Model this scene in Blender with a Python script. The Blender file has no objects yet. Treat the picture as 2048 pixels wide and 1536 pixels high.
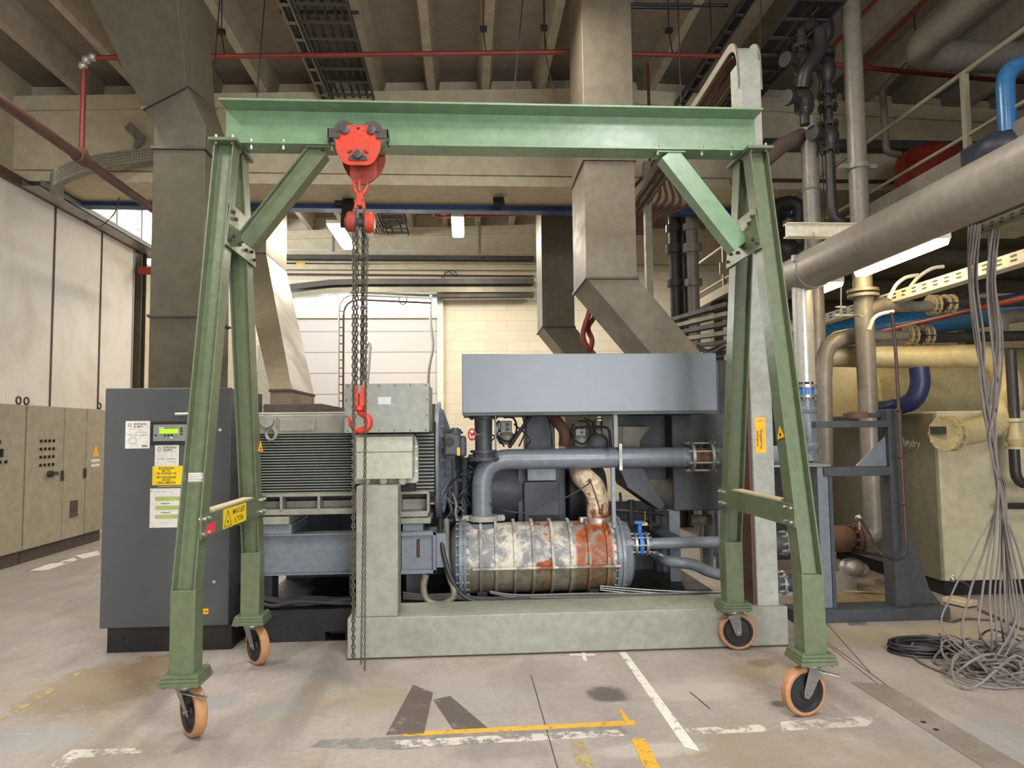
import bpy, bmesh, math, random
from mathutils import Vector, Matrix
random.seed(7)
scn = bpy.context.scene
COL = scn.collection
R = math.radians
V = Vector

# ------------------------------------------------------------ camera, exposure, lights
F = 1420.0
YAW, PIT, ROL, EYE = R(3.71), R(3.74), R(-0.643), 1.6
cy, sy, cp, sp = math.cos(YAW), math.sin(YAW), math.cos(PIT), math.sin(PIT)
FW = V((sy * cp, cy * cp, sp)); R0 = V((cy, -sy, 0)); U0 = R0.cross(FW)
RT = R0 * math.cos(ROL) + U0 * math.sin(ROL); UP = -R0 * math.sin(ROL) + U0 * math.cos(ROL)
CAM = V((0, 0, EYE))
cam_d = bpy.data.cameras.new('camera'); cam = bpy.data.objects.new('camera', cam_d); COL.objects.link(cam)
cam_d.sensor_width = 36; cam_d.lens = 36 * F / 2048; cam_d.clip_start = 0.05; cam_d.clip_end = 100
cam.matrix_world = Matrix(((RT.x, UP.x, -FW.x, 0), (RT.y, UP.y, -FW.y, 0), (RT.z, UP.z, -FW.z, EYE), (0, 0, 0, 1)))
scn.camera = cam
scn.view_settings.view_transform = 'Standard'
try: scn.view_settings.look = 'None'
except Exception: pass
scn.view_settings.gamma = 1
scn.view_settings.use_curve_mapping = False
scn.view_settings.exposure = 1.2
w = bpy.data.worlds.new('world'); scn.world = w; w.use_nodes = True
w.node_tree.nodes['Background'].inputs[0].default_value = (0.75, 0.85, 1, 1)
w.node_tree.nodes['Background'].inputs[1].default_value = 1.0

def area(name, loc, rot, sx, sy_, power, col=(1, 1, 1)):
    d = bpy.data.lights.new(name, 'AREA'); d.shape = 'RECTANGLE'; d.size = sx; d.size_y = sy_; d.energy = power; d.color = col
    o = bpy.data.objects.new(name, d); COL.objects.link(o); o.location = loc; o.rotation_euler = rot
    return o
WARM = (1, 0.90, 0.76); COOL = (0.93, 0.96, 1.0); DAY = (0.90, 0.95, 1.0)
# added frontal daylight fill behind the camera, right of centre; the gate is unseen
area('front_fill_light', (2.2, -4.6, 2.3), (R(88), 0, R(8)), 4.2, 3.6, 230, COOL)
# the bright strip of tubes above and behind the camera, right of centre
area('tube_or_fill_light', (2.6, -1.9, 5.95), (0, 0, 0), 1.6, 2.6, 195, (1, 0.97, 0.96))
# fill lamps added above the near bay, out of view (fixtures built further down)
NEAR_FILLS = [(-3.6, 1.4), (0.6, 1.4), (-3.6, 5.4), (0.4, 6.2)]
for (x, y) in NEAR_FILLS:
    area('tube_or_fill_light', (x, y, 5.98), (0, 0, 0), 0.3, 1.5, 60, (1, 0.96, 0.92))
for (x, y) in [(-2.35, 14.3), (0.2, 14.3), (3.4, 14.0)]:
    area('tube_or_fill_light', (x, y, 5.55), (0, 0, 0), 0.3, 1.5, 75, WARM)
# daylight through the far windows on the left
area('window_daylight', (-5.9, 13.2, 5.5), (0, R(-72), 0), 1.0, 5.0, 110, DAY)
area('window_daylight', (-2.3, 16.7, 4.4), (R(-75), 0, 0), 3.0, 0.7, 22, DAY)

# ------------------------------------------------------------ helpers
def ray(x, y): return FW * F + RT * (x - 1024) + UP * (768 - y)
def PY(x, y, Y): d = ray(x, y); return CAM + d * (Y / d.y)
def PX(x, y, X): d = ray(x, y); return CAM + d * (X / d.x)
def PZ(x, y, z=0.0): d = ray(x, y); return CAM + d * ((z - EYE) / d.z)
def XY(x, y, Y): return PY(x, y, Y).x
def ZY(x, y, Y): return PY(x, y, Y).z

def frame(d):
    d = d.normalized(); a = V((0, 0, 1)) if abs(d.z) < 0.9 else V((1, 0, 0))
    u = a.cross(d).normalized(); return u, d.cross(u).normalized()

class MB:
    def __init__(s): s.v = []; s.f = []
    def add(s, vs, fs):
        n = len(s.v); s.v += [V(p) for p in vs]; s.f += [tuple(i + n for i in f) for f in fs]; return s
    def box(s, x0, x1, y0, y1, z0, z1):
        if x0 > x1: x0, x1 = x1, x0
        if y0 > y1: y0, y1 = y1, y0
        if z0 > z1: z0, z1 = z1, z0
        return s.add([(x0, y0, z0), (x1, y0, z0), (x1, y1, z0), (x0, y1, z0), (x0, y0, z1), (x1, y0, z1), (x1, y1, z1), (x0, y1, z1)],
                     [(3, 2, 1, 0), (4, 5, 6, 7), (0, 1, 5, 4), (1, 2, 6, 5), (2, 3, 7, 6), (3, 0, 4, 7)])
    def loft(s, rings, cap=True, closed=False):
        n = len(rings[0]); vs = [p for r in rings for p in r]; fs = []
        m = len(rings)
        for i in range(m if closed else m - 1):
            j = (i + 1) % m
            for k in range(n):
                l = (k + 1) % n
                fs.append((i * n + k, i * n + l, j * n + l, j * n + k))
        if cap and not closed:
            fs.append(tuple(range(n))[::-1]); fs.append(tuple(range((m - 1) * n, m * n)))
        return s.add(vs, fs)
    def prism(s, pts, ext):           # planar polygon extruded by a vector
        pts = [V(p) for p in pts]; e = V(ext)
        return s.loft([pts, [p + e for p in pts]])
    def bar(s, p0, p1, w_, h, up=(0, 0, 1)):   # w_ sideways, h along up
        p0, p1, up = V(p0), V(p1), V(up); d = (p1 - p0).normalized(); a = d.cross(up).normalized(); b = a.cross(d).normalized()
        q = [a * w_ / 2 * i + b * h / 2 * j for i, j in ((-1, -1), (1, -1), (1, 1), (-1, 1))]
        return s.loft([[p0 + t for t in q], [p1 + t for t in q]])
    def ibeam(s, p0, p1, h, w_, tf, tw, up=(0, 0, 1)):
        p0, p1, up = V(p0), V(p1), V(up); d = (p1 - p0).normalized(); a = d.cross(up).normalized(); b = a.cross(d).normalized()
        for k in (-1, 1):
            o = b * (h / 2 - tf / 2) * k; s.bar(p0 + o, p1 + o, w_, tf, up)
        return s.bar(p0, p1, tw, h - 2 * tf, up)
    def tube(s, pts, r, n=12, closed=False, cap=True):
        pts = [V(p) for p in pts]; m = len(pts); rs = r if isinstance(r, (list, tuple)) else [r] * m
        tan = []
        for i in range(m):
            a = pts[(i - 1) % m] if (closed or i > 0) else pts[i]; b = pts[(i + 1) % m] if (closed or i < m - 1) else pts[i]
            t = b - a; tan.append(t.normalized() if t.length > 1e-9 else (tan[-1] if tan else V((0, 0, 1))))
        u, _ = frame(tan[0]); rings = []
        for i in range(m):
            u = (u - tan[i] * u.dot(tan[i]))
            u = u.normalized() if u.length > 1e-6 else frame(tan[i])[0]
            w2 = tan[i].cross(u)
            rings.append([pts[i] + (u * math.cos(2 * math.pi * k / n) + w2 * math.sin(2 * math.pi * k / n)) * rs[i] for k in range(n)])
        return s.loft(rings, cap=cap, closed=closed)
    def lathe(s, p0, d, prof, n=24):      # prof: (t, r)
        p0, d = V(p0), V(d).normalized(); u, w2 = frame(d)
        cl_ = prof[0] == prof[-1]
        if cl_: prof = prof[:-1]
        return s.loft([[p0 + d * t + (u * math.cos(2 * math.pi * k / n) + w2 * math.sin(2 * math.pi * k / n)) * max(r_, 1e-4) for k in range(n)] for t, r_ in prof], closed=cl_)
    def cyl(s, p0, p1, r, n=16):
        p0, p1 = V(p0), V(p1); return s.lathe(p0, p1 - p0, [(0, r), ((p1 - p0).length, r)], n)
    def ring(s, c, nrm, R1, r, n=28, k=8):
        c, nrm = V(c), V(nrm).normalized(); u, w2 = frame(nrm)
        return s.tube([c + (u * math.cos(2 * math.pi * i / n) + w2 * math.sin(2 * math.pi * i / n)) * R1 for i in range(n)], r, k, closed=True)
    def washer(s, c, nrm, R1, R2, t, n=28):  # flat annulus R1..R2, thickness t
        c, nrm = V(c), V(nrm).normalized()
        return s.lathe(c - nrm * t / 2, nrm, [(0, R1), (0, R2), (t, R2), (t, R1), (0, R1)], n)
    def bolts(s, c, nrm, rad, n, r, L, ph=0.0):
        c, nrm = V(c), V(nrm).normalized(); u, w2 = frame(nrm)
        for i in range(n):
            a = 2 * math.pi * i / n + ph; p = c + (u * math.cos(a) + w2 * math.sin(a)) * rad
            s.lathe(p - nrm * L / 2, nrm, [(0, r), (L, r)], 6)
        return s
    def sphere(s, c, r, n=12, sq=1.0):
        return s.lathe(V(c) - V((0, 0, r * sq)), (0, 0, 1), [(r * sq * (1 - math.cos(math.pi * i / n)), r * math.sin(math.pi * i / n)) for i in range(n + 1)], 2 * n)
    def chain(s, p0, p1, L=0.036, w_=0.022, r=0.0045):
        p0, p1 = V(p0), V(p1); d = (p1 - p0); n = max(1, int(d.length / (L - 2 * r))); st = d / n; dn = d.normalized(); u, w2 = frame(dn)
        for i in range(n):
            c = p0 + st * (i + 0.5); a = u if i % 2 else w2; pts = []
            hl = L / 2 - w_ / 2; rr = w_ / 2 - r
            for q in range(5): t = math.pi * q / 4; pts.append(c + dn * (hl + rr * math.sin(t)) + a * rr * math.cos(t))
            for q in range(5): t = math.pi + math.pi * q / 4; pts.append(c + dn * (-hl + rr * math.sin(t)) + a * rr * math.cos(t))
            s.tube(pts, r, 5, closed=True)
        return s

def rnd(pts, rad, k=4):      # round corners of an open path
    pts = [V(p) for p in pts]; out = [pts[0]]
    for i in range(1, len(pts) - 1):
        a, b, c = pts[i - 1], pts[i], pts[i + 1]
        r_ = rad[i - 1] if isinstance(rad, (list, tuple)) else rad
        da, dc = (a - b), (c - b); ra = min(r_, da.length * 0.49); rc = min(r_, dc.length * 0.49); r2 = min(ra, rc)
        A = b + da.normalized() * r2; C_ = b + dc.normalized() * r2
        for j in range(k + 1):
            t = j / k; out.append(A * (1 - t) ** 2 + b * 2 * t * (1 - t) + C_ * t ** 2)
    out.append(pts[-1]); return out
def rpoly(pts, rad, k=5):    # rounded closed polygon
    n = len(pts); out = []
    for i in range(n):
        a, b, c = V(pts[i - 1]), V(pts[i]), V(pts[(i + 1) % n]); da, dc = a - b, c - b
        r2 = min(rad, da.length * 0.45, dc.length * 0.45); A = b + da.normalized() * r2; C_ = b + dc.normalized() * r2
        for j in range(k + 1):
            t = j / k; out.append(A * (1 - t) ** 2 + b * 2 * t * (1 - t) + C_ * t ** 2)
    return out
def spline(pts, k=6):        # Catmull-Rom
    pts = [V(p) for p in pts]; P = [pts[0]] + pts + [pts[-1]]; out = []
    for i in range(1, len(P) - 2):
        a, b, c, d = P[i - 1:i + 3]
        for j in range(k):
            t = j / k; out.append(0.5 * ((2 * b) + (c - a) * t + (2 * a - 5 * b + 4 * c - d) * t * t + (3 * b - a - 3 * c + d) * t ** 3))
    out.append(pts[-1]); return out

ORG = {}
def setp(o, label=None, cat=None, group=None, kind=None):
    if label: o['label'] = label
    if cat: o['category'] = cat
    if group: o['group'] = group
    if kind: o['kind'] = kind
def mesh(name, mb, mat, org, bevel=0.0, ang=32):
    me = bpy.data.meshes.new(name); me.from_pydata([p - org for p in mb.v], [], mb.f); me.validate()
    bm = bmesh.new(); bm.from_mesh(me); bmesh.ops.recalc_face_normals(bm, faces=bm.faces); bm.to_mesh(me); bm.free()
    me.polygons.foreach_set('use_smooth', [True] * len(me.polygons)); me.set_sharp_from_angle(angle=R(ang))
    me.materials.append(mat)
    o = bpy.data.objects.new(name, me); COL.objects.link(o)
    if bevel > 0:
        m = o.modifiers.new('edge', 'BEVEL'); m.width = bevel; m.segments = 2; m.limit_method = 'ANGLE'; m.angle_limit = R(40); m.harden_normals = False
    return o
def thing(name, label, cat, loc=(0, 0, 0), group=None, kind=None):
    o = bpy.data.objects.new(name, None); COL.objects.link(o); o.location = V(loc); o.empty_display_size = 0.1
    setp(o, label, cat, group, kind); ORG[o.name] = V(loc); return o
WHOLE = {'print', 'lettering', 'label_print', 'sign_print', 'raised_lettering', 'slots', 'hand_chain', 'load_chain', 'slack_chain', 'cable_bundle', 'text_label', 'logo_mark', 'logo_text', 'weld_seam', 'cooling_fin', 'end_fin', 'casting', 'controller_face', 'sheet_casing', 'casing', 'body', 'core_pipe', 'punched_slots'}
def clusters(mb, gap=0.006):
    par_ = list(range(len(mb.v)))
    def find(a):
        while par_[a] != a: par_[a] = par_[par_[a]]; a = par_[a]
        return a
    for f in mb.f:
        r0 = find(f[0])
        for i in f[1:]:
            r1 = find(i)
            if r1 != r0: par_[r1] = r0
    comp = {}
    for i in range(len(mb.v)): comp.setdefault(find(i), []).append(i)
    if len(comp) > 260: return None
    bx_ = []
    for c, ids in comp.items():
        P = [mb.v[i] for i in ids]; bx_.append([c, [min(p[k] for p in P) - gap for k in range(3)], [max(p[k] for p in P) + gap for k in range(3)]])
    g = list(range(len(bx_)))
    def fg(a):
        while g[a] != a: a = g[a]
        return a
    for i in range(len(bx_)):
        for j in range(i + 1, len(bx_)):
            if all(bx_[i][1][k] <= bx_[j][2][k] and bx_[j][1][k] <= bx_[i][2][k] for k in range(3)):
                a, b = fg(i), fg(j)
                if a != b: g[b] = a
    gid = {bx_[i][0]: fg(i) for i in range(len(bx_))}; out = {}
    for f in mb.f: out.setdefault(gid[find(f[0])], []).append(f)
    res = []
    for fs in out.values():
        m = MB(); ix = {}
        for f in fs:
            for i in f:
                if i not in ix: ix[i] = len(m.v); m.v.append(mb.v[i])
            m.f.append(tuple(ix[i] for i in f))
        res.append(m)
    return res
def part(par, name, mb, mat, label=None, bevel=0.0, kind=None):
    if kind is None and name not in WHOLE:
        cl = clusters(mb)
        if cl and 1 < len(cl) <= 90:
            os_ = [part1(par, name, m, mat, label, bevel) for m in cl]; return os_[0]
    return part1(par, name, mb, mat, label, bevel, kind)
def part1(par, name, mb, mat, label=None, bevel=0.0, kind=None):
    org = ORG[par.name]; o = mesh(name, mb, mat, org, bevel); o.parent = par; ORG[o.name] = org; setp(o, label, kind=kind); return o
def single(name, mb, mat, label, cat, group=None, bevel=0.0, kind=None):
    xs = [p.x for p in mb.v]; ys = [p.y for p in mb.v]; zs = [p.z for p in mb.v]
    org = V(((min(xs) + max(xs)) / 2, (min(ys) + max(ys)) / 2, min(zs)))
    o = mesh(name, mb, mat, org, bevel); o.location = org; ORG[o.name] = org; setp(o, label, cat, group, kind); return o
def struct(name, mb, mat, bevel=0.0, label=None):
    o = mesh(name, mb, mat, V((0, 0, 0)), bevel); ORG[o.name] = V((0, 0, 0)); o['kind'] = 'structure'
    if label: o['label'] = label
    return o
def dup(root, delta, label=None, rotz=0.0):
    r_ = root.copy(); COL.objects.link(r_); r_.location = root.location + V(delta); r_.rotation_euler.z = rotz
    if label: r_['label'] = label
    for ch in root.children:
        c = ch.copy(); COL.objects.link(c); c.parent = r_
        for g in ch.children:
            d = g.copy(); COL.objects.link(d); d.parent = c
    return r_
def text(mb, body, org, size, right, up, out=0.002, align='CENTER', sx=1.0):
    c = bpy.data.curves.new('t', 'FONT'); c.body = body; c.offset = 0.012 * size; c.size = size; c.align_x = align; c.align_y = 'CENTER'
    o = bpy.data.objects.new('t', c); COL.objects.link(o); dg = bpy.context.evaluated_depsgraph_get(); dg.update()
    me = bpy.data.meshes.new_from_object(o.evaluated_get(dg)); right, up = V(right).normalized(), V(up).normalized(); n = right.cross(up); org = V(org) + n * out
    mb.add([org + right * (p.co.x * sx) + up * p.co.y for p in me.vertices], [tuple(f.vertices) for f in me.polygons])
    bpy.data.objects.remove(o); bpy.data.curves.remove(c); bpy.data.meshes.remove(me); return mb

# ------------------------------------------------------------ materials
def nt(name):
    m = bpy.data.materials.new(name); m.use_nodes = True; t = m.node_tree; return m, t, t.nodes['Principled BSDF']
def mixc(t, fac, a, b):
    n = t.nodes.new('ShaderNodeMix'); n.data_type = 'RGBA'
    for s_, v_ in ((n.inputs[0], fac), (n.inputs[6], a), (n.inputs[7], b)):
        if hasattr(v_, 'is_linked') or isinstance(v_, bpy.types.NodeSocket): t.links.new(v_, s_)
        else: s_.default_value = v_ if not isinstance(v_, tuple) else (v_ + (1,))[:4]
    return n.outputs[2]
def noise(t, scale, detail=4, rough=0.6, stretch=None, dist=0.0):
    tc = t.nodes.new('ShaderNodeTexCoord'); n = t.nodes.new('ShaderNodeTexNoise'); n.inputs['Scale'].default_value = scale
    n.inputs['Detail'].default_value = detail; n.inputs['Roughness'].default_value = rough; n.inputs['Distortion'].default_value = dist
    if stretch:
        mp = t.nodes.new('ShaderNodeMapping'); mp.inputs['Scale'].default_value = stretch; t.links.new(tc.outputs['Object'], mp.inputs[0]); t.links.new(mp.outputs[0], n.inputs['Vector'])
    else: t.links.new(tc.outputs['Object'], n.inputs['Vector'])
    return n.outputs['Fac']
def ramp(t, src, a, b, ca=0.0, cb=1.0):
    n = t.nodes.new('ShaderNodeMapRange'); n.inputs[1].default_value = a; n.inputs[2].default_value = b; n.inputs[3].default_value = ca; n.inputs[4].default_value = cb
    n.interpolation_type = 'SMOOTHSTEP'; t.links.new(src, n.inputs[0]); return n.outputs[0]
def srgb(h):
    c = [int(h[i:i + 2], 16) / 255 for i in (0, 2, 4)]; return tuple(x / 12.92 if x <= 0.04045 else ((x + 0.055) / 1.055) ** 2.4 for x in c)
def paint(name, col, rough=0.45, metal=0.0, dirt=0.35, dcol='4a4436', scale=3.0, bump=0.15, stretch=None, spec=0.5):
    m, t, b = nt(name); c = srgb(col); d = srgb(dcol)
    n1 = noise(t, scale, 5, 0.6, stretch, 0.2); n2 = noise(t, scale * 7, 3, 0.6)
    f = ramp(t, n1, 0.42, 0.85, 0, dirt); base = mixc(t, f, c, d)
    light = tuple(min(1, x * 1.08 + 0.003) for x in c); dark = tuple(x * 0.9 for x in c)
    v_ = mixc(t, ramp(t, n2, 0.3, 0.7), dark, light)
    out = mixc(t, f, v_, d); t.links.new(out, b.inputs['Base Color'])
    t.links.new(ramp(t, n1, 0.35, 0.75, max(0.05, rough - 0.04), min(1, rough + 0.12)), b.inputs['Roughness'])
    b.inputs['Metallic'].default_value = metal; b.inputs['Specular IOR Level'].default_value = spec
    if bump:
        bp = t.nodes.new('ShaderNodeBump'); bp.inputs['Strength'].default_value = bump; bp.inputs['Distance'].default_value = 0.01
        t.links.new(n2, bp.inputs['Height']); t.links.new(bp.outputs[0], b.inputs['Normal'])
    return m
def flat(name, col, rough=0.5, metal=0.0, lo=0.9, hi=1.06):
    m, t, b = nt(name); c = srgb(col); n1 = noise(t, 9, 3)
    t.links.new(mixc(t, ramp(t, n1, 0.35, 0.65), tuple(x * lo for x in c), tuple(min(1, x * hi) for x in c)), b.inputs['Base Color']); b.inputs['Roughness'].default_value = rough; b.inputs['Metallic'].default_value = metal; return m
def emit(name, col, strength, base='ffffff'):
    m, t, b = nt(name); b.inputs['Base Color'].default_value = srgb(base) + (1,); b.inputs['Emission Color'].default_value = srgb(col) + (1,); b.inputs['Emission Strength'].default_value = strength; return m
scn.cycles.use_denoising = True
# material library
M = {}
M['green'] = paint('green_paint', '606b50', 0.34, 0, 0.75, '4b4f35', 3.2, 0.15, (1, 1, 0.35))
M['green_beam'] = paint('beam_green_paint', '6f8c6c', 0.27, 0, 0.4, '5f6c50', 1.6, 0.12, (0.5, 1, 1))
M['wood'] = paint('dusty_board', 'b8a98a', 0.8, 0, 0.3, '8a7a58', 4, 0.2)
M['red'] = paint('red_paint', 'c23b27', 0.42, 0, 0.4, '7a2416', 6, 0.12)
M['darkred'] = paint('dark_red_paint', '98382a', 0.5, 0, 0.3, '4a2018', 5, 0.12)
M['redpipe'] = paint('sprinkler_red', '7c2f27', 0.5, 0, 0.35, '5a2a22', 4, 0.1)
M['steel'] = paint('galvanised', '9a9a96', 0.42, 0.75, 0.4, '6a675e', 7, 0.15)
M['bright'] = paint('bright_steel', 'c8c8c4', 0.3, 0.85, 0.2, '7d7a70', 8, 0.1)
M['darksteel'] = paint('dark_steel', '4a4743', 0.5, 0.5, 0.4, '2e2a26', 6, 0.15)
M['chain'] = paint('chain_steel', '5d574c', 0.45, 0.6, 0.45, '3b3226', 20, 0.1)
M['black'] = paint('black_paint', '141416', 0.5, 0, 0.35, '3a3730', 4, 0.1)
M['rubber'] = flat('black_rubber', '1f1f21', 0.6)
M['poly'] = paint('polyurethane', 'b08058', 0.55, 0, 0.5, '8b6440', 5, 0.1)
M['cab'] = flat('cabinet_anthracite', '4e5154', 0.42, 0, 0.97, 1.02)
M['panelgrey'] = flat('blue_grey_paint', '6c737a', 0.33, 0, 0.97, 1.02)
M['machine'] = paint('machine_blue_grey', '747b83', 0.33, 0, 0.3, '55534e', 3, 0.12)
M['machinedark'] = paint('machine_dark_grey', '43464a', 0.5, 0, 0.4, '33302c', 3, 0.12)
M['motor'] = paint('motor_grey_green', '8e8c80', 0.45, 0, 0.35, '5f5a48', 3, 0.12)
M['termbox'] = paint('terminal_grey', '8e9187', 0.42, 0, 0.3, '6b675a', 2.5, 0.1)
M['cream_box'] = paint('pale_green_grey', 'acae9c', 0.42, 0, 0.25, '7b7865', 3, 0.1)
M['post'] = paint('frame_light_grey', '9fa096', 0.5, 0, 0.35, '77725f', 3, 0.12)
M['plinth'] = paint('plinth_grey', '959689', 0.55, 0, 0.5, '6b6657', 2.2, 0.2)
M['ductlit'] = paint('duct_zinc_lit', '857a62', 0.5, 0.2, 0.35, '6c6048', 1.4, 0.06)  # paler copy of the zinc: window light on the motor duct mixed in
M['duct'] = paint('duct_zinc', '6f6656', 0.5, 0.25, 0.3, '6c6048', 1.4, 0.06, (1, 1, 2.5))
M['ductdark'] = paint('duct_zinc_dark', '565040', 0.5, 0.25, 0.3, '4c453a', 1.4, 0.06)
M['beige'] = paint('switch_cabinet_beige', '99907a', 0.5, 0, 0.3, '756a50', 1.6, 0.06)
M['darkbrown'] = paint('plinth_brown', '453a33', 0.6, 0, 0.3, '2f2824', 3, 0.1)
M['cable'] = flat('grey_cable', '77716c', 0.5)
M['cabledark'] = flat('dark_cable', '2e2d2e', 0.5)
M['bluepaint'] = paint('blue_paint', '2f6cc0', 0.35, 0, 0.15, '23477a', 5, 0.05)
M['navy'] = paint('navy_pipe', '232a55', 0.4, 0, 0.3, '1c1f33', 4, 0.06)
M['cranebeam'] = paint('crane_beam_blue', '28406e', 0.45, 0, 0.3, '2a3040', 2, 0.08)
M['pipe'] = paint('pipe_grey_brown', '827b70', 0.4, 0.1, 0.45, '5a4c3c', 3, 0.15)
M['pipedark'] = paint('pipe_dark', '35322f', 0.45, 0.2, 0.45, '332c26', 4, 0.15)
M['insul'] = paint('insulated_pipe', '8a8277', 0.42, 0.0, 0.35, '746b5c', 1.8, 0.08)
M['railcream'] = paint('rail_cream', '8f8874', 0.5, 0, 0.35, '6b634f', 3, 0.06)
M['yellowpipe'] = paint('cream_pipe', 'b8a97e', 0.42, 0, 0.35, '9a8458', 2.5, 0.1)
M['rust'] = paint('rusted_iron', '6f5040', 0.8, 0.2, 0.6, '5a3a28', 9, 0.4)
M['flangerust'] = paint('flange_rust', 'ad9a74', 0.65, 0.1, 0.6, '7b5638', 9, 0.3)
M['white'] = paint('white_paper', 'dedbd3', 0.6, 0, 0.08, 'c9c2b0', 6, 0.0)
M['yellow'] = flat('yellow_sign', 'f2cf1f', 0.45)
M['amber'] = flat('amber_sign', 'f2b417', 0.45)
M['ink'] = flat('sign_ink', '231f14', 0.6)
M['greyink'] = flat('grey_print', '8a8780', 0.6)
M['redsign'] = flat('red_sticker', 'e0344a', 0.5)
M['olive'] = flat('olive_bar', 'a9b96a', 0.5)
M['platewhite'] = flat('plate_white', 'c9ccd2', 0.5)
M['dryerwhite'] = paint('dryer_cream', 'bab294', 0.45, 0, 0.25, 'a39672', 1.6, 0.05)
M['dryergrey'] = paint('dryer_grey', '7a7460', 0.5, 0, 0.25, '5e5742', 1.6, 0.05)
M['ceil'] = paint('concrete_cream', '8b8173', 0.85, 0, 0.45, '776a55', 0.8, 0.15)
M['rib'] = paint('concrete_rib', 'a89e8b', 0.85, 0, 0.4, '8b7d66', 1.0, 0.15)
M['beamc'] = paint('concrete_beam', 'c4b99f', 0.85, 0, 0.35, 'a08f70', 0.9, 0.15)
M['tray'] = paint('cable_tray', '84806f', 0.5, 0.3, 0.35, '5b5547', 4, 0.1)
M['traydark'] = paint('cable_tray_dark', '4b4a46', 0.55, 0.2, 0.35, '35332f', 4, 0.1)
M['tank'] = paint('tank_red', '8f3024', 0.35, 0, 0.2, '571d15', 2, 0.06)
M['bluepipe'] = paint('pipe_blue', '336a98', 0.25, 0, 0.15, '2b4f74', 3, 0.05)
M['navyplastic'] = flat('navy_tarp', '2f3342', 0.5)
M['brown'] = paint('primer_brown', '563a30', 0.5, 0, 0.3, '4a2e26', 4, 0.1)
M['beigewhite'] = paint('white_rail', 'd0ccbc', 0.5, 0, 0.25, 'a39b84', 3, 0.06)
M['lampwhite'] = flat('lamp_housing', 'd8d6cc', 0.5)
M['tube'] = emit('lamp_tube', 'fff0cc', 9.0)
M['tubewarm'] = emit('lamp_tube_warm', 'ffe2a0', 16.0)
M['lcd'] = emit('lcd_green', 'a6e61e', 0.32, '9ad41c')
M['winglow'] = emit('window_daylight_pane', 'f2f6ff', 1.7)
M['windim'] = emit('window_frosted_pane', 'f0f3ff', 0.28, 'e8e8f0')
M['palecloth'] = paint('foil', 'b9b7b2', 0.3, 0.6, 0.2, '7d7a72', 12, 0.4)

def glassm():
    m, t, b = nt('clear_sleeve'); b.inputs['Base Color'].default_value = (0.95, 0.93, 0.88, 1); b.inputs['Roughness'].default_value = 0.12; b.inputs['Transmission Weight'].default_value = 0.75; b.inputs['IOR'].default_value = 1.2; return m
M['sleeve'] = glassm()

STAINS = [(210, 1370, 0.42, 0.62, '7d6b4c', 0.7), (300, 1340, 0.25, 0.35, '6b5138', 0.55), (1215, 1388, 0.13, 0.15, '4f4742', 0.85), (430, 1405, 0.2, 0.16, '85898a', 0.6), (560, 1420, 0.2, 0.1, '8a8e8d', 0.5), (760, 1400, 0.4, 0.2, '8d8465', 0.5), (640, 1345, 0.25, 0.12, '858a90', 0.4), (1530, 1340, 0.35, 0.25, '8a7658', 0.5), (1520, 1325, 0.12, 0.10, '65523e', 0.6), (1090, 1345, 0.25, 0.3, '857d78', 0.5), (960, 1400, 0.5, 0.2, '9aa09b', 0.3), (100, 1380, 0.5, 0.3, '8b7d66', 0.4), (1700, 1195, 0.4, 0.5, '8f7a4e', 0.7), (1800, 1270, 0.8, 0.3, '9a8b66', 0.5), (2000, 1480, 0.4, 0.3, '8b8f92', 0.4), (60, 1480, 0.4, 0.2, '8c9696', 0.4), (1300, 1500, 0.3, 0.1, 'bdb5aa', 0.5), (1390, 1380, 0.35, 0.2, 'b5a99e', 0.5), (1560, 1408, 0.06, 0.05, '3d342e', 0.7), (1010, 1500, 0.3, 0.12, '6f6661', 0.4)]
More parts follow.
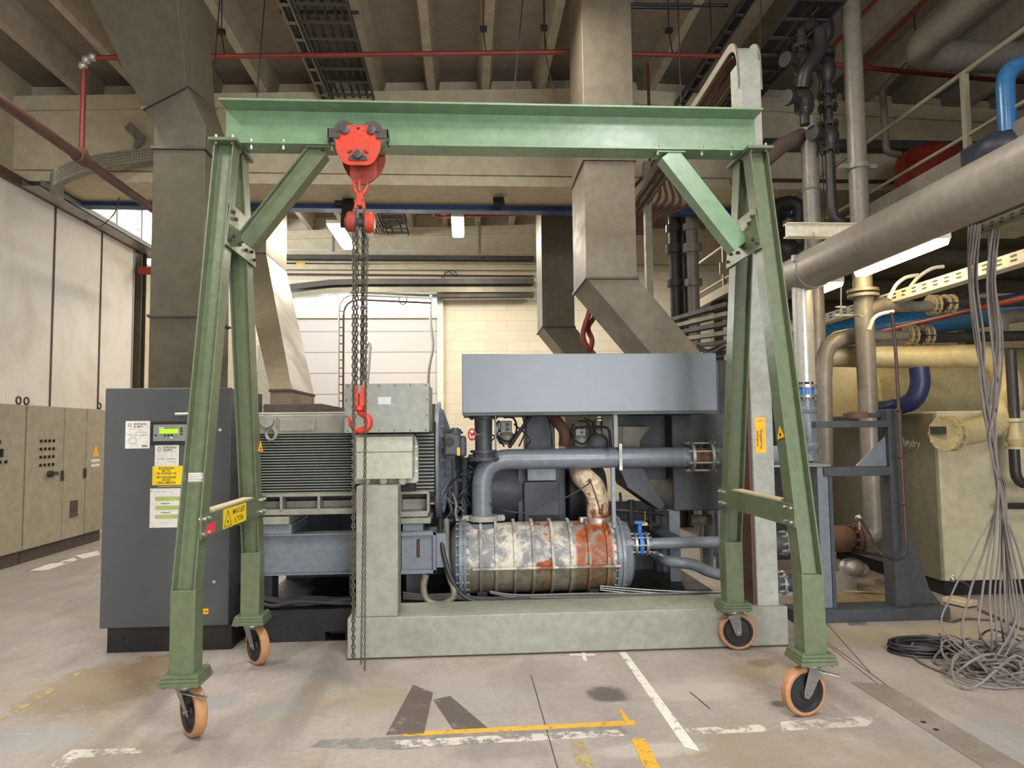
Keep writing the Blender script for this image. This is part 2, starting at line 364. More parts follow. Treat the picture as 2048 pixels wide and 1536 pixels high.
def floor_mat():
    m, t, b = nt('concrete_floor'); L = t.links.new
    big = noise(t, 0.55, 5, 0.6, None, 0.4); mid = noise(t, 2.3, 7, 0.7, (1, 0.55, 1), 0.5); fine = noise(t, 26, 5, 0.7); scr = noise(t, 1.4, 8, 0.75, (6, 1, 1), 1.5)
    c = mixc(t, ramp(t, big, 0.35, 0.65), srgb('9b918b'), srgb('a79e96'))
    c = mixc(t, ramp(t, mid, 0.42, 0.62, 0, 0.6), c, srgb('8d847d'))
    c = mixc(t, ramp(t, mid, 0.60, 0.75, 0, 0.45), c, srgb('766d67'))
    c = mixc(t, ramp(t, scr, 0.60, 0.70, 0, 0.5), c, srgb('b9afa3'))
    tan = noise(t, 0.9, 4, 0.55, None, 0.8); c = mixc(t, ramp(t, tan, 0.52, 0.72, 0, 0.55), c, srgb('8d7a5c'))
    grn = noise(t, 1.3, 4, 0.6, (1, 1.7, 1), 0.9); c = mixc(t, ramp(t, grn, 0.56, 0.7, 0, 0.4), c, srgb('8d948b'))
    c = mixc(t, ramp(t, fine, 0.3, 0.7, 0, 0.35), c, srgb('7e746b'))
    speck = noise(t, 60, 2, 0.5); c = mixc(t, ramp(t, speck, 0.70, 0.76, 0, 0.8), c, srgb('4e463f'))
    tcs = t.nodes.new('ShaderNodeTexCoord')
    edge = noise(t, 4.5, 6, 0.7, None, 0.6)
    for (px_, py_, rx, ry, col, amt) in STAINS:
        q = PZ(px_, py_)
        mp = t.nodes.new('ShaderNodeMapping'); mp.vector_type = 'POINT'; mp.inputs['Location'].default_value = (-q.x / rx, -q.y / ry, 0); mp.inputs['Scale'].default_value = (1 / rx, 1 / ry, 0); L(tcs.outputs['Object'], mp.inputs[0])
        ln = t.nodes.new('ShaderNodeVectorMath'); ln.operation = 'LENGTH'; L(mp.outputs[0], ln.inputs[0])
        ad = t.nodes.new('ShaderNodeMath'); ad.operation = 'MULTIPLY_ADD'; ad.inputs[1].default_value = 1.6; L(edge, ad.inputs[0]); L(ln.outputs['Value'], ad.inputs[2])
        c = mixc(t, ramp(t, ad.outputs[0], 1.35, 1.95, amt, 0), c, srgb(col))
    crk = t.nodes.new('ShaderNodeTexVoronoi'); crk.feature = 'DISTANCE_TO_EDGE'; crk.inputs['Scale'].default_value = 0.45; dsv = t.nodes.new('ShaderNodeVectorMath'); dsv.operation = 'ADD'
    nv = t.nodes.new('ShaderNodeTexNoise'); nv.inputs['Scale'].default_value = 3; L(tcs.outputs['Object'], nv.inputs['Vector']); L(tcs.outputs['Object'], dsv.inputs[0]); L(nv.outputs['Color'], dsv.inputs[1]); L(dsv.outputs[0], crk.inputs['Vector'])
    c = mixc(t, ramp(t, crk.outputs['Distance'], 0.002, 0.006, 0.0, 0), c, srgb('5d544c'))
    scuff = noise(t, 3.2, 8, 0.8, (1, 3, 1), 2.0); c = mixc(t, ramp(t, scuff, 0.60, 0.66, 0, 0.5), c, srgb('c2b9ad')); c = mixc(t, ramp(t, scuff, 0.34, 0.40, 0.35, 0), c, srgb('746960'))
    L(c, b.inputs['Base Color'])
    L(ramp(t, mid, 0.3, 0.7, 0.5, 0.72), b.inputs['Roughness'])
    bp = t.nodes.new('ShaderNodeBump'); bp.inputs['Strength'].default_value = 0.25; bp.inputs['Distance'].default_value = 0.01; L(fine, bp.inputs['Height']); L(bp.outputs[0], b.inputs['Normal'])
    return m
M['floor'] = floor_mat()
def marking(name, col, lo=0.42, hi=0.5, amax=1.0, scale=14, rough=0.6):
    m, t, b = nt(name); b.inputs['Base Color'].default_value = srgb(col) + (1,); b.inputs['Roughness'].default_value = rough
    n1 = noise(t, scale, 7, 0.75); t.links.new(ramp(t, n1, lo, hi, 0, amax), b.inputs['Alpha']); return m
M['mwhite'] = marking('worn_white_line', 'd9d4cb', 0.36, 0.46, 0.95)
M['mwhite2'] = marking('scuffed_white_line', 'cfc9be', 0.44, 0.54, 0.85, 9)
M['myellow'] = marking('worn_yellow_line', 'd8a83c', 0.36, 0.46, 0.9)
M['myellow2'] = marking('faded_yellow_line', 'b9a878', 0.42, 0.58, 0.75, 8)
M['mdark'] = marking('dark_floor_stain', '6a5f58', 0.30, 0.52, 0.55, 7)
M['mbrown'] = marking('brown_floor_stain', '85735a', 0.40, 0.75, 0.5, 3)
M['mgrey'] = marking('grey_floor_patch', '8f8f8c', 0.35, 0.65, 0.45, 6)

def wall_mat(name, col, bw, bh, mortar, dirt, ms=0.012, bump=0.35, rough=0.8, spots=0.25):
    m, t, b = nt(name); L = t.links.new
    tc = t.nodes.new('ShaderNodeTexCoord'); mp = t.nodes.new('ShaderNodeMapping'); mp.inputs['Rotation'].default_value = (R(90), 0, 0); L(tc.outputs['Object'], mp.inputs[0])
    br = t.nodes.new('ShaderNodeTexBrick'); L(mp.outputs[0], br.inputs['Vector']); br.inputs['Scale'].default_value = 1; br.inputs['Brick Width'].default_value = bw; br.inputs['Row Height'].default_value = bh
    br.inputs['Mortar Size'].default_value = ms; br.inputs['Color1'].default_value = srgb(col) + (1,); br.inputs['Color2'].default_value = tuple(x * 0.93 for x in srgb(col)) + (1,); br.inputs['Mortar'].default_value = srgb(mortar) + (1,)
    n1 = noise(t, 0.8, 6, 0.65, None, 0.5); c = mixc(t, ramp(t, n1, 0.5, 0.75, 0, spots * 2), br.outputs['Color'], srgb(dirt)); L(c, b.inputs['Base Color']); b.inputs['Roughness'].default_value = rough
    bp = t.nodes.new('ShaderNodeBump'); bp.inputs['Strength'].default_value = bump; bp.inputs['Distance'].default_value = 0.01; bp.invert = True; L(br.outputs['Fac'], bp.inputs['Height']); L(bp.outputs[0], b.inputs['Normal'])
    return m
M['blockwall'] = wall_mat('painted_blockwork', 'ccc4b0', 0.5, 0.25, 'bab09a', 'b0a48e', 0.008, 0.2)
M['doorpanel'] = wall_mat('sectional_door', 'b9b6b6', 30, 0.5, '85807a', 'a8a39d', 0.012, 0.4, 0.5, 0.1)

def panel_mat():       # left partition: tall sheets with fine ribs and grime
    m, t, b = nt('partition_sheet'); L = t.links.new
    tc = t.nodes.new('ShaderNodeTexCoord'); sp_ = t.nodes.new('ShaderNodeSeparateXYZ'); L(tc.outputs['Object'], sp_.inputs[0])
    wv = t.nodes.new('ShaderNodeMath'); wv.operation = 'SINE'; ml = t.nodes.new('ShaderNodeMath'); ml.operation = 'MULTIPLY'; ml.inputs[1].default_value = 2 * math.pi / 0.05; L(sp_.outputs[1], ml.inputs[0]); L(ml.outputs[0], wv.inputs[0])
    n1 = noise(t, 0.7, 6, 0.65, None, 0.6); n2 = noise(t, 5, 5, 0.7)
    c = mixc(t, ramp(t, n1, 0.42, 0.75, 0, 0.7), srgb('d8d2c8'), srgb('b8aa96')); c = mixc(t, ramp(t, n2, 0.66, 0.74, 0, 0.6), c, srgb('77695a'))
    L(c, b.inputs['Base Color']); b.inputs['Roughness'].default_value = 0.5
    bp = t.nodes.new('ShaderNodeBump'); bp.inputs['Strength'].default_value = 0.35; bp.inputs['Distance'].default_value = 0.004; L(wv.outputs[0], bp.inputs['Height']); L(bp.outputs[0], b.inputs['Normal']); return m
M['partition'] = panel_mat()
def rusty_cast(name, blocks):
    # cast jacket: grey-white flaking paint, and rust confined to stretches along X (object space)
    m, t, b = nt(name); L = t.links.new
    tc = t.nodes.new('ShaderNodeTexCoord'); sp_ = t.nodes.new('ShaderNodeSeparateXYZ'); L(tc.outputs['Object'], sp_.inputs[0])
    n1 = noise(t, 6, 7, 0.7, None, 0.5); n2 = noise(t, 14, 6, 0.7)
    c = mixc(t, ramp(t, n1, 0.40, 0.58), srgb('7d8080'), srgb('cfc8ba')); c = mixc(t, ramp(t, n2, 0.55, 0.65, 0, 0.6), c, srgb('8f7b5c'))
    rust = mixc(t, ramp(t, n2, 0.35, 0.6), srgb('b0602a'), srgb('7c4222'))
    mask = None
    for (a, bb, k) in blocks:
        r1 = ramp(t, sp_.outputs[0], a - 0.012, a + 0.012); r2 = ramp(t, sp_.outputs[0], bb - 0.012, bb + 0.012, 1, 0)
        mm = t.nodes.new('ShaderNodeMath'); mm.operation = 'MULTIPLY'; L(r1, mm.inputs[0]); L(r2, mm.inputs[1])
        m3 = t.nodes.new('ShaderNodeMath'); m3.operation = 'MULTIPLY'; L(mm.outputs[0], m3.inputs[0]); L(ramp(t, n1, 0.62 - k, 0.70 - k), m3.inputs[1])
        if mask is None: mask = m3.outputs[0]
        else:
            mx = t.nodes.new('ShaderNodeMath'); mx.operation = 'MAXIMUM'; L(mask, mx.inputs[0]); L(m3.outputs[0], mx.inputs[1]); mask = mx.outputs[0]
    # bottom half in dark olive, its shade painted into the colour
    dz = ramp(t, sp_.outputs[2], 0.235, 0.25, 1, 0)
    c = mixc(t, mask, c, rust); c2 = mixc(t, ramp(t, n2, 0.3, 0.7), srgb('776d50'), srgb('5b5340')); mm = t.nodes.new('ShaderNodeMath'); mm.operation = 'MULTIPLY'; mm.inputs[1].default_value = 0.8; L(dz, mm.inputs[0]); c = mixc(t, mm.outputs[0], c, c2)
    L(c, b.inputs['Base Color']); b.inputs['Roughness'].default_value = 0.5
    bp = t.nodes.new('ShaderNodeBump'); bp.inputs['Strength'].default_value = 0.3; bp.inputs['Distance'].default_value = 0.01; L(n2, bp.inputs['Height']); L(bp.outputs[0], b.inputs['Normal']); return m

# ------------------------------------------------------------ the setting
struct('floor', MB().box(-9, 14, -7, 17.4, -0.2, 0), M['floor'])
def zc(x): return 6.60 - 0.034 * abs(x - 2.0)      # underside of the ribs
cb = MB()
xs = [-7.0, 2.0, 14]
cb.loft([[(x, -7, zc(x) + 0.34), (x, 17.4, zc(x) + 0.34), (x, 17.4, zc(x) + 0.6), (x, -7, zc(x) + 0.6)] for x in xs])
struct('ceiling', cb, M['ceil'])
# double-tee ribs, both bays
RX = [-5.34, -4.5, -3.66, -2.84, -2.05, -1.28, -0.47, 0.31, 1.13, 1.93, 2.75, 3.55, 4.37, 5.2, 6.0, 6.8, 7.6, 8.4, 9.3, 10.2]
k = 0
for x in RX:
    for (y0, y1) in ((-6.5, 10.41), (10.6, 17.2)):
        k += 1; z = zc(x)
        rb = MB().loft([[(x - 0.055, y, z), (x + 0.055, y, z), (x + 0.12, y, z + 0.345), (x - 0.12, y, z + 0.345)] for y in (y0, y1)])
        struct('trim_%d' % k, rb, M['rib'], label='tapered concrete rib under the ceiling')
# cross beam between the bays: upper ledge, face, groove, lower ledge, soffit
def crossbeam(name, Y, x0, x1, zt, zg, zb, mat):
    m = MB()
    for (xa, xb) in ((x0, 2.0), (2.0, x1)):
        def pr(y0, y1, f0, f1):
            m.loft([[(x, y0, f0(x)), (x, y1, f0(x)), (x, y1, f1(x)), (x, y0, f1(x))] for x in (xa, xb)])
        pr(Y, Y + 0.5, lambda x: zc(x) - 0.21, lambda x: zc(x) - 0.005)
        pr(Y + 0.42, Y + 0.5, lambda x: zc(x) - 0.004, lambda x: zc(x) + 0.33)
        pr(Y + 0.05, Y + 0.5, lambda x: zg + 0.02, lambda x: zc(x) - 0.21)
        pr(Y + 0.09, Y + 0.5, lambda x: zg - 0.02, lambda x: zg + 0.02)
        pr(Y, Y + 0.9, lambda x: zb, lambda x: zg - 0.02)
    return struct(name, m, mat)
M['stains'] = 1
crossbeam('trim_90', 10.0, -6.5, 12, 6.5, 5.27, 5.11, M['beamc'])
crossbeam('trim_91', 16.86, -6.5, 12, 6.5, 5.6, 5.46, M['beamc'])
# walls
struct('wall_left', MB().box(-6.7, -6.25, -7, 10.7, 0, 7).box(-6.7, -6.25, 10.7, 17.4, 0, 4.95).box(-6.7, -6.25, 10.7, 17.4, 6.15, 7), M['beamc'])
struct('window_1', MB().box(-6.6, -6.55, 10.7, 17.0, 4.95, 6.15), M['winglow'])
for i, y in enumerate((11.3, 12.3, 13.3, 14.3)):
    struct('trim_%d' % (100 + i), MB().box(-6.5, -6.4, y - 0.025, y + 0.025, 4.95, 6.15), M['steel'], label='steel window mullion')
pm = MB(); ys = [4.0, 6.2, 7.9, 9.35, 10.75, 12.1, 13.25]
struct('wall_partition', MB().box(-6.2, -6.06, -6.9, 13.3, 0.0, 4.98), M['partition'])
for i in range(len(ys)):
    struct('trim_%d' % (110 + i), MB().box(-6.065, -6.045, ys[i] - 0.012, ys[i] + 0.012, 1.9, 4.98), M['darkbrown'] if i < 6 else M['steel'], label='dark joint between partition sheets')
XB0, XB1 = XY(540, 680, 16.95), XY(876, 700, 16.95)
zw0, zw1 = ZY(700, 634, 16.95), ZY(700, 588, 16.95)
bw = MB()
bw.box(-6.7, XB0, 17.0, 17.4, 0, 7).box(XB1, 14, 17.0, 17.4, 0, 7).box(XB0, XB1, 17.0, 17.4, zw1, 7)
struct('wall_back', bw, M['blockwall'])
struct('door_1', MB().box(XB0, XB1, 17.05, 17.12, 0, zw0), M['doorpanel'])
struct('window_2', MB().box(XB0, XB1, 17.1, 17.14, zw0 + 0.06, zw1), M['winglow'])
struct('trim_120', MB().box(XB0, XB1, 16.98, 17.1, zw0 - 0.02, zw0 + 0.07).box(XB0, XB1, 17.0, 17.1, zw0 + 0.22, zw0 + 0.25).box(XB1 - 0.02, XB1 + 0.13, 16.9, 17.1, 0, zw1), M['beigewhite'], 0.006, 'white frame round the sectional door and its window')
struct('wall_right', MB().box(12.5, 12.9, -7, 17.4, 0, 7.2), M['beamc'])
wf = MB().box(-6.7, -0.4, -7, -6.8, 0, 7.2).box(4.8, 12.9, -7, -6.8, 0, 7.2).box(-0.4, 4.8, -7, -6.8, 4.4, 7.2)
struct('wall_front', wf, M['beamc'])

# embedded steel duct cover in the floor at the right
c0, c1, c2, c3 = PZ(1701, 1365), PZ(1773, 1370), PZ(2046, 1532), PZ(1930, 1545)
dr = (c2 - c1).normalized(); wv = (c0 - c1); e = c1 + dr * 3.2
struct('trim_130', MB().prism([c0, c1, c1 + dr * 3.2, c0 + dr * 3.2], (0, 0, 0.004)), paint('floor_plate', '80766d', 0.6, 0.1, 0.7, '9a9087', 6, 0.3), label='steel cover strip let into the floor')
sm = MB()
for q in (PZ(1847, 1446), PZ(1872, 1461)): sm.cyl(q + V((0, 0, 0.004)), q + V((0, 0, 0.006)), 0.014)
struct('trim_131', sm, M['black'], label='two round holes in the floor cover')
# saw joints in the slab
def strip(mb, a, b, wd, z=0.0015):
    a, b = V(a), V(b); d = (b - a).normalized(); s_ = d.cross(V((0, 0, 1))) * wd / 2
    return mb.prism([a - s_, b - s_, b + s_, a + s_], (0, 0, z))
jm = MB(); strip(jm, PZ(1640, 1232), PZ(1740, 1345), 0.006); strip(jm, PZ(1655, 1290), PZ(2040, 1590), 0.006); strip(jm, PZ(1062, 1350), PZ(1115, 1536), 0.006); strip(jm, PZ(1380, 1384), PZ(1420, 1418), 0.008); strip(jm, PZ(1773, 1370), PZ(1585, 1235), 0.006)
struct('trim_132', jm, M['darkbrown'], label='dark joint cut in the concrete floor')

# painted floor markings: each one its own flat film
def mark(mat, label, *px, z=0.002, cat='floor marking', name='floor_marking'):
    m = MB(); m.prism([PZ(x, y) + V((0, 0, 0.0005)) for x, y in px], (0, 0, z)); o = single(name, m, mat, label, cat); o['kind'] = 'structure'; return o
mark(M['mwhite'], 'long white painted line running diagonally away to the concrete plinth', (1238, 1305), (1252, 1305), (1400, 1503), (1368, 1494))
mark(M['mwhite2'], 'worn white line crossing to the right of the diagonal line', (1368, 1458), (1524, 1449), (1536, 1463), (1382, 1470), z=0.0015)
mark(M['mwhite2'], 'scuffed white patch under the right front castor', (1560, 1444), (1760, 1430), (1735, 1452), (1565, 1462), z=0.0015)
mark(M['mwhite2'], 'faint white line on the left of the long yellow line', (770, 1482), (1235, 1460), (1250, 1472), (800, 1496), z=0.001)
mark(M['myellow'], 'long yellow line in the middle foreground', (800, 1466), (1268, 1441), (1272, 1450), (810, 1473))
mark(M['myellow'], 'short yellow spur rising from the end of the yellow line', (1237, 1420), (1243, 1420), (1262, 1444), (1250, 1446), z=0.0025)
mark(M['myellow'], 'broad yellow bar at the bottom edge of the picture', (1262, 1478), (1290, 1478), (1322, 1540), (1290, 1540))
mark(M['myellow2'], 'pale faded yellow bar left of the bright one', (1140, 1482), (1168, 1482), (1190, 1540), (1155, 1540))
mark(M['mwhite'], 'white cross mark in front of the plinth', (1140, 1308), (1190, 1308), (1190, 1311), (1140, 1311))
mark(M['mwhite'], 'white line end beside the cross mark', (1163, 1305), (1170, 1305), (1174, 1322), (1166, 1322), z=0.0025)
mark(M['myellow2'], 'cream diagonal line across the floor at the left', (-10, 1437), (112, 1372), (122, 1376), (-10, 1449))
mark(M['myellow2'], 'short cream dash near the dark control cabinet', (146, 1350), (168, 1336), (174, 1338), (150, 1355))
mark(M['mwhite2'], 'flaking white line at the bottom left corner', (100, 1530), (145, 1500), (280, 1497), (285, 1506), (160, 1516), (120, 1540))
mark(M['mdark'], 'dark tape ghost forming the left leg of a chevron', (772, 1470), (848, 1468), (866, 1386), (826, 1370))
mark(M['mdark'], 'dark tape ghost forming the right leg of a chevron', (866, 1400), (900, 1392), (985, 1464), (912, 1468), z=0.001)
#mark(M['mdark'], 'dark round oil stain left of the white line', (1184, 1374), (1205, 1366), (1240, 1372), (1245, 1400), (1215, 1408), (1188, 1396))
#mark(M['mbrown'], 'brown grime patch behind the left front castor', (120, 1400), (205, 1305), (320, 1320), (330, 1440), (200, 1470))
#mark(M['mgrey'], 'grey repair patch right of the left front castor', (395, 1420), (450, 1380), (520, 1395), (430, 1450))
mark(M['mgrey'], 'pale grey band across the foreground floor', (620, 1495), (640, 1480), (1240, 1452), (1260, 1466), (800, 1500), z=0.0008)
for i, (px, lab) in enumerate(((((60, 1142), (100, 1128), (150, 1122), (95, 1140)), 'white paper scrap nearest the camera along the switch cabinets'), (((150, 1112), (196, 1102), (200, 1110), (165, 1118)), 'white paper scrap beside the dark control cabinet'), (((120, 1124), (148, 1116), (155, 1120), (130, 1128)), 'small white scrap between the two larger ones'))):
    single('paper_scrap', MB().prism([PZ(x, y) + V((0, 0, 0.001)) for x, y in px], (0, 0, 0.004)), M['white'], lab, 'paper', 'paper scraps along the switch cabinets')
# ------------------------------------------------------------ gantry crane
YC = 4.55
XL, XR = -1.49, 1.915
zb = PY(980, 293, YC - 0.085).z            # underside of the bottom flange
zt = PY(980, 205, YC - 0.15).z             # top of the top flange
xb0 = PY(452, 280, YC).x; xb1 = PY(1510, 280, YC).x
G = thing('gantry_crane', 'green painted portable steel gantry crane on four orange-tyred castors', 'gantry crane', ((XL + XR) / 2, YC, 0))
bm_ = MB().box(xb0, xb1, YC - 0.15, YC + 0.15, zt - 0.014, zt).box(xb0, xb1, YC - 0.006, YC + 0.006, zb + 0.012, zt - 0.013).box(xb0, xb1, YC - 0.085, YC + 0.085, zb, zb + 0.013)
part(G, 'cross_beam', bm_, M['green_beam'], None, 0.002)
ZB = 0.78
for sgn, X0 in ((-1, XL), (1, XR)):
    inn = -sgn
    for fr, Yf, Yt in ((0, 3.95, 4.465), (1, 5.12, 4.64)):
        top = V((X0, Yt, zb - 0.02)); kn = V((X0, Yf, ZB)); ft = V((X0, Yf, 0.325))
        lg = MB().ibeam(kn - (top - kn).normalized() * 0.02, top, 0.122, 0.12, 0.009, 0.007, (1, 0, 0))
        leg = part(G, 'leg', lg, M['green'], None, 0.0015)
        bx_ = MB().box(X0 - 0.064, X0 + 0.064, Yf - 0.062, Yf + 0.062, 0.335, ZB + 0.0)
        part(leg, 'boxed_foot', bx_, M['green'], None, 0.004)
        pl = MB().box(X0 - 0.10, X0 + 0.10, Yf - 0.10, Yf + 0.10, 0.318, 0.336).box(X0 - 0.095, X0 + 0.095, Yf - 0.095, Yf + 0.095, 0.337, 0.352).box(X0 - 0.105, X0 + 0.105, Yf - 0.105, Yf + 0.105, 0.296, 0.317)
        for i in (-1, 1):
            for j in (-1, 1): pl.cyl((X0 + i * 0.08, Yf + j * 0.08, 0.285), (X0 + i * 0.08, Yf + j * 0.08, 0.362), 0.008, 6)
        part(leg, 'foot_plate', pl, M['green'], None, 0.002)
        # castor
        rw = 0.134
        if sgn > 0: ang = R(-78) if fr == 0 else R(-100); off = V((-0.05, 0.0, 0)) if fr == 0 else V((0.035, 0.02, 0))
        else: ang = R(-140) if fr == 0 else R(-138); off = V((0.03, 0.035, 0)) if fr == 0 else V((0.03, 0.03, 0))
        ax = V((math.cos(ang), math.sin(ang), 0))        # wheel axis, outward side towards the camera
        sw = V((X0, Yf, 0)); wc = sw + off; wc.z = rw
        fk = MB().lathe((sw.x, sw.y, 0.262), (0, 0, 1), [(0, 0.05), (0.012, 0.058), (0.02, 0.058), (0.034, 0.05)], 20)
        side = V((-ax.y, ax.x, 0))
        for s_ in (-1, 1):
            a = sw + ax * 0.04 * s_ + V((0, 0, 0.262)); b = wc + ax * 0.04 * s_
            d = (b - a).normalized(); u = d.cross(ax).normalized()
            pts = [a - u * 0.042, a + u * 0.042, b + u * 0.027, b + d * 0.03 + u * 0.015, b + d * 0.03 - u * 0.015, b - u * 0.027]
            fk.prism([p - ax * 0.003 for p in pts], ax * 0.006)
            fk.cyl(b - ax * 0.001 * s_, b + ax * 0.013 * s_, 0.011, 6)
        fk.cyl(wc - ax * 0.042, wc + ax * 0.042, 0.008, 10)
        cs = part(G, 'castor', fk, M['steel'], 'greenish grey castor fork', 0.001)
        wh = MB().lathe(wc - ax * 0.03, ax, [(0, 0.03), (0, 0.035), (0.008, 0.04), (0.014, 0.085), (0.0, 0.095), (0.0, 0.108), (0.06, 0.108), (0.06, 0.095), (0.046, 0.085), (0.050, 0.04), (0.06, 0.035), (0.06, 0.03)], 36)
        part(cs, 'wheel_hub', wh, M['rubber'], 'black wheel disc')
        tr = MB().lathe(wc - ax * 0.03, ax, [(0, 0.106), (0, 0.121), (0.008, 0.131), (0.03, rw), (0.052, 0.131), (0.06, 0.121), (0.06, 0.106), (0, 0.106)], 48)
        part(cs, 'tyre', tr, M['poly'], 'orange polyurethane tread')
        if fr == 0 or sgn > 0:
            br = MB().bar(sw + V((0.02 * sgn, -0.02, 0.25)), sw + V((0.13 * (1 if fr == 0 else -1), -0.06, 0.228)), 0.03, 0.006)
            part(cs, 'brake_pedal', br, M['bright'], 'small metal brake pedal', 0.001)
    # head plate
    part(G, 'head_plate', MB().box(X0 - 0.085, X0 + 0.085, YC - 0.18, YC + 0.20, zb - 0.021, zb - 0.001), M['green'], None, 0.002)
    hb = MB()
    for i in (-1, 1):
        for j in (-0.14, 0.0, 0.15): hb.cyl((X0 + i * 0.05, YC + j, zb - 0.034), (X0 + i * 0.05, YC + j, zb + 0.026), 0.009, 6)
    part(G, 'bolt_set', hb, M['bright'], 'bright bolts through the head plate')
    # gusset on the inner flange joining both legs
    xg = X0 + inn * 0.064
    gp = [(xg, YC - 0.30, 2.72), (xg, YC + 0.30, 2.72), (xg, YC + 0.22, 3.0), (xg, YC - 0.22, 3.0)]
    gu = MB().prism(gp, (inn * 0.012, 0, 0))
    g_o = part(G, 'gusset_plate', gu, M['green'], None, 0.002)
    bb = MB()
    for (yy, zz) in ((-0.25, 2.76), (-0.19, 2.95), (-0.19, 2.80), (-0.14, 2.92), (0.25, 2.76), (0.19, 2.95), (0.19, 2.80), (0.14, 2.92), (-0.07, 2.78), (0.07, 2.78)):
        bb.cyl((xg - inn * 0.01, YC + yy, zz), (xg + inn * 0.026, YC + yy, zz), 0.011, 6)
    part(g_o, 'bolt', bb, M['darksteel'], 'dark bolts in the gusset')
    # knee brace
    lo = V((X0 + inn * 0.10, YC, 2.80)); hi = V((X0 + inn * 0.56, YC, zb - 0.01)) if sgn < 0 else V((X0 + inn * 0.57, YC, zb - 0.01))
    kb = MB(); perp = V((0, 1, 0)).cross(hi - lo).normalized()
    if sgn < 0: kb.ibeam(lo, hi, 0.125, 0.12, 0.009, 0.05, perp)
    else: kb.bar(lo, hi, 0.12, 0.125, perp)
    kb.box(hi.x - 0.08, hi.x + 0.11, YC - 0.07, YC + 0.07, zb - 0.013, zb - 0.001)
    kbo = part(G, 'knee_brace', kb, M['green_beam'] if sgn > 0 else M['green'], None, 0.002)
    kk = MB()
    for xx in (0.09, -0.22, -0.42) if sgn < 0 else (0.03, 0.22, 0.42):
        if sgn > 0: xx = xx if xx > 0.1 else -0.075
        kk.cyl((hi.x + xx, YC - 0.06, zb - 0.03), (hi.x + xx, YC - 0.06, zb + 0.035), 0.010, 6)
    kk.cyl((hi.x + (0.09 if sgn < 0 else -0.075), YC - 0.06, zb), (hi.x + (0.09 if sgn < 0 else -0.075), YC - 0.06, zb + 0.06), 0.006, 6)
    part(kbo, 'bolt', kk, M['bright'], 'bright bolts in the lower flange')
    # lower rail between the legs (a channel on the inner side)
    xi = X0 + inn * 0.064; z0, z1 = 1.035, 1.165
    ya, yb_ = 3.95 + 0.515 * (1.10 - ZB) / (zb - ZB) - 0.08, 5.12 - 0.48 * (1.10 - ZB) / (zb - ZB) + 0.08
    ch = MB().box(xi, xi + inn * 0.01, ya, yb_, z0, z1)
    for z in (z0, z1 - 0.01): ch.box(xi - inn * 0.06, xi, ya + 0.155, yb_ - 0.155, z, z + 0.01)
    cho = part(G, 'tie_rail', ch, M['green'], None, 0.002)
    part(cho, 'dusty_strip', MB().box(xi - inn * 0.06, xi + inn * 0.008, ya + 0.2, yb_ - 0.28, z1 + 0.0005, z1 + 0.012), M['wood'], 'pale dusty wooden strip on top of the rail', 0.001)
    tb = MB()
    for yy in (ya + 0.03, ya + 0.11, yb_ - 0.03, yb_ - 0.11):
        for zz in (z0 + 0.025, z1 - 0.025): tb.cyl((xi - inn * 0.012, yy, zz), (xi + inn * 0.024, yy, zz), 0.010, 6)
    part(cho, 'bolt', tb, M['bright'], 'bright bolts at the rail ends')
    if sgn < 0:
        xs_ = xi + 0.0105; yS0, yS1 = PX(447, 1015, xs_).y, PX(492, 1010, xs_).y; zS0, zS1 = 1.045, 1.158
        part(cho, 'load_sign', MB().box(xs_, xs_ + 0.002, yS0, yS1, zS0, zS1), M['yellow'], 'yellow sticker reading MAX LAST 5 TON')
        tm = MB(); text(tm, 'MAX LAST', (xs_ + 0.0015, yS0 + 0.66 * (yS1 - yS0), (zS0 + zS1) / 2 + 0.024), 0.046, (0, 1, 0), (0, 0, 1), 0.001, sx=1.12)
        text(tm, '5 TON', (xs_ + 0.0015, yS0 + 0.66 * (yS1 - yS0), (zS0 + zS1) / 2 - 0.027), 0.046, (0, 1, 0), (0, 0, 1), 0.001, sx=1.25)
        a_, b_, c_ = (xs_ + 0.0026, yS0 + 0.008, zS0 + 0.012), (xs_ + 0.0026, yS0 + 0.135, zS0 + 0.012), (xs_ + 0.0026, yS0 + 0.072, zS1 - 0.010)
        tm.tube([a_, b_, c_], 0.0022, 5, closed=True); tm.lathe((xs_ + 0.002, yS0 + 0.072, zS0 + 0.035), (1, 0, 0), [(0, 0.010), (0.0012, 0.010)], 12)
        part(cho, 'sign_print', tm, M['ink'], 'black lettering and warning triangle')
        part(cho, 'red_sticker', MB().box(xs_, xs_ + 0.0015, PX(414, 1025, xs_).y, PX(431, 1023, xs_).y, 1.05, 1.105), M['redsign'], 'small square red sticker')
    # triangular warning sticker on a leg
    if sgn > 0:
        p = lambda x, y: V((X0 - 0.0635, 0, 0)) + V((0, PX(x, y, X0 - 0.0635).y, PX(x, y, X0 - 0.0635).z))
        part(G, 'warning_triangle', MB().prism([p(1559, 852), p(1555, 879), p(1569, 874)], (-0.0015, 0, 0)), M['amber'], 'small yellow triangle sticker on the right front leg')
        q = p(1561, 869); part(G, 'triangle_print', MB().lathe(q + V((-0.0015, 0, 0)), (-1, 0, 0), [(0, 0.011), (0.001, 0.011)], 10), M['ink'])
    else:
        xx = X0 + 0.0635
        p = lambda x, y: PX(x, y, xx)
        part(G, 'warning_triangle', MB().prism([p(521, 881), p(515, 903), p(526, 903)], (0.0015, 0, 0)), M['amber'], 'small yellow triangle sticker on the left rear leg')
        q = p(521, 897); part(G, 'triangle_print', MB().lathe(q + V((0.0015, 0, 0)), (1, 0, 0), [(0, 0.011), (0.001, 0.011)], 10), M['ink'])
        # data plate stuck on the web of the left front leg
        d = PY(378, 958, 4.0)
        yv = 3.95 + 0.515 * (d.z - ZB) / (zb - ZB)
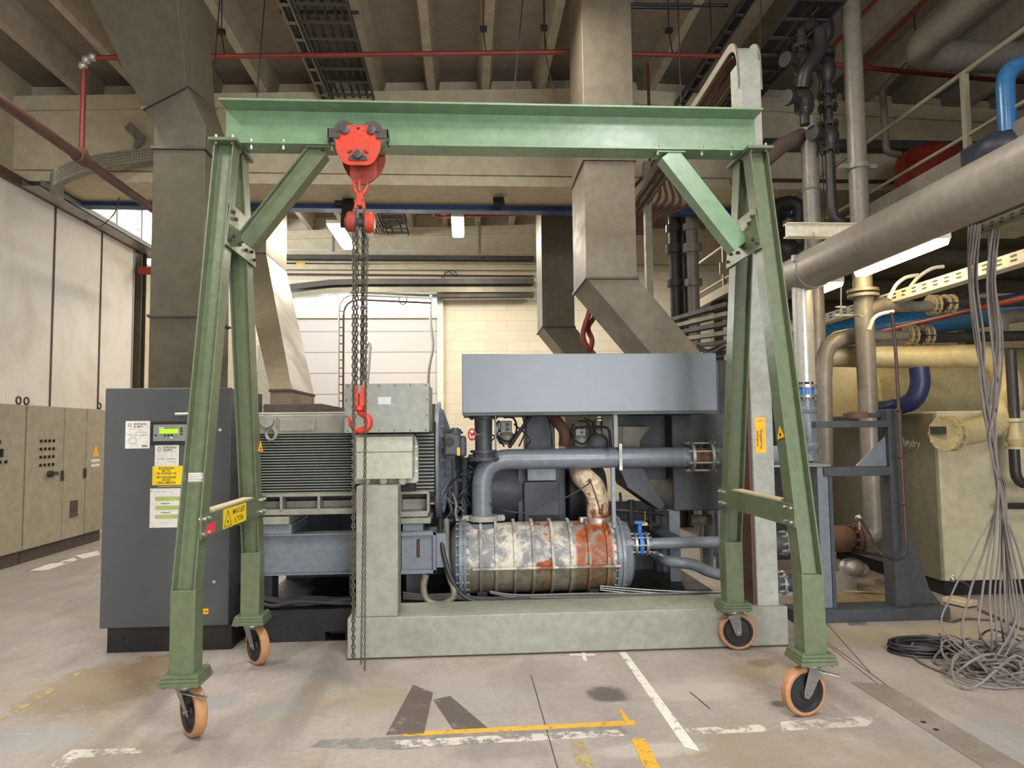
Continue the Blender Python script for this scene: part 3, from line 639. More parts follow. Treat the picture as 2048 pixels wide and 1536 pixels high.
        dpl = MB().box(X0 - 0.045, X0 + 0.045, yv - 0.0065, yv - 0.005, d.z - 0.030, d.z + 0.030)
        part(G, 'data_plate', dpl, M['white'], 'pale printed label inside the left front leg')
        ln = MB()
        for i in range(6): ln.box(X0 - 0.04, X0 + 0.035 - 0.01 * (i % 3), yv - 0.0085, yv - 0.0066, d.z + 0.020 - i * 0.009, d.z + 0.022 - i * 0.009)
        part(G, 'label_print', ln, M['greyink'], 'rows of small grey print')

# ------------------------------------------------------------ push trolley on the beam
xt0, xt1 = XY(670, 290, YC - 0.13), XY(762, 290, YC - 0.13); xm = (xt0 + xt1) / 2
zt0, zt1 = ZY(716, 330, YC - 0.13), ZY(716, 250, YC - 0.13)
T = thing('beam_trolley', 'red push trolley clamped round the lower flange of the green beam', 'trolley', (xm, YC, zt0))
H_ = (xt1 - xt0) / 2
def cheek(yp, th):
    pts = [(xm - H_ * 0.72, yp, zt1), (xm + H_ * 0.72, yp, zt1), (xm + H_ * 0.98, yp, zt1 - 0.07), (xm + H_, yp, zt0 + 0.10), (xm + H_ * 0.62, yp, zt0), (xm - H_ * 0.62, yp, zt0), (xm - H_, yp, zt0 + 0.10), (xm - H_ * 0.98, yp, zt1 - 0.07)]
    return MB().prism(rpoly(pts, 0.045), (0, th, 0))
yf = YC - 0.13; ybk = YC + 0.122
f1 = part(T, 'side_plate', cheek(yf, 0.008), M['red'], None, 0.0015)
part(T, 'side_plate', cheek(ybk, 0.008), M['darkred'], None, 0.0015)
zaxl = zb + 0.075
wm = MB()
for s_ in (-1, 1):
    for (ya, yb_) in ((yf + 0.009, YC - 0.012),):
        wm.lathe((xm + s_ * 0.085, yf + 0.009, zaxl), (0, 1, 0), [(0, 0.066), (0.014, 0.068), (0.016, 0.058), (0.045, 0.056), (0.05, 0.05)], 24)
        wm.lathe((xm + s_ * 0.085, ybk - 0.001, zaxl), (0, -1, 0), [(0, 0.066), (0.014, 0.068), (0.016, 0.058), (0.045, 0.056), (0.05, 0.05)], 24)
part(T, 'wheel_set', wm, M['darksteel'], 'grey flanged running wheels')
for s_ in (-1, 1):
    part(f1, 'axle_cap', MB().lathe((xm + s_ * 0.083, yf, zaxl - 0.0), (0, -1, 0), [(0, 0.030), (0.012, 0.029), (0.015, 0.022)], 20), M['darksteel'], 'grey round axle end', 0)
    bk = MB().box(xm + s_ * (H_ + 0.045), xm + s_ * (H_ - 0.03), yf - 0.012, yf - 0.001, zaxl - 0.055, zaxl + 0.005).box(xm + s_ * (H_ + 0.045), xm + s_ * (H_ + 0.037), yf - 0.012, yf + 0.09, zaxl - 0.075, zaxl + 0.004).cyl((xm + s_ * (H_ - 0.015), yf - 0.02, zaxl - 0.01), (xm + s_ * (H_ - 0.015), yf, zaxl - 0.01), 0.010, 6)
    part(T, 'buffer_bracket', bk, M['darksteel'], 'grey angled end bracket', 0.001)
    part(f1, 'split_pin', MB().cyl((xm + s_ * 0.05, yf - 0.01, zt0 + 0.085), (xm + s_ * 0.05, yf, zt0 + 0.085), 0.009, 8).bar((xm + s_ * 0.065, yf - 0.006, zt0 + 0.078), (xm + s_ * 0.035, yf - 0.006, zt0 + 0.092), 0.004, 0.008), M['darksteel'])
zpn = zt0 + 0.062
part(f1, 'retaining_plate', MB().prism(rpoly([(xm - 0.06, yf - 0.008, zpn - 0.034), (xm + 0.06, yf - 0.008, zpn - 0.034), (xm + 0.055, yf - 0.008, zpn - 0.008), (xm + 0.02, yf - 0.008, zpn + 0.006), (xm - 0.02, yf - 0.008, zpn + 0.006), (xm - 0.055, yf - 0.008, zpn - 0.008)], 0.01), (0, 0.007, 0)), M['darksteel'], 'dark keeper plate', 0.001)
part(T, 'suspension_bolt', MB().cyl((xm, yf - 0.018, zpn), (xm, ybk + 0.02, zpn), 0.017, 16).lathe((xm, yf - 0.019, zpn), (0, -1, 0), [(0, 0.028), (0.01, 0.027), (0.012, 0.02)], 20), M['darksteel'], 'grey through bolt carrying the hoist')
part(f1, 'round_hole', MB().lathe((xm, yf - 0.0005, zt1 - 0.022), (0, -1, 0), [(0, 0.010), (0.001, 0.010)], 16), M['black'])
# rounded lower hanger
zh = zt0 - 0.005
part(T, 'hanger', MB().prism(rpoly([(xm - 0.07, YC - 0.012, zpn + 0.03), (xm + 0.10, YC - 0.012, zpn + 0.03), (xm + 0.10, YC - 0.012, zh - 0.03), (xm + 0.04, YC - 0.012, zh - 0.075), (xm - 0.03, YC - 0.012, zh - 0.075), (xm - 0.07, YC - 0.012, zh - 0.03)], 0.03), (0, 0.024, 0)), M['darkred'], 'dark red lower hanger plate', 0.002)

# ------------------------------------------------------------ chain hoist
hx = XY(720, 400, YC)
def hz(y): return ZY(720, y, YC)
HO = thing('chain_hoist', 'red manual chain hoist with hook and steel chains hanging from the trolley', 'chain hoist', (hx, YC, hz(865)))
# top shackle
sh = MB().tube(rnd([(hx - 0.034, YC, hz(348)), (hx - 0.045, YC, hz(372)), (hx - 0.012, YC, hz(392)), (hx + 0.012, YC, hz(392)), (hx + 0.05, YC, hz(372)), (hx + 0.036, YC, hz(348))], 0.03), 0.011, 10)
sh.tube([(hx, YC - 0.022, hz(362)), (hx, YC - 0.022, hz(385))], 0.009, 8).prism([(hx - 0.022, YC - 0.018, hz(384)), (hx + 0.022, YC - 0.018, hz(384)), (hx + 0.018, YC - 0.018, hz(400)), (hx - 0.018, YC - 0.018, hz(400))], (0, 0.036, 0))
part(HO, 'top_hook', sh, M['red'], None, 0.001)
yk = MB()
for s_ in (-1, 1):
    yk.prism([(hx + s_ * 0.012, YC - 0.02, hz(398)), (hx + s_ * 0.028, YC - 0.02, hz(402)), (hx + s_ * 0.042, YC - 0.02, hz(430)), (hx + s_ * 0.020, YC - 0.02, hz(434)), (hx + s_ * 0.016, YC - 0.02, hz(415))], (0, 0.04, 0))
yk.box(hx - 0.02, hx + 0.02, YC - 0.02, YC + 0.02, hz(412), hz(398))
part(HO, 'yoke', yk, M['red'], None, 0.002)
xc0, xc1 = XY(693, 440, YC), XY(713, 440, YC)
zm = hz(445)
part(HO, 'gear_cover', MB().lathe((xc1, YC, zm), (-1, 0, 0.12), [(0, 0.066), (0.05, 0.066), (0.062, 0.058), (0.066, 0.03), (0.074, 0.028), (0.076, 0.001)], 28), M['darkred'], 'rusty red round gear cover')
part(HO, 'frame_plate', MB().prism(rpoly([(xc1, YC - 0.05, hz(418)), (xc1, YC + 0.05, hz(418)), (xc1, YC + 0.07, zm), (xc1, YC + 0.04, hz(474)), (xc1, YC - 0.04, hz(474)), (xc1, YC - 0.07, zm)], 0.02), (0.008, 0, 0)).prism(rpoly([(xc1 + 0.055, YC - 0.05, hz(418)), (xc1 + 0.055, YC + 0.05, hz(418)), (xc1 + 0.055, YC + 0.07, zm), (xc1 + 0.055, YC + 0.04, hz(474)), (xc1 + 0.055, YC - 0.04, hz(474)), (xc1 + 0.055, YC - 0.07, zm)], 0.02), (0.008, 0, 0)).cyl((xc1, YC, zm), (xc1 + 0.06, YC, zm), 0.03), M['darksteel'], 'dark frame plates', 0.001)
xw = xc1 + 0.075
hw = MB().lathe((xw, YC, zm), (1, 0, 0), [(0, 0.02), (0, 0.062), (0.006, 0.066), (0.014, 0.050), (0.022, 0.066), (0.028, 0.062), (0.028, 0.02)], 28)
part(HO, 'hand_wheel', hw, M['chain'], 'dark pocketed hand wheel')
hc = MB().lathe((xw + 0.018, YC, zm), (1, 0, 0), [(0, 0.066), (0.016, 0.064), (0.022, 0.045), (0.022, 0.001)], 28).lathe((xw - 0.012, YC, zm + 0.0), (1, 0, 0), [(0, 0.068), (0.03, 0.070), (0.03, 0.066), (0, 0.064), (0, 0.068)], 28)
part(HO, 'wheel_cover', hc, M['red'], 'bright red wheel cover')
# chains
ctop = hz(455); cb_ = hz(770)
lc = MB(); lc.chain((XY(716, 460, YC), YC - 0.03, ctop), (XY(713, 765, YC), YC - 0.015, cb_), 0.040, 0.029, 0.0062)
lc.chain((XY(725, 460, YC), YC + 0.02, ctop), (XY(722, 765, YC), YC + 0.012, cb_), 0.040, 0.029, 0.0062)
lc.chain((XY(729, 460, YC), YC - 0.01, ctop), (XY(727, 765, YC), YC - 0.02, hz(760)), 0.038, 0.024, 0.005)
part(HO, 'load_chain', lc, M['chain'], 'thick load chain strands')
part(HO, 'slack_chain', MB().chain((XY(712, 470, YC) - 0.006, YC - 0.055, hz(470)), (XY(709, 1310, YC), YC - 0.05, hz(1310)), 0.038, 0.028, 0.006), M['chain'], 'long loose end of the load chain')
hcn = MB().chain((XY(736, 470, YC), YC - 0.06, hz(470)), (XY(732, 1330, YC), YC - 0.06, hz(1335)), 0.028, 0.016, 0.003)
hcn.chain((XY(733, 470, YC), YC + 0.06, hz(470)), (XY(724, 1330, YC), YC - 0.04, hz(1325)), 0.028, 0.016, 0.003)
part(HO, 'hand_chain', hcn, M['chain'], 'thin hand chain loop')
# bottom block and hook
bx = XY(719, 790, YC)
bl = MB()
for s_ in (-1, 1): bl.prism(rpoly([(bx + s_ * 0.036, YC - 0.03, hz(775)), (bx + s_ * 0.015, YC - 0.03, hz(770)), (bx + s_ * 0.012, YC - 0.03, hz(782)), (bx + s_ * 0.004, YC - 0.03, hz(788)), (bx + s_ * 0.004, YC - 0.03, hz(812)), (bx + s_ * 0.038, YC - 0.03, hz(812))], 0.004), (0, 0.06, 0))
blo = part(HO, 'bottom_block', bl, M['red'], None, 0.003)
part(blo, 'block_bolt', MB().cyl((bx - 0.045, YC, hz(790)), (bx + 0.045, YC, hz(790)), 0.010, 8), M['darksteel'])
part(HO, 'swivel_collar', MB().lathe((bx - 0.002, YC, hz(822)), (0, 0, 1), [(0, 0.030), (0.006, 0.042), (0.026, 0.044), (0.034, 0.036)], 20), M['red'])
hk = [(XY(x, y, YC), YC, ZY(x, y, YC)) for x, y in ((718, 812), (718, 822), (722, 826), (731, 831), (737, 840), (737, 850), (731, 858), (720, 861.5), (709, 858), (702, 850), (699, 840), (696.5, 831))]
hk = spline(hk, 5); n_ = len(hk); rr = [0.012 + 0.014 * math.sin(math.pi * min(1, i / n_ * 1.25)) ** 1.2 if i < n_ * 0.8 else 0.014 * (1 - (i / n_ - 0.8) / 0.2) + 0.002 for i in range(n_)]
rr = [max(0.003, min(0.027, q)) for q in rr]; rr[:5] = [0.015] * 5
part(HO, 'hook', MB().tube(hk, rr, 14), M['red'], 'bright red swivel hook')
part(HO, 'safety_latch', MB().bar((XY(716, 826, YC), YC, hz(826)), (XY(704, 850, YC), YC, hz(852)), 0.012, 0.003, (1, 0, 0.3)), M['red'])
# ------------------------------------------------------------ switch cabinets along the partition
XF = -5.55
def eyeb(mb, y, z): mb.ring((XF - 0.06, y, z + 0.055), (1, 0, 0), 0.045, 0.011, 20, 6); mb.cyl((XF - 0.06, y, z), (XF - 0.06, y, z + 0.02), 0.02, 10)
cabs = [(6.1, 7.7, 'beige switch cabinet farthest left, cut by the picture edge'), (7.72, 9.36, 'beige switch cabinet with a few knobs in its upper half'), (9.38, 11.33, 'beige double switch cabinet with a grid of sixteen switches')]
zc0, zc1 = 0.16, 1.99
for i, (ya, yb_, lab) in enumerate(cabs):
    t = thing('switch_cabinet', lab, 'electrical cabinet', ((XF - 0.3), (ya + yb_) / 2, 0), 'row of beige switch cabinets')
    part(t, 'body', MB().box(-6.04, XF - 0.022, ya, yb_, zc0, zc1), M['beige'], None, 0.004)
    part(t, 'base_frame', MB().box(-6.0, XF - 0.04, ya, yb_, 0, zc0), M['darkbrown'], 'dark brown base frame')
    doors = [(ya, yb_)] if i < 2 else [(ya, 10.22), (10.22, 10.80), (10.80, yb_)]
    for (a, b) in doors:
        d = part(t, 'door', MB().box(XF - 0.02, XF, a + 0.008, b - 0.008, zc0 + 0.01, zc1 - 0.01), M['beige'], None, 0.005)
        if i == 2 and b < 11:
            part(d, 'handle', MB().box(XF, XF + 0.03, b - 0.05, b - 0.025, 0.98, 1.12), M['darksteel'], 'dark lever handle', 0.003)
    eb = MB()
    for yy in (ya + 0.07, yb_ - 0.07): eyeb(eb, yy, zc1)
    part(t, 'lifting_eye', eb, M['darksteel'], 'dark lifting eyes on top')
    kn = MB()
    if i == 2:
        for r_ in range(4):
            for c in range(4):
                y_, z_ = 9.68 + c * 0.095 + 0.0, 1.53 - r_ * 0.105
                kn.cyl((XF, y_, z_), (XF + 0.012, y_, z_), 0.02, 10).box(XF + 0.012, XF + 0.02, y_ - 0.006, y_ + 0.006, z_ - 0.02, z_ + 0.02)
        part(t, 'switch_knob', kn, M['black'], 'four rows of black rotary switches')
        part(t, 'main_switch', MB().cyl((XF, 9.88, 1.09), (XF + 0.05, 9.88, 1.09), 0.045, 14).box(XF + 0.05, XF + 0.09, 9.85, 9.95, 1.07, 1.12), M['darksteel'], 'larger dark main switch')
        part(t, 'vent_grille', MB().box(XF, XF + 0.012, 10.42, 10.60, 0.50, 0.68).box(XF, XF + 0.02, 10.41, 10.61, 0.46, 0.485), M['darkbrown'], 'small dark vent grille')
        part(t, 'warning_label', MB().prism([(XF + 0.001, 10.98, 1.28), (XF + 0.001, 11.16, 1.28), (XF + 0.001, 11.07, 1.46)], (0.002, 0, 0)), M['amber'], 'yellow voltage triangle')
        part(t, 'text_label', MB().box(XF, XF + 0.002, 10.95, 11.19, 1.20, 1.24).box(XF, XF + 0.002, 10.95, 11.19, 1.13, 1.17), M['white'])
    elif i == 1:
        for (y_, z_) in ((8.85, 1.53), (8.75, 1.53), (8.65, 1.53), (8.75, 1.29), (8.87, 1.29), (8.98, 1.29), (8.62, 1.29)):
            kn.cyl((XF, y_, z_), (XF + 0.012, y_, z_), 0.02, 10).box(XF + 0.012, XF + 0.02, y_ - 0.006, y_ + 0.006, z_ - 0.02, z_ + 0.02)
        part(t, 'switch_knob', kn, M['black'], 'black rotary switches')
        part(t, 'main_switch', MB().cyl((XF, 8.82, 1.40), (XF + 0.03, 8.82, 1.40), 0.035, 14).box(XF + 0.03, XF + 0.07, 8.81, 8.83, 1.35, 1.45), M['black'])

# ------------------------------------------------------------ compressor control cabinet
Y0 = 5.5
cx0, cx1 = XY(205, 1000, Y0), XY(460, 1000, Y0); czb, czt = ZY(330, 1254, Y0), ZY(330, 776, Y0)
CC = thing('control_cabinet', 'tall anthracite control cabinet with lit display and service notices', 'control cabinet', ((cx0 + cx1) / 2, Y0 + 0.4, 0))
part(CC, 'body', MB().box(cx0 + 0.01, cx1 - 0.01, Y0 + 0.03, Y0 + 0.85, czb, czt - 0.006), M['cab'], None, 0.004)
part(CC, 'base', MB().box(cx0 + 0.05, cx1 + 0.02, Y0 + 0.02, Y0 + 0.85, 0, czb), M['black'], 'black plinth').data
dr_ = part(CC, 'door', MB().box(cx0, cx1, Y0, Y0 + 0.03, czb, czt), M['cab'], None, 0.006)
part(CC, 'slot', MB().box(XY(233, 1275, Y0), XY(244, 1275, Y0), Y0 + 0.012, Y0 + 0.02, ZY(240, 1281, Y0), ZY(240, 1275, Y0)), M['rubber'])
def onface(x0, y0, x1, y1, th=0.004, Y=Y0):
    return MB().box(XY(x0, (y0 + y1) / 2, Y), XY(x1, (y0 + y1) / 2, Y), Y - th, Y - 0.0002, ZY((x0 + x1) / 2, y1, Y), ZY((x0 + x1) / 2, y0, Y))
part(dr_, 'door_handle', MB().cyl((XY(354, 829, Y0), Y0 - 0.03, ZY(354, 829, Y0)), (XY(395, 829, Y0), Y0 - 0.03, ZY(354, 828, Y0)), 0.012).box(XY(370, 829, Y0), XY(385, 829, Y0), Y0 - 0.03, Y0, ZY(370, 831, Y0), ZY(370, 826, Y0)), M['bright'], 'chrome bar handle')
dsp = part(CC, 'display_bezel', onface(302, 843, 392, 890, 0.006), M['rubber'], 'black bezel of the controller')
part(dsp, 'controller_face', onface(308, 849, 386, 882, 0.012), M['termbox'], 'light grey controller face')
part(dsp, 'lcd_screen', onface(320, 858, 358, 867, 0.014), M['lcd'], 'glowing green screen')
part(dsp, 'screen_cap', onface(319, 854.5, 330, 857.5, 0.014), M['white'])
bt = MB()
for (x, y) in ((331, 870.5), (338, 870.5), (344.5, 870.5), (312.5, 870.5), (364, 857), (364, 862), (364, 868)):
    p = PY(x, y, Y0); bt.lathe((p.x, Y0 - 0.0121, p.z), (0, -1, 0), [(0, 0.008), (0.004, 0.007)], 12)
part(dsp, 'button', bt, M['black'], 'round black push buttons')
p = PY(344, 875.5, Y0); part(dsp, 'indicator_light', MB().lathe((p.x, Y0 - 0.0121, p.z), (0, -1, 0), [(0, 0.005), (0.003, 0.004)], 10), M['winglow'], 'small lit indicator')
def notice(name, lab, x0, y0, x1, y1, mat, rows, ink, skew=0.0, th=0.003):
    o = part(CC, name, onface(x0, y0, x1, y1, th), mat, lab); m = MB()
    for (bx0, by0, bx1, by1) in rows:
        a = onface(bx0, by0, bx1, by1, th + 0.001).v; m.add(a, [(3, 2, 1, 0), (4, 5, 6, 7), (0, 1, 5, 4), (1, 2, 6, 5), (2, 3, 7, 6), (3, 0, 4, 7)])
    if m.v: part(o, 'print', m, ink)
    return o
def wline(mb, body, x, y, hpx, th=0.004, al='CENTER', sx=1.0):
    p = PY(x, y, Y0); text(mb, body, (p.x, Y0 - th, p.z), hpx * Y0 / F * 1.35, (1, 0, 0), (0, 0, 1), 0.0006, al, sx)
n1_ = notice('service_notice', 'cream service card left of the display', 251, 842, 300, 897, M['white'], [(258, 858.5, 270, 859), (274, 858.5, 282, 859), (270, 864, 294, 864.7), (257, 869.5, 275, 870.6), (279, 869.5, 295, 870.6), (284, 890, 295, 894)], M['greyink'])
tm = MB(); wline(tm, '24/24 Service', 281, 848, 4.0, sx=0.85); wline(tm, '02 689 0', 277, 853.5, 4.0, sx=0.9); p = PY(260, 850, Y0); tm.ring((p.x, Y0 - 0.004, p.z), (0, 1, 0), 0.011, 0.0015, 18, 5); p = PY(266, 881, Y0); tm.ring((p.x, Y0 - 0.004, p.z), (0, 1, 0), 0.026, 0.0012, 24, 5)
part(n1_, 'lettering', tm, M['ink'])
n2_ = notice('service_notice', 'white service card under the display', 310, 890, 358, 932, M['white'], [(315, 903, 323, 903.6), (328, 903, 336, 903.6), (340, 903, 352, 903.6), (314, 917, 330, 918.2), (334, 917, 352, 918.2), (337, 923, 352, 923.6)], M['greyink'])
tm = MB(); wline(tm, '24/24 Service', 340, 895, 4.0, sx=0.85); wline(tm, '02 689 0', 336, 900, 4.0, sx=0.9); p = PY(319, 898, Y0); tm.ring((p.x, Y0 - 0.004, p.z), (0, 1, 0), 0.011, 0.0015, 18, 5)
part(n2_, 'lettering', tm, M['ink'])
n3_ = notice('yellow_notice', 'yellow notice with handwritten capitals', 305, 932, 372, 970, M['yellow'], [], M['ink'])
tm = MB()
for k_, (s_, y_) in enumerate((('BIJ STORINGEN', 936.5), ('BEL TVA', 941.5), ('TEL. WOZNIEF 7.00', 947), ('NIET INSCHAKELIJK', 954.5), ('DETAKE', 960), ('3 SPAL.LOMACHER', 965.5))): wline(tm, s_, 333, y_, 4.2, sx=0.75)
part(n3_, 'lettering', tm, M['ink'])
part(CC, 'clip_bar', onface(317, 971.5, 362, 974, 0.01), M['flangerust'], 'brown clip strip')
n4_ = notice('check_sheet', 'white sheet with three green bars', 300, 976.5, 372, 1055, M['white'], [(303, 981, 305, 983.5), (308, 983, 330, 983.6), (322, 1006, 340, 1008), (322, 1024, 340, 1026)], M['greyink'])
gb = MB()
for y_ in (993, 1011, 1029): gb.add(onface(311, y_, 366, y_ + 8, 0.0045).v, [(3, 2, 1, 0), (4, 5, 6, 7), (0, 1, 5, 4), (1, 2, 6, 5), (2, 3, 7, 6), (3, 0, 4, 7)])
part(n4_, 'green_bar', gb, M['olive'])
part(CC, 'warning_triangle', MB().prism([PY(425, 865, Y0 - 0.001), PY(420.5, 873, Y0 - 0.001), PY(429.5, 873, Y0 - 0.001)], (0, -0.002, 0)), M['amber'], 'small orange warning triangle')
for (x, y) in ((440, 860), (428, 1164)):
    p = PY(x, y, Y0); part(CC, 'door_lock', MB().lathe((p.x, Y0, p.z), (0, -1, 0), [(0, 0.013), (0.006, 0.012), (0.008, 0.006)], 14), M['bright'], 'small round lock')
part(CC, 'amber_label', onface(386, 1217.5, 417, 1228, 0.003), M['amber'], 'amber strip label near the bottom')
tm = MB(); b_ = PY(396, 1222.5, Y0); tm.prism([(b_.x + q * 0.001, Y0 - 0.0045, b_.z + r_ * 0.001) for q, r_ in ((-2, 16), (6, 16), (2, 3), (8, 3), (-4, -18), (0, -2), (-6, -2))], (0, 0.0005, 0)); wline(tm, 'SOL 380', 406, 1223, 4.0, 0.0035)
part(CC, 'label_print', tm, M['ink'])

# ------------------------------------------------------------ painted plinth with its two posts
YP = 5.18
px0, px1 = PZ(694, 1321).x, PZ(1575, 1290).x; pz = 0.285
PF = thing('cable_duct_stand', 'grey-green painted steel plinth carrying a short post and a tall cable post', 'support frame', ((px0 + px1) / 2, YP + 0.2, 0))
part(PF, 'plinth', MB().box(px0, px1, YP, YP + 0.43, 0.006, pz), M['plinth'], None, 0.006)
part(PF, 'kerb', MB().box(px0 - 0.005, px1 + 0.01, YP - 0.008, YP + 0.44, 0, 0.006), M['darkbrown'])
sx0, sx1 = XY(712, 1100, YP + 0.03), XY(796, 1100, YP + 0.03); szt = ZY(760, 972, YP + 0.03)
part(PF, 'short_post', MB().box(sx0, sx1, YP + 0.03, YP + 0.26, pz, szt), M['plinth'], 'short square post under the terminal box', 0.006)
tx0, tx1 = XY(1507, 950, YP + 0.04), XY(1549, 950, YP + 0.04); tzt = ZY(1500, 120, YP + 0.04)
part(PF, 'tall_post', MB().box(tx0, tx1, YP + 0.04, YP + 0.065, pz, tzt).box(tx0, tx0 + 0.006, YP + 0.065, YP + 0.24, pz, tzt).box(tx1 - 0.006, tx1, YP + 0.065, YP + 0.24, pz, tzt), M['post'], 'tall light grey cable duct post', 0.003)
part(PF, 'post_flange', MB().box(tx0 - 0.02, tx0 - 0.001, YP + 0.07, YP + 0.26, pz, 2.5), M['brown'], 'brown channel behind the tall post')
sg0, sg1 = XY(1510, 865, YP + 0.04), XY(1531, 865, YP + 0.04)
sgo = part(PF, 'voltage_sign', MB().box(sg0, sg1, YP + 0.036, YP + 0.0395, ZY(1520, 906, YP + 0.04), ZY(1520, 835, YP + 0.04)), M['amber'], 'amber high voltage sign turned on its side')
tm = MB(); pc = PY(1520, 878, YP + 0.036)
text(tm, 'Hoogspanning', (pc.x + 0.011, YP + 0.036, pc.z), 0.031, (0, 0, -1), (1, 0, 0), 0.0006, sx=0.82); text(tm, 'levensgevaar', (pc.x - 0.016, YP + 0.036, pc.z), 0.029, (0, 0, -1), (1, 0, 0), 0.0006, sx=0.82)
part(sgo, 'lettering', tm, M['ink'], 'black lettering')
pb = PY(1520, 842, YP + 0.036)
part(sgo, 'bolt_symbol', MB().prism([(pb.x + a * 0.001, YP + 0.0352, pb.z + b * 0.001) for a, b in ((-30, 4), (-2, -5), (0, 2), (28, -3), (6, 11), (4, 4))], (0, 0.0006, 0)), M['redsign'], 'red lightning bolt')

# ------------------------------------------------------------ electric motor
YM = 5.78
EM = thing('electric_motor', 'large grey-green finned electric motor with two terminal boxes', 'motor', (-0.9, 6.4, 0.8))
mx0 = -1.70; mx1 = XY(885, 930, YM)
zf0, zf1 = ZY(620, 988, YM), ZY(620, 868, YM)
zax = (ZY(620, 930, YM)); 
part(EM, 'stator', MB().box(mx0 + 0.04, mx1 - 0.06, YM + 0.05, 7.2, zf0 - 0.06, zf1 + 0.1), M['rubber'], 'motor body blackened to shade the gaps between the fins', 0.02)  # black body puts the shade between the fins into the colour
fn = MB(); N = 22
for i in range(N):
    z = zf0 + (zf1 - zf0) * (i + 0.5) / N; fn.box(mx0, XY(704, 930, YM), YM, YM + 0.055, z - 0.0035, z + 0.0035)
part(EM, 'cooling_fin', fn, M['termbox'], 'horizontal cooling fins left of the terminal boxes', kind='stuff')
fn2 = MB(); fx0, fx1 = XY(832, 930, YM), XY(868, 930, YM)
for i in range(17):
    z = ZY(850, 866, YM) + (ZY(850, 985, YM) - ZY(850, 866, YM)) * (i + 0.5) / 17; fn2.box(fx0, fx1, YM, YM + 0.055, z - 0.005, z + 0.005)
part(EM, 'end_fin', fn2, M['motor'], 'short fins beside the end shield', kind='stuff')
zt_a, zt_b = ZY(600, 868, YM), ZY(600, 829, YM)
part(EM, 'top_rail', MB().box(mx0, XY(712, 850, YM), YM - 0.02, YM + 0.25, zt_a, zt_b).box(mx0, XY(700, 830, YM), YM + 0.02, 7.1, zt_b, zt_b + 0.02), M['motor'], None, 0.012)
part(EM, 'blank_plate', MB().box(XY(561, 850, YM), XY(632, 850, YM), YM - 0.032, YM - 0.021, ZY(600, 862, YM), ZY(600, 838, YM)).cyl((XY(622, 858, YM), YM - 0.04, ZY(620, 857, YM)), (XY(622, 858, YM), YM - 0.03, ZY(620, 857, YM)), 0.008, 6), M['motor'], 'rectangular blanking plate', 0.003)
ey = MB().ring((XY(543, 870, YM - 0.05), YM - 0.06, ZY(540, 868, YM - 0.05)), (0.4, 1, 0), 0.045, 0.013, 24, 8); ey.cyl((XY(540, 840, YM), YM - 0.10, ZY(540, 843, YM)), (XY(540, 840, YM), YM - 0.02, ZY(540, 843, YM)), 0.05, 18).box(XY(530, 850, YM), XY(556, 850, YM), YM - 0.05, YM - 0.02, ZY(540, 858, YM), ZY(540, 835, YM))
part(EM, 'lifting_eye', ey, M['motor'], 'cast lifting lug with ring')
cz0 = zt_b + 0.02
part(EM, 'cooler_flange', MB().box(XY(537, 815, YM + 0.3), XY(650, 815, YM + 0.3), YM + 0.15, YM + 1.3, cz0, ZY(600, 809, YM + 0.3)), M['darkbrown'], 'dark flange plate on top', 0.004)
# cast foot frame with pockets
def pocket_frame(x0, x1, zb_, zt_, n, nm):
    m = MB(); th = 0.022; y0, y1 = YM - 0.06, YM + 0.10
    m.box(x0, x1, y0, y1 + 0.1, zt_ - th, zt_).box(x0, x1, y0, y1 + 0.3, zb_, zb_ + 0.045)
    for i in range(n + 1):
        xx = x0 + (x1 - x0) * i / n; m.box(xx - th / 2, xx + th / 2, y0, y1, zb_ + 0.03, zt_ - 0.01)
    m.box(x0, x1, y1 - 0.01, y1, zb_, zt_)
    part(EM, nm, m, M['motor'], 'cast foot rail with rounded pockets', 0.008)
pocket_frame(XY(486, 1010, YM - .06), XY(712, 1010, YM - .06), ZY(600, 1030, YM - .06), ZY(600, 988, YM - .06), 3, 'foot_rail')
pocket_frame(XY(800, 1010, YM - .06), XY(856, 1010, YM - .06), ZY(830, 1034, YM - .06), ZY(830, 983, YM - .06), 1, 'foot_rail')
ft = MB().box(XY(470, 1045, YM), XY(582, 1045, YM), YM - 0.06, YM + 0.6, ZY(540, 1048, YM), ZY(540, 1032, YM)).box(XY(803, 1045, YM), XY(862, 1045, YM), YM - 0.06, YM + 0.6, ZY(830, 1046, YM), ZY(830, 1034, YM)).cyl((XY(832, 1040, YM), YM - 0.03, ZY(830, 1045, YM)), (XY(832, 1020, YM), YM - 0.03, ZY(830, 1022, YM)), 0.012, 6)
part(EM, 'foot_pad', ft, M['motor'], None, 0.006)
# end shield and drive-end housing
xe = XY(868, 920, YM + 0.2); ce = V((xe, YM + 0.62, ZY(870, 925, YM + .3)))
es = MB().lathe(ce - V((0.0, 0, 0)), (1, 0, 0), [(0, 0.50), (0.01, 0.53), (0.04, 0.53), (0.045, 0.48), (0.07, 0.44), (0.10, 0.30), (0.14, 0.26), (0.14, 0.1)], 48)
for i in range(14):
    a = R(100 + i * 13); c_ = ce + V((0.075, -math.cos(R(90) - a + R(90)) * 0.0, 0))
    u = V((0, math.cos(a), math.sin(a))); es.prism([ce + V((0.06, 0, 0)) + u * 0.46, ce + V((0.07, 0, 0)) + u * 0.46, ce + V((0.13, 0, 0)) + u * 0.28, ce + V((0.08, 0, 0)) + u * 0.28], u.cross(V((1, 0, 0))) * 0.014)
part(EM, 'end_shield', es, M['machine'], 'round cast end shield', 0.002)
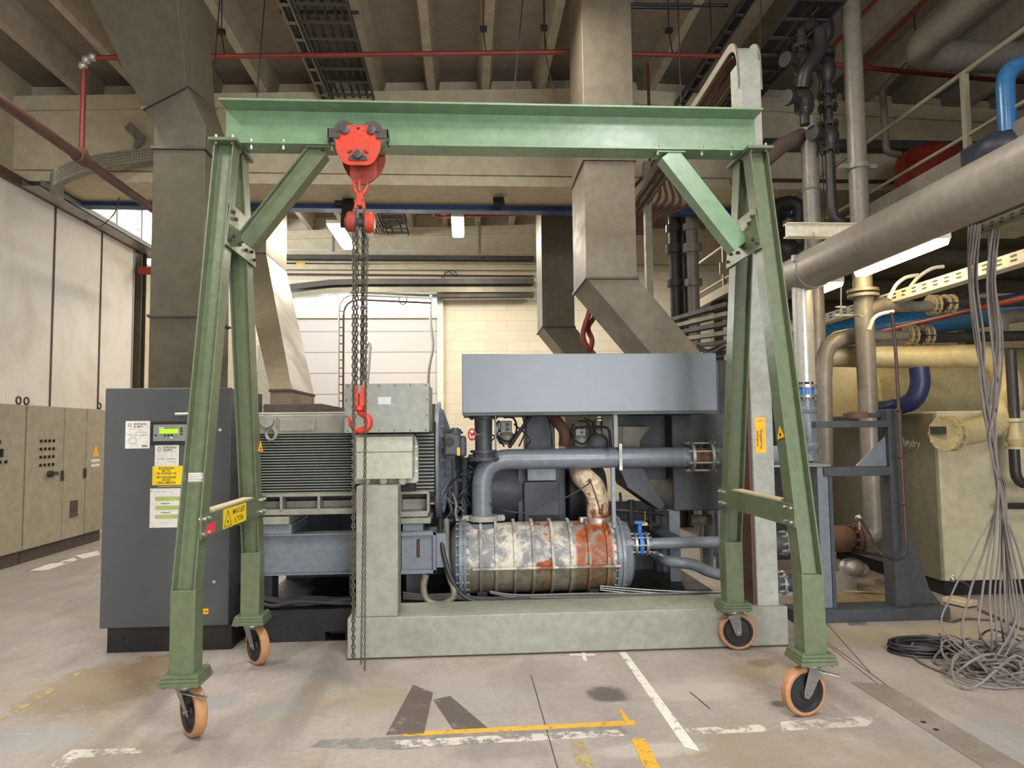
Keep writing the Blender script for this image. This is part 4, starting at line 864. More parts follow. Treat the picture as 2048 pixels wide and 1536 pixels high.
# upper terminal box
YT = 5.30
tb0, tb1 = XY(690, 820, YT), XY(857, 820, YT); tzb, tzt_ = ZY(770, 864, YT), ZY(770, 768, YT)
part(EM, 'terminal_box', MB().box(tb0, tb1, YT + 0.012, YT + 0.62, tzb, tzt_), M['termbox'], None, 0.004)
lid = part(EM, 'terminal_lid', MB().box(tb0 - 0.004, tb1 + 0.004, YT, YT + 0.011, tzb - 0.004, tzt_ + 0.004), M['termbox'], 'flat screwed lid', 0.002)
sc = MB()
for i in range(6):
    for z_ in (tzb + 0.012, tzt_ - 0.012): sc.cyl((tb0 + 0.02 + (tb1 - tb0 - 0.04) * i / 5, YT - 0.004, z_), (tb0 + 0.02 + (tb1 - tb0 - 0.04) * i / 5, YT, z_), 0.006, 6)
for i in (1, 2):
    for x_ in (tb0 + 0.01, tb1 - 0.01): sc.cyl((x_, YT - 0.004, tzb + (tzt_ - tzb) * i / 3), (x_, YT, tzb + (tzt_ - tzb) * i / 3), 0.006, 6)
part(lid, 'screw', sc, M['darksteel'], 'dark lid screws')
part(lid, 'type_plate', MB().box(XY(756, 802, YT), XY(782, 802, YT), YT - 0.003, YT - 0.0002, ZY(770, 809, YT), ZY(770, 794, YT)), M['platewhite'], 'small pale type plate')
tm = MB(); pl_ = PY(770, 812.5, YT); text(tm, 'SIEMENS', (pl_.x, YT, pl_.z), 0.014, (1, 0, 0), (0, 0, 1), 0.001, sx=1.7)
part(lid, 'raised_lettering', tm, M['cream_box'], 'faint raised lettering')
# lower terminal box on its flange
YL = 5.36
lx0, lx1 = XY(713, 930, YL), XY(825, 930, YL); lz0, lz1, lzm = ZY(770, 958, YL), ZY(770, 873, YL), ZY(770, 904, YL)
lb = MB().box(lx0, lx1, YL, YL + 0.34, lz0, lzm - 0.004).box(lx0 + 0.004, lx1 - 0.004, YL + 0.006, YL + 0.34, lzm - 0.004, lzm + 0.002).box(lx0 - 0.002, lx1 + 0.002, YL - 0.004, YL + 0.34, lzm + 0.002, lz1)
part(EM, 'cable_box', lb, M['cream_box'], 'pale cast cable box', 0.008)
fl = MB().prism(rpoly([(XY(703, 930, YL + .16), YL + 0.2, ZY(770, 968, YL + .16)), (XY(836, 930, YL + .16), YL + 0.2, ZY(770, 968, YL + .16)), (XY(836, 930, YL + .16), YL + 0.2, ZY(770, 888, YL + .16)), (XY(828, 930, YL + .16), YL + 0.2, ZY(770, 868, YL + .16)), (XY(703, 930, YL + .16), YL + 0.2, ZY(770, 868, YL + .16))], 0.03), (0, 0.05, 0)).box(lx0 + 0.02, lx1 - 0.02, YL + 0.25, YM + 0.2, lz0 + 0.02, lz1 - 0.02)
flo = part(EM, 'cable_box_flange', fl, M['cream_box'], None, 0.004)
hb = MB()
for x in (734, 768, 806):
    p = PY(x, 961, YL + 0.1); hb.lathe((p.x, YL + 0.05, p.z), (0, 1, 0), [(0, 0.022), (0.01, 0.032), (0.13, 0.034), (0.15, 0.02)], 16)
part(flo, 'cable_gland', hb, M['cream_box'], 'round bosses under the cable box')
sc = MB()
for y in (893, 918, 942): p = PY(832, y, YL + .16); sc.cyl((p.x, YL + 0.185, p.z), (p.x, YL + 0.2, p.z), 0.008, 6)
part(flo, 'bolt', sc, M['bright'])

# ------------------------------------------------------------ base frame of the compressor set
YS = 5.66
SK = thing('machine_skid', 'black and blue-grey steel base frame under motor and compressor', 'base frame', (0, 6.4, 0))
fx0_, fx1_ = XY(650, 1272, YS), XY(690, 1272, YS); hz0, hz1 = ZY(670, 1281, YS), ZY(670, 1263, YS)
skt = 0.24
lo = MB().box(-1.70, fx0_, YS, 7.3, 0, skt).box(fx1_, 2.06, YS, 7.3, 0, skt).box(fx0_, fx1_, YS, 7.3, 0, hz0).box(fx0_, fx1_, YS, 7.3, hz1, skt).box(fx0_, fx1_, YS + 0.2, 7.3, hz0, hz1)
part(SK, 'skid_base', lo, M['black'], 'black base with fork pocket', 0.004)
z1_, z0_ = ZY(620, 1068, YS + .1), ZY(620, 1150, YS + .1)
ub = MB().box(-1.7, XY(712, 1110, YS + .1), YS + 0.16, YS + 0.18, z0_, z1_).box(-1.7, XY(712, 1110, YS), YS + 0.1, YS + 0.26, z1_ - 0.012, z1_).box(-1.7, XY(712, 1110, YS), YS + 0.1, YS + 0.26, z0_, z0_ + 0.012)
part(SK, 'side_beam', ub, M['machine'], 'blue-grey side beam below the motor', 0.002)
part(SK, 'mounting_block', MB().box(-1.7, XY(577, 1060, YS), YS + 0.1, YS + 0.7, z1_, ZY(540, 1049, YM)).box(XY(803, 1060, YS), XY(845, 1060, YS), YS + 0.1, YS + 0.7, z1_, ZY(830, 1047, YM)), M['machine'], None, 0.006)
bxm = MB(); a0, a1, b0, b1 = XY(802, 1100, YS), XY(872, 1100, YS), ZY(840, 1148, YS), ZY(840, 1064, YS)
bxm.box(a0, a1, YS + 0.04, YS + 0.3, b0, b1).box(a0, a1, YS, YS + 0.04, b1 - 0.03, b1).box(a0, a1, YS, YS + 0.04, b0, b0 + 0.03).box(a1 - 0.025, a1, YS, YS + 0.04, b0, b1).box(a1 + 0.001, XY(892, 1100, YS), YS + 0.03, YS + 0.3, b0 + 0.04, b1 - 0.02)
part(SK, 'end_box', bxm, M['machine'], 'blue-grey framed end box', 0.003)
gl = MB().box(XY(833, 1105, YS), XY(839, 1105, YS), YS + 0.03, YS + 0.039, ZY(836, 1116, YS), ZY(836, 1080, YS))
part(SK, 'sight_glass', gl, M['rubber'], 'dark slot with thermometer')
part(SK, 'thermometer', MB().cyl((XY(836, 1110, YS), YS + 0.025, ZY(836, 1112, YS)), (XY(836, 1100, YS), YS + 0.025, ZY(836, 1085, YS)), 0.006, 8), M['redpipe'], 'small red thermometer')
part(SK, 'cross_member', MB().box(XY(540, 1160, YS), XY(696, 1160, YS), YS + 0.3, 7.2, ZY(620, 1162, YS), ZY(620, 1151, YS)).box(XY(690, 1180, YS), XY(697, 1180, YS), YS + 0.2, YS + 0.3, skt, ZY(620, 1151, YS)), M['machinedark'])
part(SK, 'rear_beam', MB().box(-1.7, 2.0, 6.9, 7.1, skt, 0.9), M['machinedark'])
part(SK, 'post', MB().box(-1.7, -1.58, YS + 0.3, YS + 0.5, skt, z0_).box(-0.5, -0.35, YS + 0.3, YS + 0.5, skt, z0_ + 0.1), M['machinedark'])

def cablething(pts, r, lab, mat='cabledark', name='cable', cat='cable', group=None, n=8, k=6):
    return single(name, MB().tube(spline(pts, k), r, n), M[mat], lab, cat, group)
for i in range(5):
    y = YS + 0.03 + i * 0.035
    cablething([(XY(470, 1180, YS), y + 0.1, 0.42 - i * .02), (XY(500, 1190, YS), y, 0.34), (XY(540, 1195, YS), y, 0.27 + 0.03 * (i % 2)), (XY(600, 1200, YS), y, 0.265 + 0.03 * ((i + 1) % 2)), (XY(690, 1195, YS), y + 0.03, 0.265 + 0.02 * (i % 2)), (XY(760, 1190, YS), y + 0.03, 0.268)], 0.016, 'black power cable lying in a bundle on the skid under the motor', group='black cable bundle under the motor')

# ------------------------------------------------------------ intercooler, its pipes and coupling
YI = 5.98
xi0, xi1 = XY(905, 1110, YI), XY(1240, 1110, YI)
zi0, zi1 = ZY(1090, 1180, YI - .1), ZY(1090, 1060, YI - .1); ri = 0.285; zi = ZY(1090, 1112, YI)
IC = thing('intercooler', 'ribbed cast intercooler drum with orange rust patches', 'heat exchanger', ((xi0 + xi1) / 2, YI, zi - ri))
ICc = V((0, YI, zi)); A = V((1, 0, 0))
xorg = ORG[IC.name].x; zorg = ORG[IC.name].z
def ox(px): return XY(px, 1110, YI - ri) - xorg
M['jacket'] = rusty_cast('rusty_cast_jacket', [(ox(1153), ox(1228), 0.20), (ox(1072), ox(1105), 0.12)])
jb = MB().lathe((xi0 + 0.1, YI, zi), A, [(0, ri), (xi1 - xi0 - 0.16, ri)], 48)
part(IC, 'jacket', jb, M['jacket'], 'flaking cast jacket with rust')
rb = MB()
for x in (962, 993, 1031, 1068, 1106, 1144, 1180, 1217): rb.washer((XY(x, 1110, YI - ri) , YI, zi), A, ri - 0.005, ri + 0.028, 0.022, 48)
part(IC, 'rib', rb, M['jacket'], 'raised cast ribs')
part(IC, 'split_flange', MB().box(XY(945, 1124, YI - ri), XY(1240, 1124, YI - ri), YI - ri - 0.045, YI + ri + 0.045, zi - 0.045, zi - 0.025), M['jacket'], None, 0.003)
eb = MB().lathe((xi0 - 0.02, YI, zi), A, [(0, 0.18), (0.015, 0.235), (0.05, ri), (0.075, ri + 0.01), (0.076, ri + 0.045), (0.10, ri + 0.045), (0.101, ri + 0.03), (0.115, ri + 0.03), (0.116, ri + 0.045), (0.135, ri + 0.045), (0.136, ri)], 48).bolts((xi0 + 0.085, YI, zi), A, ri + 0.03, 26, 0.008, 0.11)
part(IC, 'end_cover', eb, M['machine'], 'grey bolted end cover')
e2 = MB().lathe((xi1 - 0.08, YI, zi), A, [(0, ri), (0.001, ri + 0.035), (0.03, ri + 0.035), (0.031, ri + 0.02), (0.04, ri + 0.02), (0.041, ri + 0.035), (0.065, ri + 0.035), (0.066, ri), (0.13, 0.27), (0.16, 0.22), (0.165, 0.12)], 48).bolts((xi1 - 0.05, YI, zi), A, ri + 0.02, 26, 0.008, 0.10)
part(IC, 'water_box', e2, M['machine'], 'grey water end with bolts')
sup = MB().box(xi0 + 0.2, xi0 + 0.28, YI - 0.2, YI + 0.2, skt, zi - ri + 0.05).box(xi1 - 0.3, xi1 - 0.22, YI - 0.2, YI + 0.2, skt, zi - ri + 0.05)
part(IC, 'saddle', sup, M['black'], 'black support saddle')
zn = ZY(1195, 1046, YI)
nzr = MB().lathe((XY(1194, 1046, YI), YI, zi + ri - 0.03), (0, 0, 1), [(0, 0.12), (0.03, 0.095), (zn - zi - ri + 0.0, 0.085)], 28)
part(IC, 'rusty_nozzle', nzr, paint('rust_orange', 'b8632a', 0.75, 0, 0.7, 'd8c8b0', 10, 0.4), 'orange rusted outlet neck')
zl = ZY(968, 1043, YI)
part(IC, 'inlet_nozzle', MB().lathe((XY(966, 1046, YI), YI, zi + ri - 0.03), (0, 0, 1), [(0, 0.15), (0.03, 0.11), (zl - zi - ri + 0.02, 0.10)], 28), M['machine'])

def clampring(x, z, mat, lab, r_=0.1):
    m = MB().lathe((x, YI, z - 0.022), (0, 0, 1), [(0, r_), (0, r_ + 0.028), (0.044, r_ + 0.028), (0.044, r_)], 30)
    for s_ in (-1, 1): m.box(x + s_ * (r_ + 0.02), x + s_ * (r_ + 0.075), YI - 0.03, YI + 0.03, z - 0.024, z + 0.024).cyl((x + s_ * (r_ + 0.06), YI - 0.055, z), (x + s_ * (r_ + 0.06), YI + 0.05, z), 0.02, 10)
    return single('pipe_clamp', m, mat, lab, 'clamp', 'pipe clamps on the intercooler necks', 0.003)
clampring(XY(967, 1036, YI), ZY(967, 1036, YI), M['post'], 'pale split clamp joining the big grey pipe to the intercooler', 0.10)
clampring(XY(1196, 1039, YI), ZY(1196, 1039, YI), M['palecloth'], 'rust-stained split clamp under the white elbow', 0.082)

YB = YI
xv = XY(964, 990, YB); zp_ = ZY(1200, 916, YB); xr1 = XY(1382, 916, YB)
BP = thing('air_pipe', 'thick grey air pipe bending down to the intercooler', 'pipe', (xv, YB, ZY(966, 1030, YB)))
rp = 0.5 * abs(ZY(1200, 896, YB) - ZY(1200, 936, YB))
pth = rnd([(xv, YB, ZY(966, 1032, YB)), (xv, YB, zp_), (xr1, YB, zp_)], 0.30, 10)
part(BP, 'tube', MB().tube(pth, rp, 32), M['machine'], None)
sr = MB().ring((xv, YB, ZY(966, 970, YB)), (0, 0, 1), rp + 0.0, 0.004, 32, 5).ring((XY(1040, 916, YB), YB, zp_), (1, 0, 0), rp, 0.004, 32, 5)
part(BP, 'weld_seam', sr, M['machine'])
part(BP, 'hanger_strap', MB().washer((XY(1236, 916, YB), YB, zp_), (1, 0, 0), rp, rp + 0.012, 0.03).box(XY(1233, 900, YB), XY(1239, 900, YB), YB - rp - 0.02, YB - rp + 0.02, zp_ - 0.10, zp_ + 0.12), M['steel'], 'thin steel strap with studs')
JP = thing('pipe_joint', 'rusty double flange expansion joint held by long studs', 'pipe joint', (XY(1398, 916, YB), YB, zp_ - 0.15))
xj0, xj1 = XY(1380, 916, YB), XY(1418, 916, YB)
part(JP, 'flange', MB().washer((xj0, YB, zp_), A, rp - 0.005, rp + 0.055, 0.024, 36).washer((xj1, YB, zp_), A, rp - 0.005, rp + 0.055, 0.024, 36), M['steel'], 'two round flanges')
part(JP, 'sleeve', MB().tube([(xj0, YB, zp_), ((xj0 + xj1) / 2 - 0.02, YB, zp_), ((xj0 + xj1) / 2, YB, zp_), ((xj0 + xj1) / 2 + 0.02, YB, zp_), (xj1, YB, zp_)], [rp - 0.01, rp - 0.01, rp + 0.012, rp - 0.01, rp - 0.01], 28), M['rust'], 'rusty bellows')
st = MB()
for i in range(8):
    a = math.pi * 2 * (i + 0.5) / 8; y_, z_ = YB + math.cos(a) * (rp + 0.04), zp_ + math.sin(a) * (rp + 0.04)
    st.cyl((xj0 - 0.05, y_, z_), (xj1 + 0.05, y_, z_), 0.009, 8)
    for xx in (xj0 - 0.03, xj1 + 0.03): st.cyl((xx - 0.009, y_, z_), (xx + 0.009, y_, z_), 0.017, 6)
part(JP, 'stud_bolt', st, M['steel'], 'long stud bolts')
P2 = single('air_pipe', MB().cyl((xj1 - 0.0, YB, zp_), (XY(1585, 918, YB), YB, zp_), rp, 32).washer((XY(1452, 918, YB), YB, zp_), A, rp, rp + 0.02, 0.02), M['machine'], 'grey pipe stub running right from the double flange joint', 'pipe')
def elbow_mat():
    m, t, b = nt('flaking_white'); L = t.links.new
    tc = t.nodes.new('ShaderNodeTexCoord'); sp_ = t.nodes.new('ShaderNodeSeparateXYZ'); L(tc.outputs['Object'], sp_.inputs[0])
    n1 = noise(t, 9, 6, 0.7, None, 0.6); n2 = noise(t, 22, 5, 0.7)
    c = mixc(t, ramp(t, n2, 0.4, 0.65), srgb('d5c6ae'), srgb('a98f68'))
    ad = t.nodes.new('ShaderNodeMath'); ad.operation = 'MULTIPLY_ADD'; ad.inputs[1].default_value = -0.55; L(sp_.outputs[2], ad.inputs[0]); L(n1, ad.inputs[2])
    rust = mixc(t, ramp(t, n2, 0.35, 0.6), srgb('a85f2c'), srgb('6f4526')); c = mixc(t, ramp(t, ad.outputs[0], 0.42, 0.50), c, rust); L(c, b.inputs['Base Color']); b.inputs['Roughness'].default_value = 0.6
    bp = t.nodes.new('ShaderNodeBump'); bp.inputs['Strength'].default_value = 0.3; bp.inputs['Distance'].default_value = 0.01; L(n2, bp.inputs['Height']); L(bp.outputs[0], b.inputs['Normal']); return m
# rusty white elbow
el = spline([(XY(1160, 935, YI + .4), YI + 0.42, ZY(1160, 935, YI + .4)), (XY(1163, 948, YI + .16), YI + 0.18, ZY(1163, 948, YI + .16)), (XY(1173, 960, YI), YI + 0.05, ZY(1173, 959, YI)), (XY(1187, 976, YI), YI, ZY(1187, 975, YI)), (XY(1195, 1003, YI), YI, ZY(1195, 1003, YI)), (XY(1196, 1036, YI), YI, ZY(1196, 1036, YI))], 8)
RE = thing('elbow_pipe', 'flaking white elbow pipe stained with orange rust', 'pipe', (XY(1196, 1036, YI), YI, ZY(1196, 1036, YI)))
part(RE, 'tube', MB().tube(el, 0.094, 28), elbow_mat(), None)
pin = MB().tube(spline([(XY(1178, 960, YI), YI - 0.085, ZY(1178, 962, YI)), (XY(1184, 985, YI), YI - 0.10, ZY(1184, 980, YI)), (XY(1193, 1010, YI), YI - 0.10, ZY(1193, 1008, YI)), (XY(1196, 1025, YI), YI - 0.09, ZY(1196, 1024, YI))]), 0.006, 6).sphere((XY(1176, 958, YI), YI - 0.085, ZY(1176, 960, YI)), 0.016).sphere((XY(1196, 1022, YI), YI - 0.10, ZY(1196, 1022, YI)), 0.018)
part(RE, 'probe', pin, M['rust'], 'small rusty temperature probe')
cablething([(XY(978, 1005, YI), YI - 0.05, ZY(978, 1005, YI)), (XY(1010, 1020, YI), YI - 0.15, ZY(1010, 1018, YI)), (XY(1060, 1020, YI), YI - 0.15, ZY(1060, 1019, YI)), (XY(1090, 1000, YI), YI - 0.12, ZY(1090, 1000, YI)), (XY(1130, 992, YI), YI - 0.12, ZY(1130, 991, YI)), (XY(1176, 965, YI), YI - 0.085, ZY(1176, 965, YI))], 0.006, 'thin sensor cable drooping between the big pipe and the rusty elbow', 'cabledark')

# small-bore water pipes on the right of the intercooler
BV = thing('butterfly_valve', 'bright blue butterfly valve on the end of the intercooler', 'valve', (XY(1277, 1083, YI), YI, zi - 0.05))
xvv = XY(1280, 1083, YI - .2); zv = ZY(1278, 1088, YI - .2); YV = YI - 0.2
part(BV, 'disc_body', MB().washer((xvv, YV, zv), A, 0.03, 0.085, 0.035).cyl((xvv, YV, zv + 0.05), (xvv, YV, zv + 0.17), 0.018).box(xvv - 0.045, xvv + 0.04, YV - 0.03, YV + 0.03, zv + 0.165, zv + 0.185), M['bluepaint'], None, 0.003)
part(BV, 'pipe_flange', MB().washer((xvv + 0.045, YV, zv), A, 0.03, 0.095, 0.02).washer((xvv - 0.045, YV, zv), A, 0.03, 0.095, 0.02).bolts((xvv, YV, zv), A, 0.08, 8, 0.008, 0.16), M['steel'])
part(BV, 'inlet_stub', MB().cyl((xi1 - 0.05, YV, zv), (xvv - 0.04, YV, zv), 0.062), M['machine'])
single('water_pipe', MB().tube([(xvv + 0.03, YV, zv), (XY(1300, 1088, YV), YV, zv), (XY(1380, 1088, YV), YV, zv + 0.005), (XY(1497, 1088, YV), YV, zv)], [0.038, 0.046, 0.046, 0.046], 20), M['machine'], 'straight grey water pipe leaving the blue valve to the right', 'pipe')
wp = spline([(XY(1330, 1125, YV), YV + 0.3, ZY(1330, 1125, YV)), (XY(1342, 1122, YV), YV + 0.05, ZY(1342, 1125, YV)), (XY(1385, 1128, YV), YV, ZY(1385, 1129, YV)), (XY(1415, 1142, YV), YV, ZY(1415, 1142, YV)), (XY(1450, 1150, YV), YV, ZY(1450, 1151, YV)), (XY(1500, 1152, YV), YV, ZY(1500, 1152, YV))], 6)
single('water_pipe', MB().tube(wp, 0.045, 18), M['machine'], 'lower grey water pipe with a double bend', 'pipe')
single('water_pipe', MB().tube(rnd([(XY(1288, 1050, YI + .5), YI + 0.5, ZY(1288, 1046, YI + .5)), (XY(1330, 1065, YI + .3), YI + 0.35, ZY(1330, 1070, YI + .3)), (XY(1360, 1085, YI + .2), YI + 0.2, ZY(1370, 1085, YI + .2))], 0.1), 0.05, 16), M['machinedark'], 'short dark pipe sloping behind the blue valve', 'pipe')

# ------------------------------------------------------------ big grey box on top and what carries it
YG = 5.62
gx0, gx1 = XY(924, 768, YG), XY(1434, 768, YG); gz0, gz1 = ZY(1180, 824, YG), ZY(1180, 707, YG)
GB = thing('air_filter_housing', 'long blue-grey rectangular sheet metal housing above the compressor', 'housing', ((gx0 + gx1) / 2, YG + 0.5, gz0 - 0.5))
part(GB, 'casing', MB().box(gx0, gx1, YG, YG + 1.0, gz0, gz1), M['panelgrey'], None, 0.006)
part(GB, 'bottom_lip', MB().box(gx0 + 0.01, gx1 - 0.01, YG + 0.005, YG + 0.99, gz0 - 0.02, gz0 - 0.0005), M['machinedark'])
part(GB, 'stand_pipe', MB().lathe((XY(967, 870, YG + .3), YG + 0.3, ZY(967, 905, YG + .3)), (0, 0, 1), [(0, 0.11), (0.02, 0.11), (0.021, 0.07), (ZY(967, 838, YG + .3) - ZY(967, 905, YG + .3), 0.075), (ZY(967, 838, YG + .3) - ZY(967, 905, YG + .3) + 0.001, 0.12), (gz0 - 0.021 - ZY(967, 905, YG + .3), 0.12)], 24).bolts((XY(967, 870, YG + .3), YG + 0.3, ZY(967, 834, YG + .3)), (0, 0, 1), 0.10, 10, 0.010, 0.05), M['machinedark'], 'flanged stand pipe')
part(GB, 'hanger_rod', MB().cyl((XY(992, 860, YG), YG + 0.1, gz0 - 0.02), (XY(992, 860, YG), YG + 0.1, ZY(992, 900, YG)), 0.008).box(XY(1233, 850, YG), XY(1240, 850, YG), YG + 0.1, YG + 0.15, ZY(1236, 895, YG), gz0 - 0.02), M['machine'], 'thin grey hanger')
part(GB, 'long_strut', MB().box(XY(1224, 990, YI - .3), XY(1231, 990, YI - .3), YI - 0.3, YI - 0.26, ZY(1227, 1056, YI - .3), ZY(1227, 935, YI - .3)), M['machine'], 'thin grey strut down to the intercooler')

# valve actuator and hand wheel
YA = 5.75
VA = thing('valve_actuator', 'dark grey gear actuator box with yellow tag beside the motor', 'actuator', (XY(908, 885, YA), YA, ZY(908, 915, YA)))
ax0, ax1 = XY(887, 890, YA), XY(933, 890, YA)
part(VA, 'housing', MB().box(ax0, XY(922, 890, YA), YA, YA + 0.16, ZY(905, 912, YA), ZY(905, 867, YA)).box(XY(918, 890, YA), ax1, YA + 0.02, YA + 0.18, ZY(925, 914, YA), ZY(925, 872, YA)), M['machinedark'], None, 0.02)
part(VA, 'top_cap', MB().lathe((XY(910, 865, YA), YA + 0.09, ZY(910, 868, YA)), (0, 0, 1), [(0, 0.065), (0.02, 0.065), (0.021, 0.05), (0.04, 0.05), (0.041, 0.03), (0.05, 0.03)], 18), M['machinedark'], None)
part(VA, 'round_dial', MB().lathe((XY(899, 884, YA), YA, ZY(899, 884, YA)), (0, -1, 0), [(0, 0.038), (0.012, 0.036), (0.012, 0.026), (0.006, 0.024), (0.006, 0.001)], 22), M['black'], 'round recessed dial')
part(VA, 'tag', MB().box(XY(914, 902, YA), XY(920, 902, YA), YA - 0.004, YA - 0.001, ZY(917, 911, YA), ZY(917, 895, YA)), M['amber'], 'orange-yellow tag')
HWH = thing('hand_wheel', 'small bright red valve hand wheel', 'hand wheel', (XY(944, 869, YA), YA, ZY(944, 880, YA)))
hc_ = V((XY(944, 869, YA), YA + 0.05, ZY(944, 869, YA))); nn = V((0.75, 0.6, 0)).normalized(); hm = MB().ring(hc_, nn, 0.045, 0.006, 24, 7)
for i in range(3):
    a = R(30 + 120 * i); u, w2 = frame(nn); hm.tube([hc_, hc_ + (u * math.cos(a) + w2 * math.sin(a)) * 0.045], 0.005, 6)
part(HWH, 'rim', hm, M['redsign'], None); part(HWH, 'spindle', MB().cyl(hc_ - nn * 0.01, hc_ + nn * 0.12, 0.008), M['bright'])
single('pipe_flange', MB().lathe((XY(967, 906, YG + .3), YG + 0.3, ZY(967, 921, YG + .3)), (0, 0, 1), [(0, 0.13), (0.03, 0.13), (0.031, 0.09), (0.07, 0.09)], 24).bolts((XY(967, 906, YG + .3), YG + 0.3, ZY(967, 916, YG + .3)), (0, 0, 1), 0.115, 12, 0.009, 0.06), M['machinedark'], 'dark bolted flange under the stand pipe', 'flange')

# compressor block behind
CP = thing('compressor_block', 'dark compressor casting between motor and intercooler', 'compressor', (0.4, 6.8, 0.24))
YK = 6.45
cs_ = MB().box(XY(1035, 1000, YK), XY(1132, 1000, YK), YK, YK + 0.5, skt, ZY(1080, 935, YK))
cs_.lathe((XY(930, 960, YK), YK + 0.3, ZY(930, 985, YK)), A, [(0, 0.2), (0.03, 0.33), (0.3, 0.36), (0.55, 0.30), (0.6, 0.2)], 36)
cs_.lathe((XY(1132, 960, YK), YK + 0.3, ZY(1160, 985, YK)), A, [(0, 0.2), (0.03, 0.34), (0.25, 0.34), (0.4, 0.2)], 36)
part(CP, 'casting', cs_, M['machinedark'], None, 0.01)
part(CP, 'pedestal', MB().box(XY(1052, 880, YK - .1), XY(1110, 880, YK - .1), YK - 0.1, YK + 0.2, ZY(1080, 935, YK), ZY(1080, 830, YK - .1)), M['machinedark'], 'dark tapered pedestal', 0.01)
part(CP, 'front_plate', MB().box(XY(1048, 1000, YK - .05), XY(1118, 1000, YK - .05), YK - 0.06, YK - 0.01, ZY(1080, 1048, YK), ZY(1080, 962, YK)), M['machinedark'], None, 0.006)
part(CP, 'slot', MB().box(XY(1057, 1036, YK - .06), XY(1118, 1036, YK - .06), YK - 0.065, YK - 0.0605, ZY(1080, 1041, YK - .06), ZY(1080, 1030, YK - .06)), M['rubber'])
part(CP, 'junction_box', MB().box(XY(1054, 945, YK - .1), XY(1111, 945, YK - .1), YK - 0.14, YK - 0.065, ZY(1080, 961, YK - .1), ZY(1080, 937, YK - .1)), M['machine'], 'blue-grey junction box', 0.004)
# small servo unit, castings, hoses between housing and pipe
def unit(x, y, lab, nm='governor_unit', Yd=6.3, s=1.0):
    c = PY(x, y, Yd); t = thing(nm, lab, 'machine fitting', (c.x, Yd, c.z - 0.12 * s), 'fittings on top of the compressor')
    part(t, 'body', MB().box(c.x - 0.05 * s, c.x + 0.05 * s, Yd - 0.04, Yd + 0.06, c.z - 0.02 * s, c.z + 0.09 * s).box(c.x - 0.075 * s, c.x + 0.045 * s, Yd - 0.02, Yd + 0.06, c.z - 0.01 * s, c.z + 0.08 * s).lathe((c.x, Yd, c.z - 0.12 * s), (0.1, 0, 1), [(0, 0.06 * s), (0.04 * s, 0.085 * s), (0.08 * s, 0.08 * s), (0.11 * s, 0.05 * s)], 20), M['motor'], None, 0.008)
    part(t, 'port', MB().cyl((c.x + 0.01, Yd - 0.05, c.z + 0.055 * s), (c.x + 0.01, Yd - 0.04, c.z + 0.055 * s), 0.015 * s).cyl((c.x + 0.01, Yd - 0.05, c.z + 0.015 * s), (c.x + 0.01, Yd - 0.04, c.z + 0.015 * s), 0.015 * s), M['black'])
    part(t, 'hose', MB().tube(spline([(c.x - 0.06 * s, Yd - 0.02, c.z + 0.09 * s), (c.x - 0.09 * s, Yd - 0.05, c.z + 0.05 * s), (c.x - 0.08 * s, Yd - 0.06, c.z - 0.04 * s), (c.x + 0.02 * s, Yd - 0.08, c.z - 0.09 * s), (c.x + 0.09 * s, Yd - 0.05, c.z + 0.0 * s), (c.x + 0.07 * s, Yd, c.z + 0.11 * s), (c.x - 0.02 * s, Yd, c.z + 0.12 * s)]), 0.009 * s, 7), M['cabledark'])
unit(1012, 862, 'beige servo unit with looping hose left of the dark pedestal', s=1.0)
unit(1160, 868, 'beige fitting with pipe loop right of the dark pedestal', s=0.95)
unit(1198, 856, 'smaller fitting beside the grey dividing sheet', s=0.7)
lp = MB().tube(rnd([PY(1146, 894, 6.2), PY(1148, 854, 6.2), PY(1218, 854, 6.2), PY(1222, 894, 6.2)], 0.05), 0.012, 8)
single('handle_loop', lp, M['cabledark'], 'dark square pipe loop above the grey air pipe', 'pipe')
single('round_gauge', MB().ring(PY(1198, 888, 6.15), (0, 1, 0), 0.085, 0.008, 26, 6).lathe(PY(1198, 888, 6.2), (0, -1, 0), [(0, 0.08), (0.02, 0.08), (0.03, 0.05), (0.03, 0.001)], 24), M['machinedark'], 'dark round flywheel cover just above the air pipe', 'cover')
single('exhaust_manifold', MB().tube(spline([PY(1108, 836, 6.35), PY(1120, 850, 6.3), PY(1130, 868, 6.3), PY(1128, 893, 6.3)]), 0.05, 16), M['rust'], 'brown rusty curved manifold behind the air pipe', 'pipe')
single('diagonal_hose', MB().tube([PY(1062, 830, 6.2), PY(1018, 895, 6.15)], 0.016, 10), M['cabledark'], 'thick black hose slanting down left of the pedestal', 'hose')
for i, (a, b, c_) in enumerate((((1045, 832), (1050, 862), (1038, 893)), ((1095, 832), (1102, 860), (1104, 893)), ((985, 870), (1000, 880), (1008, 893)), ((1028, 848), (1060, 878), (1050, 893)), ((1168, 836), (1190, 850), (1184, 872)), ((965, 895), (985, 880), (1000, 860)))):
    cablething([PY(*a, 6.25), PY(*b, 6.2), PY(*c_, 6.25)], 0.007, 'thin dark hose among the fittings over the air pipe', group='thin hoses over the air pipe', name='hose', cat='hose')
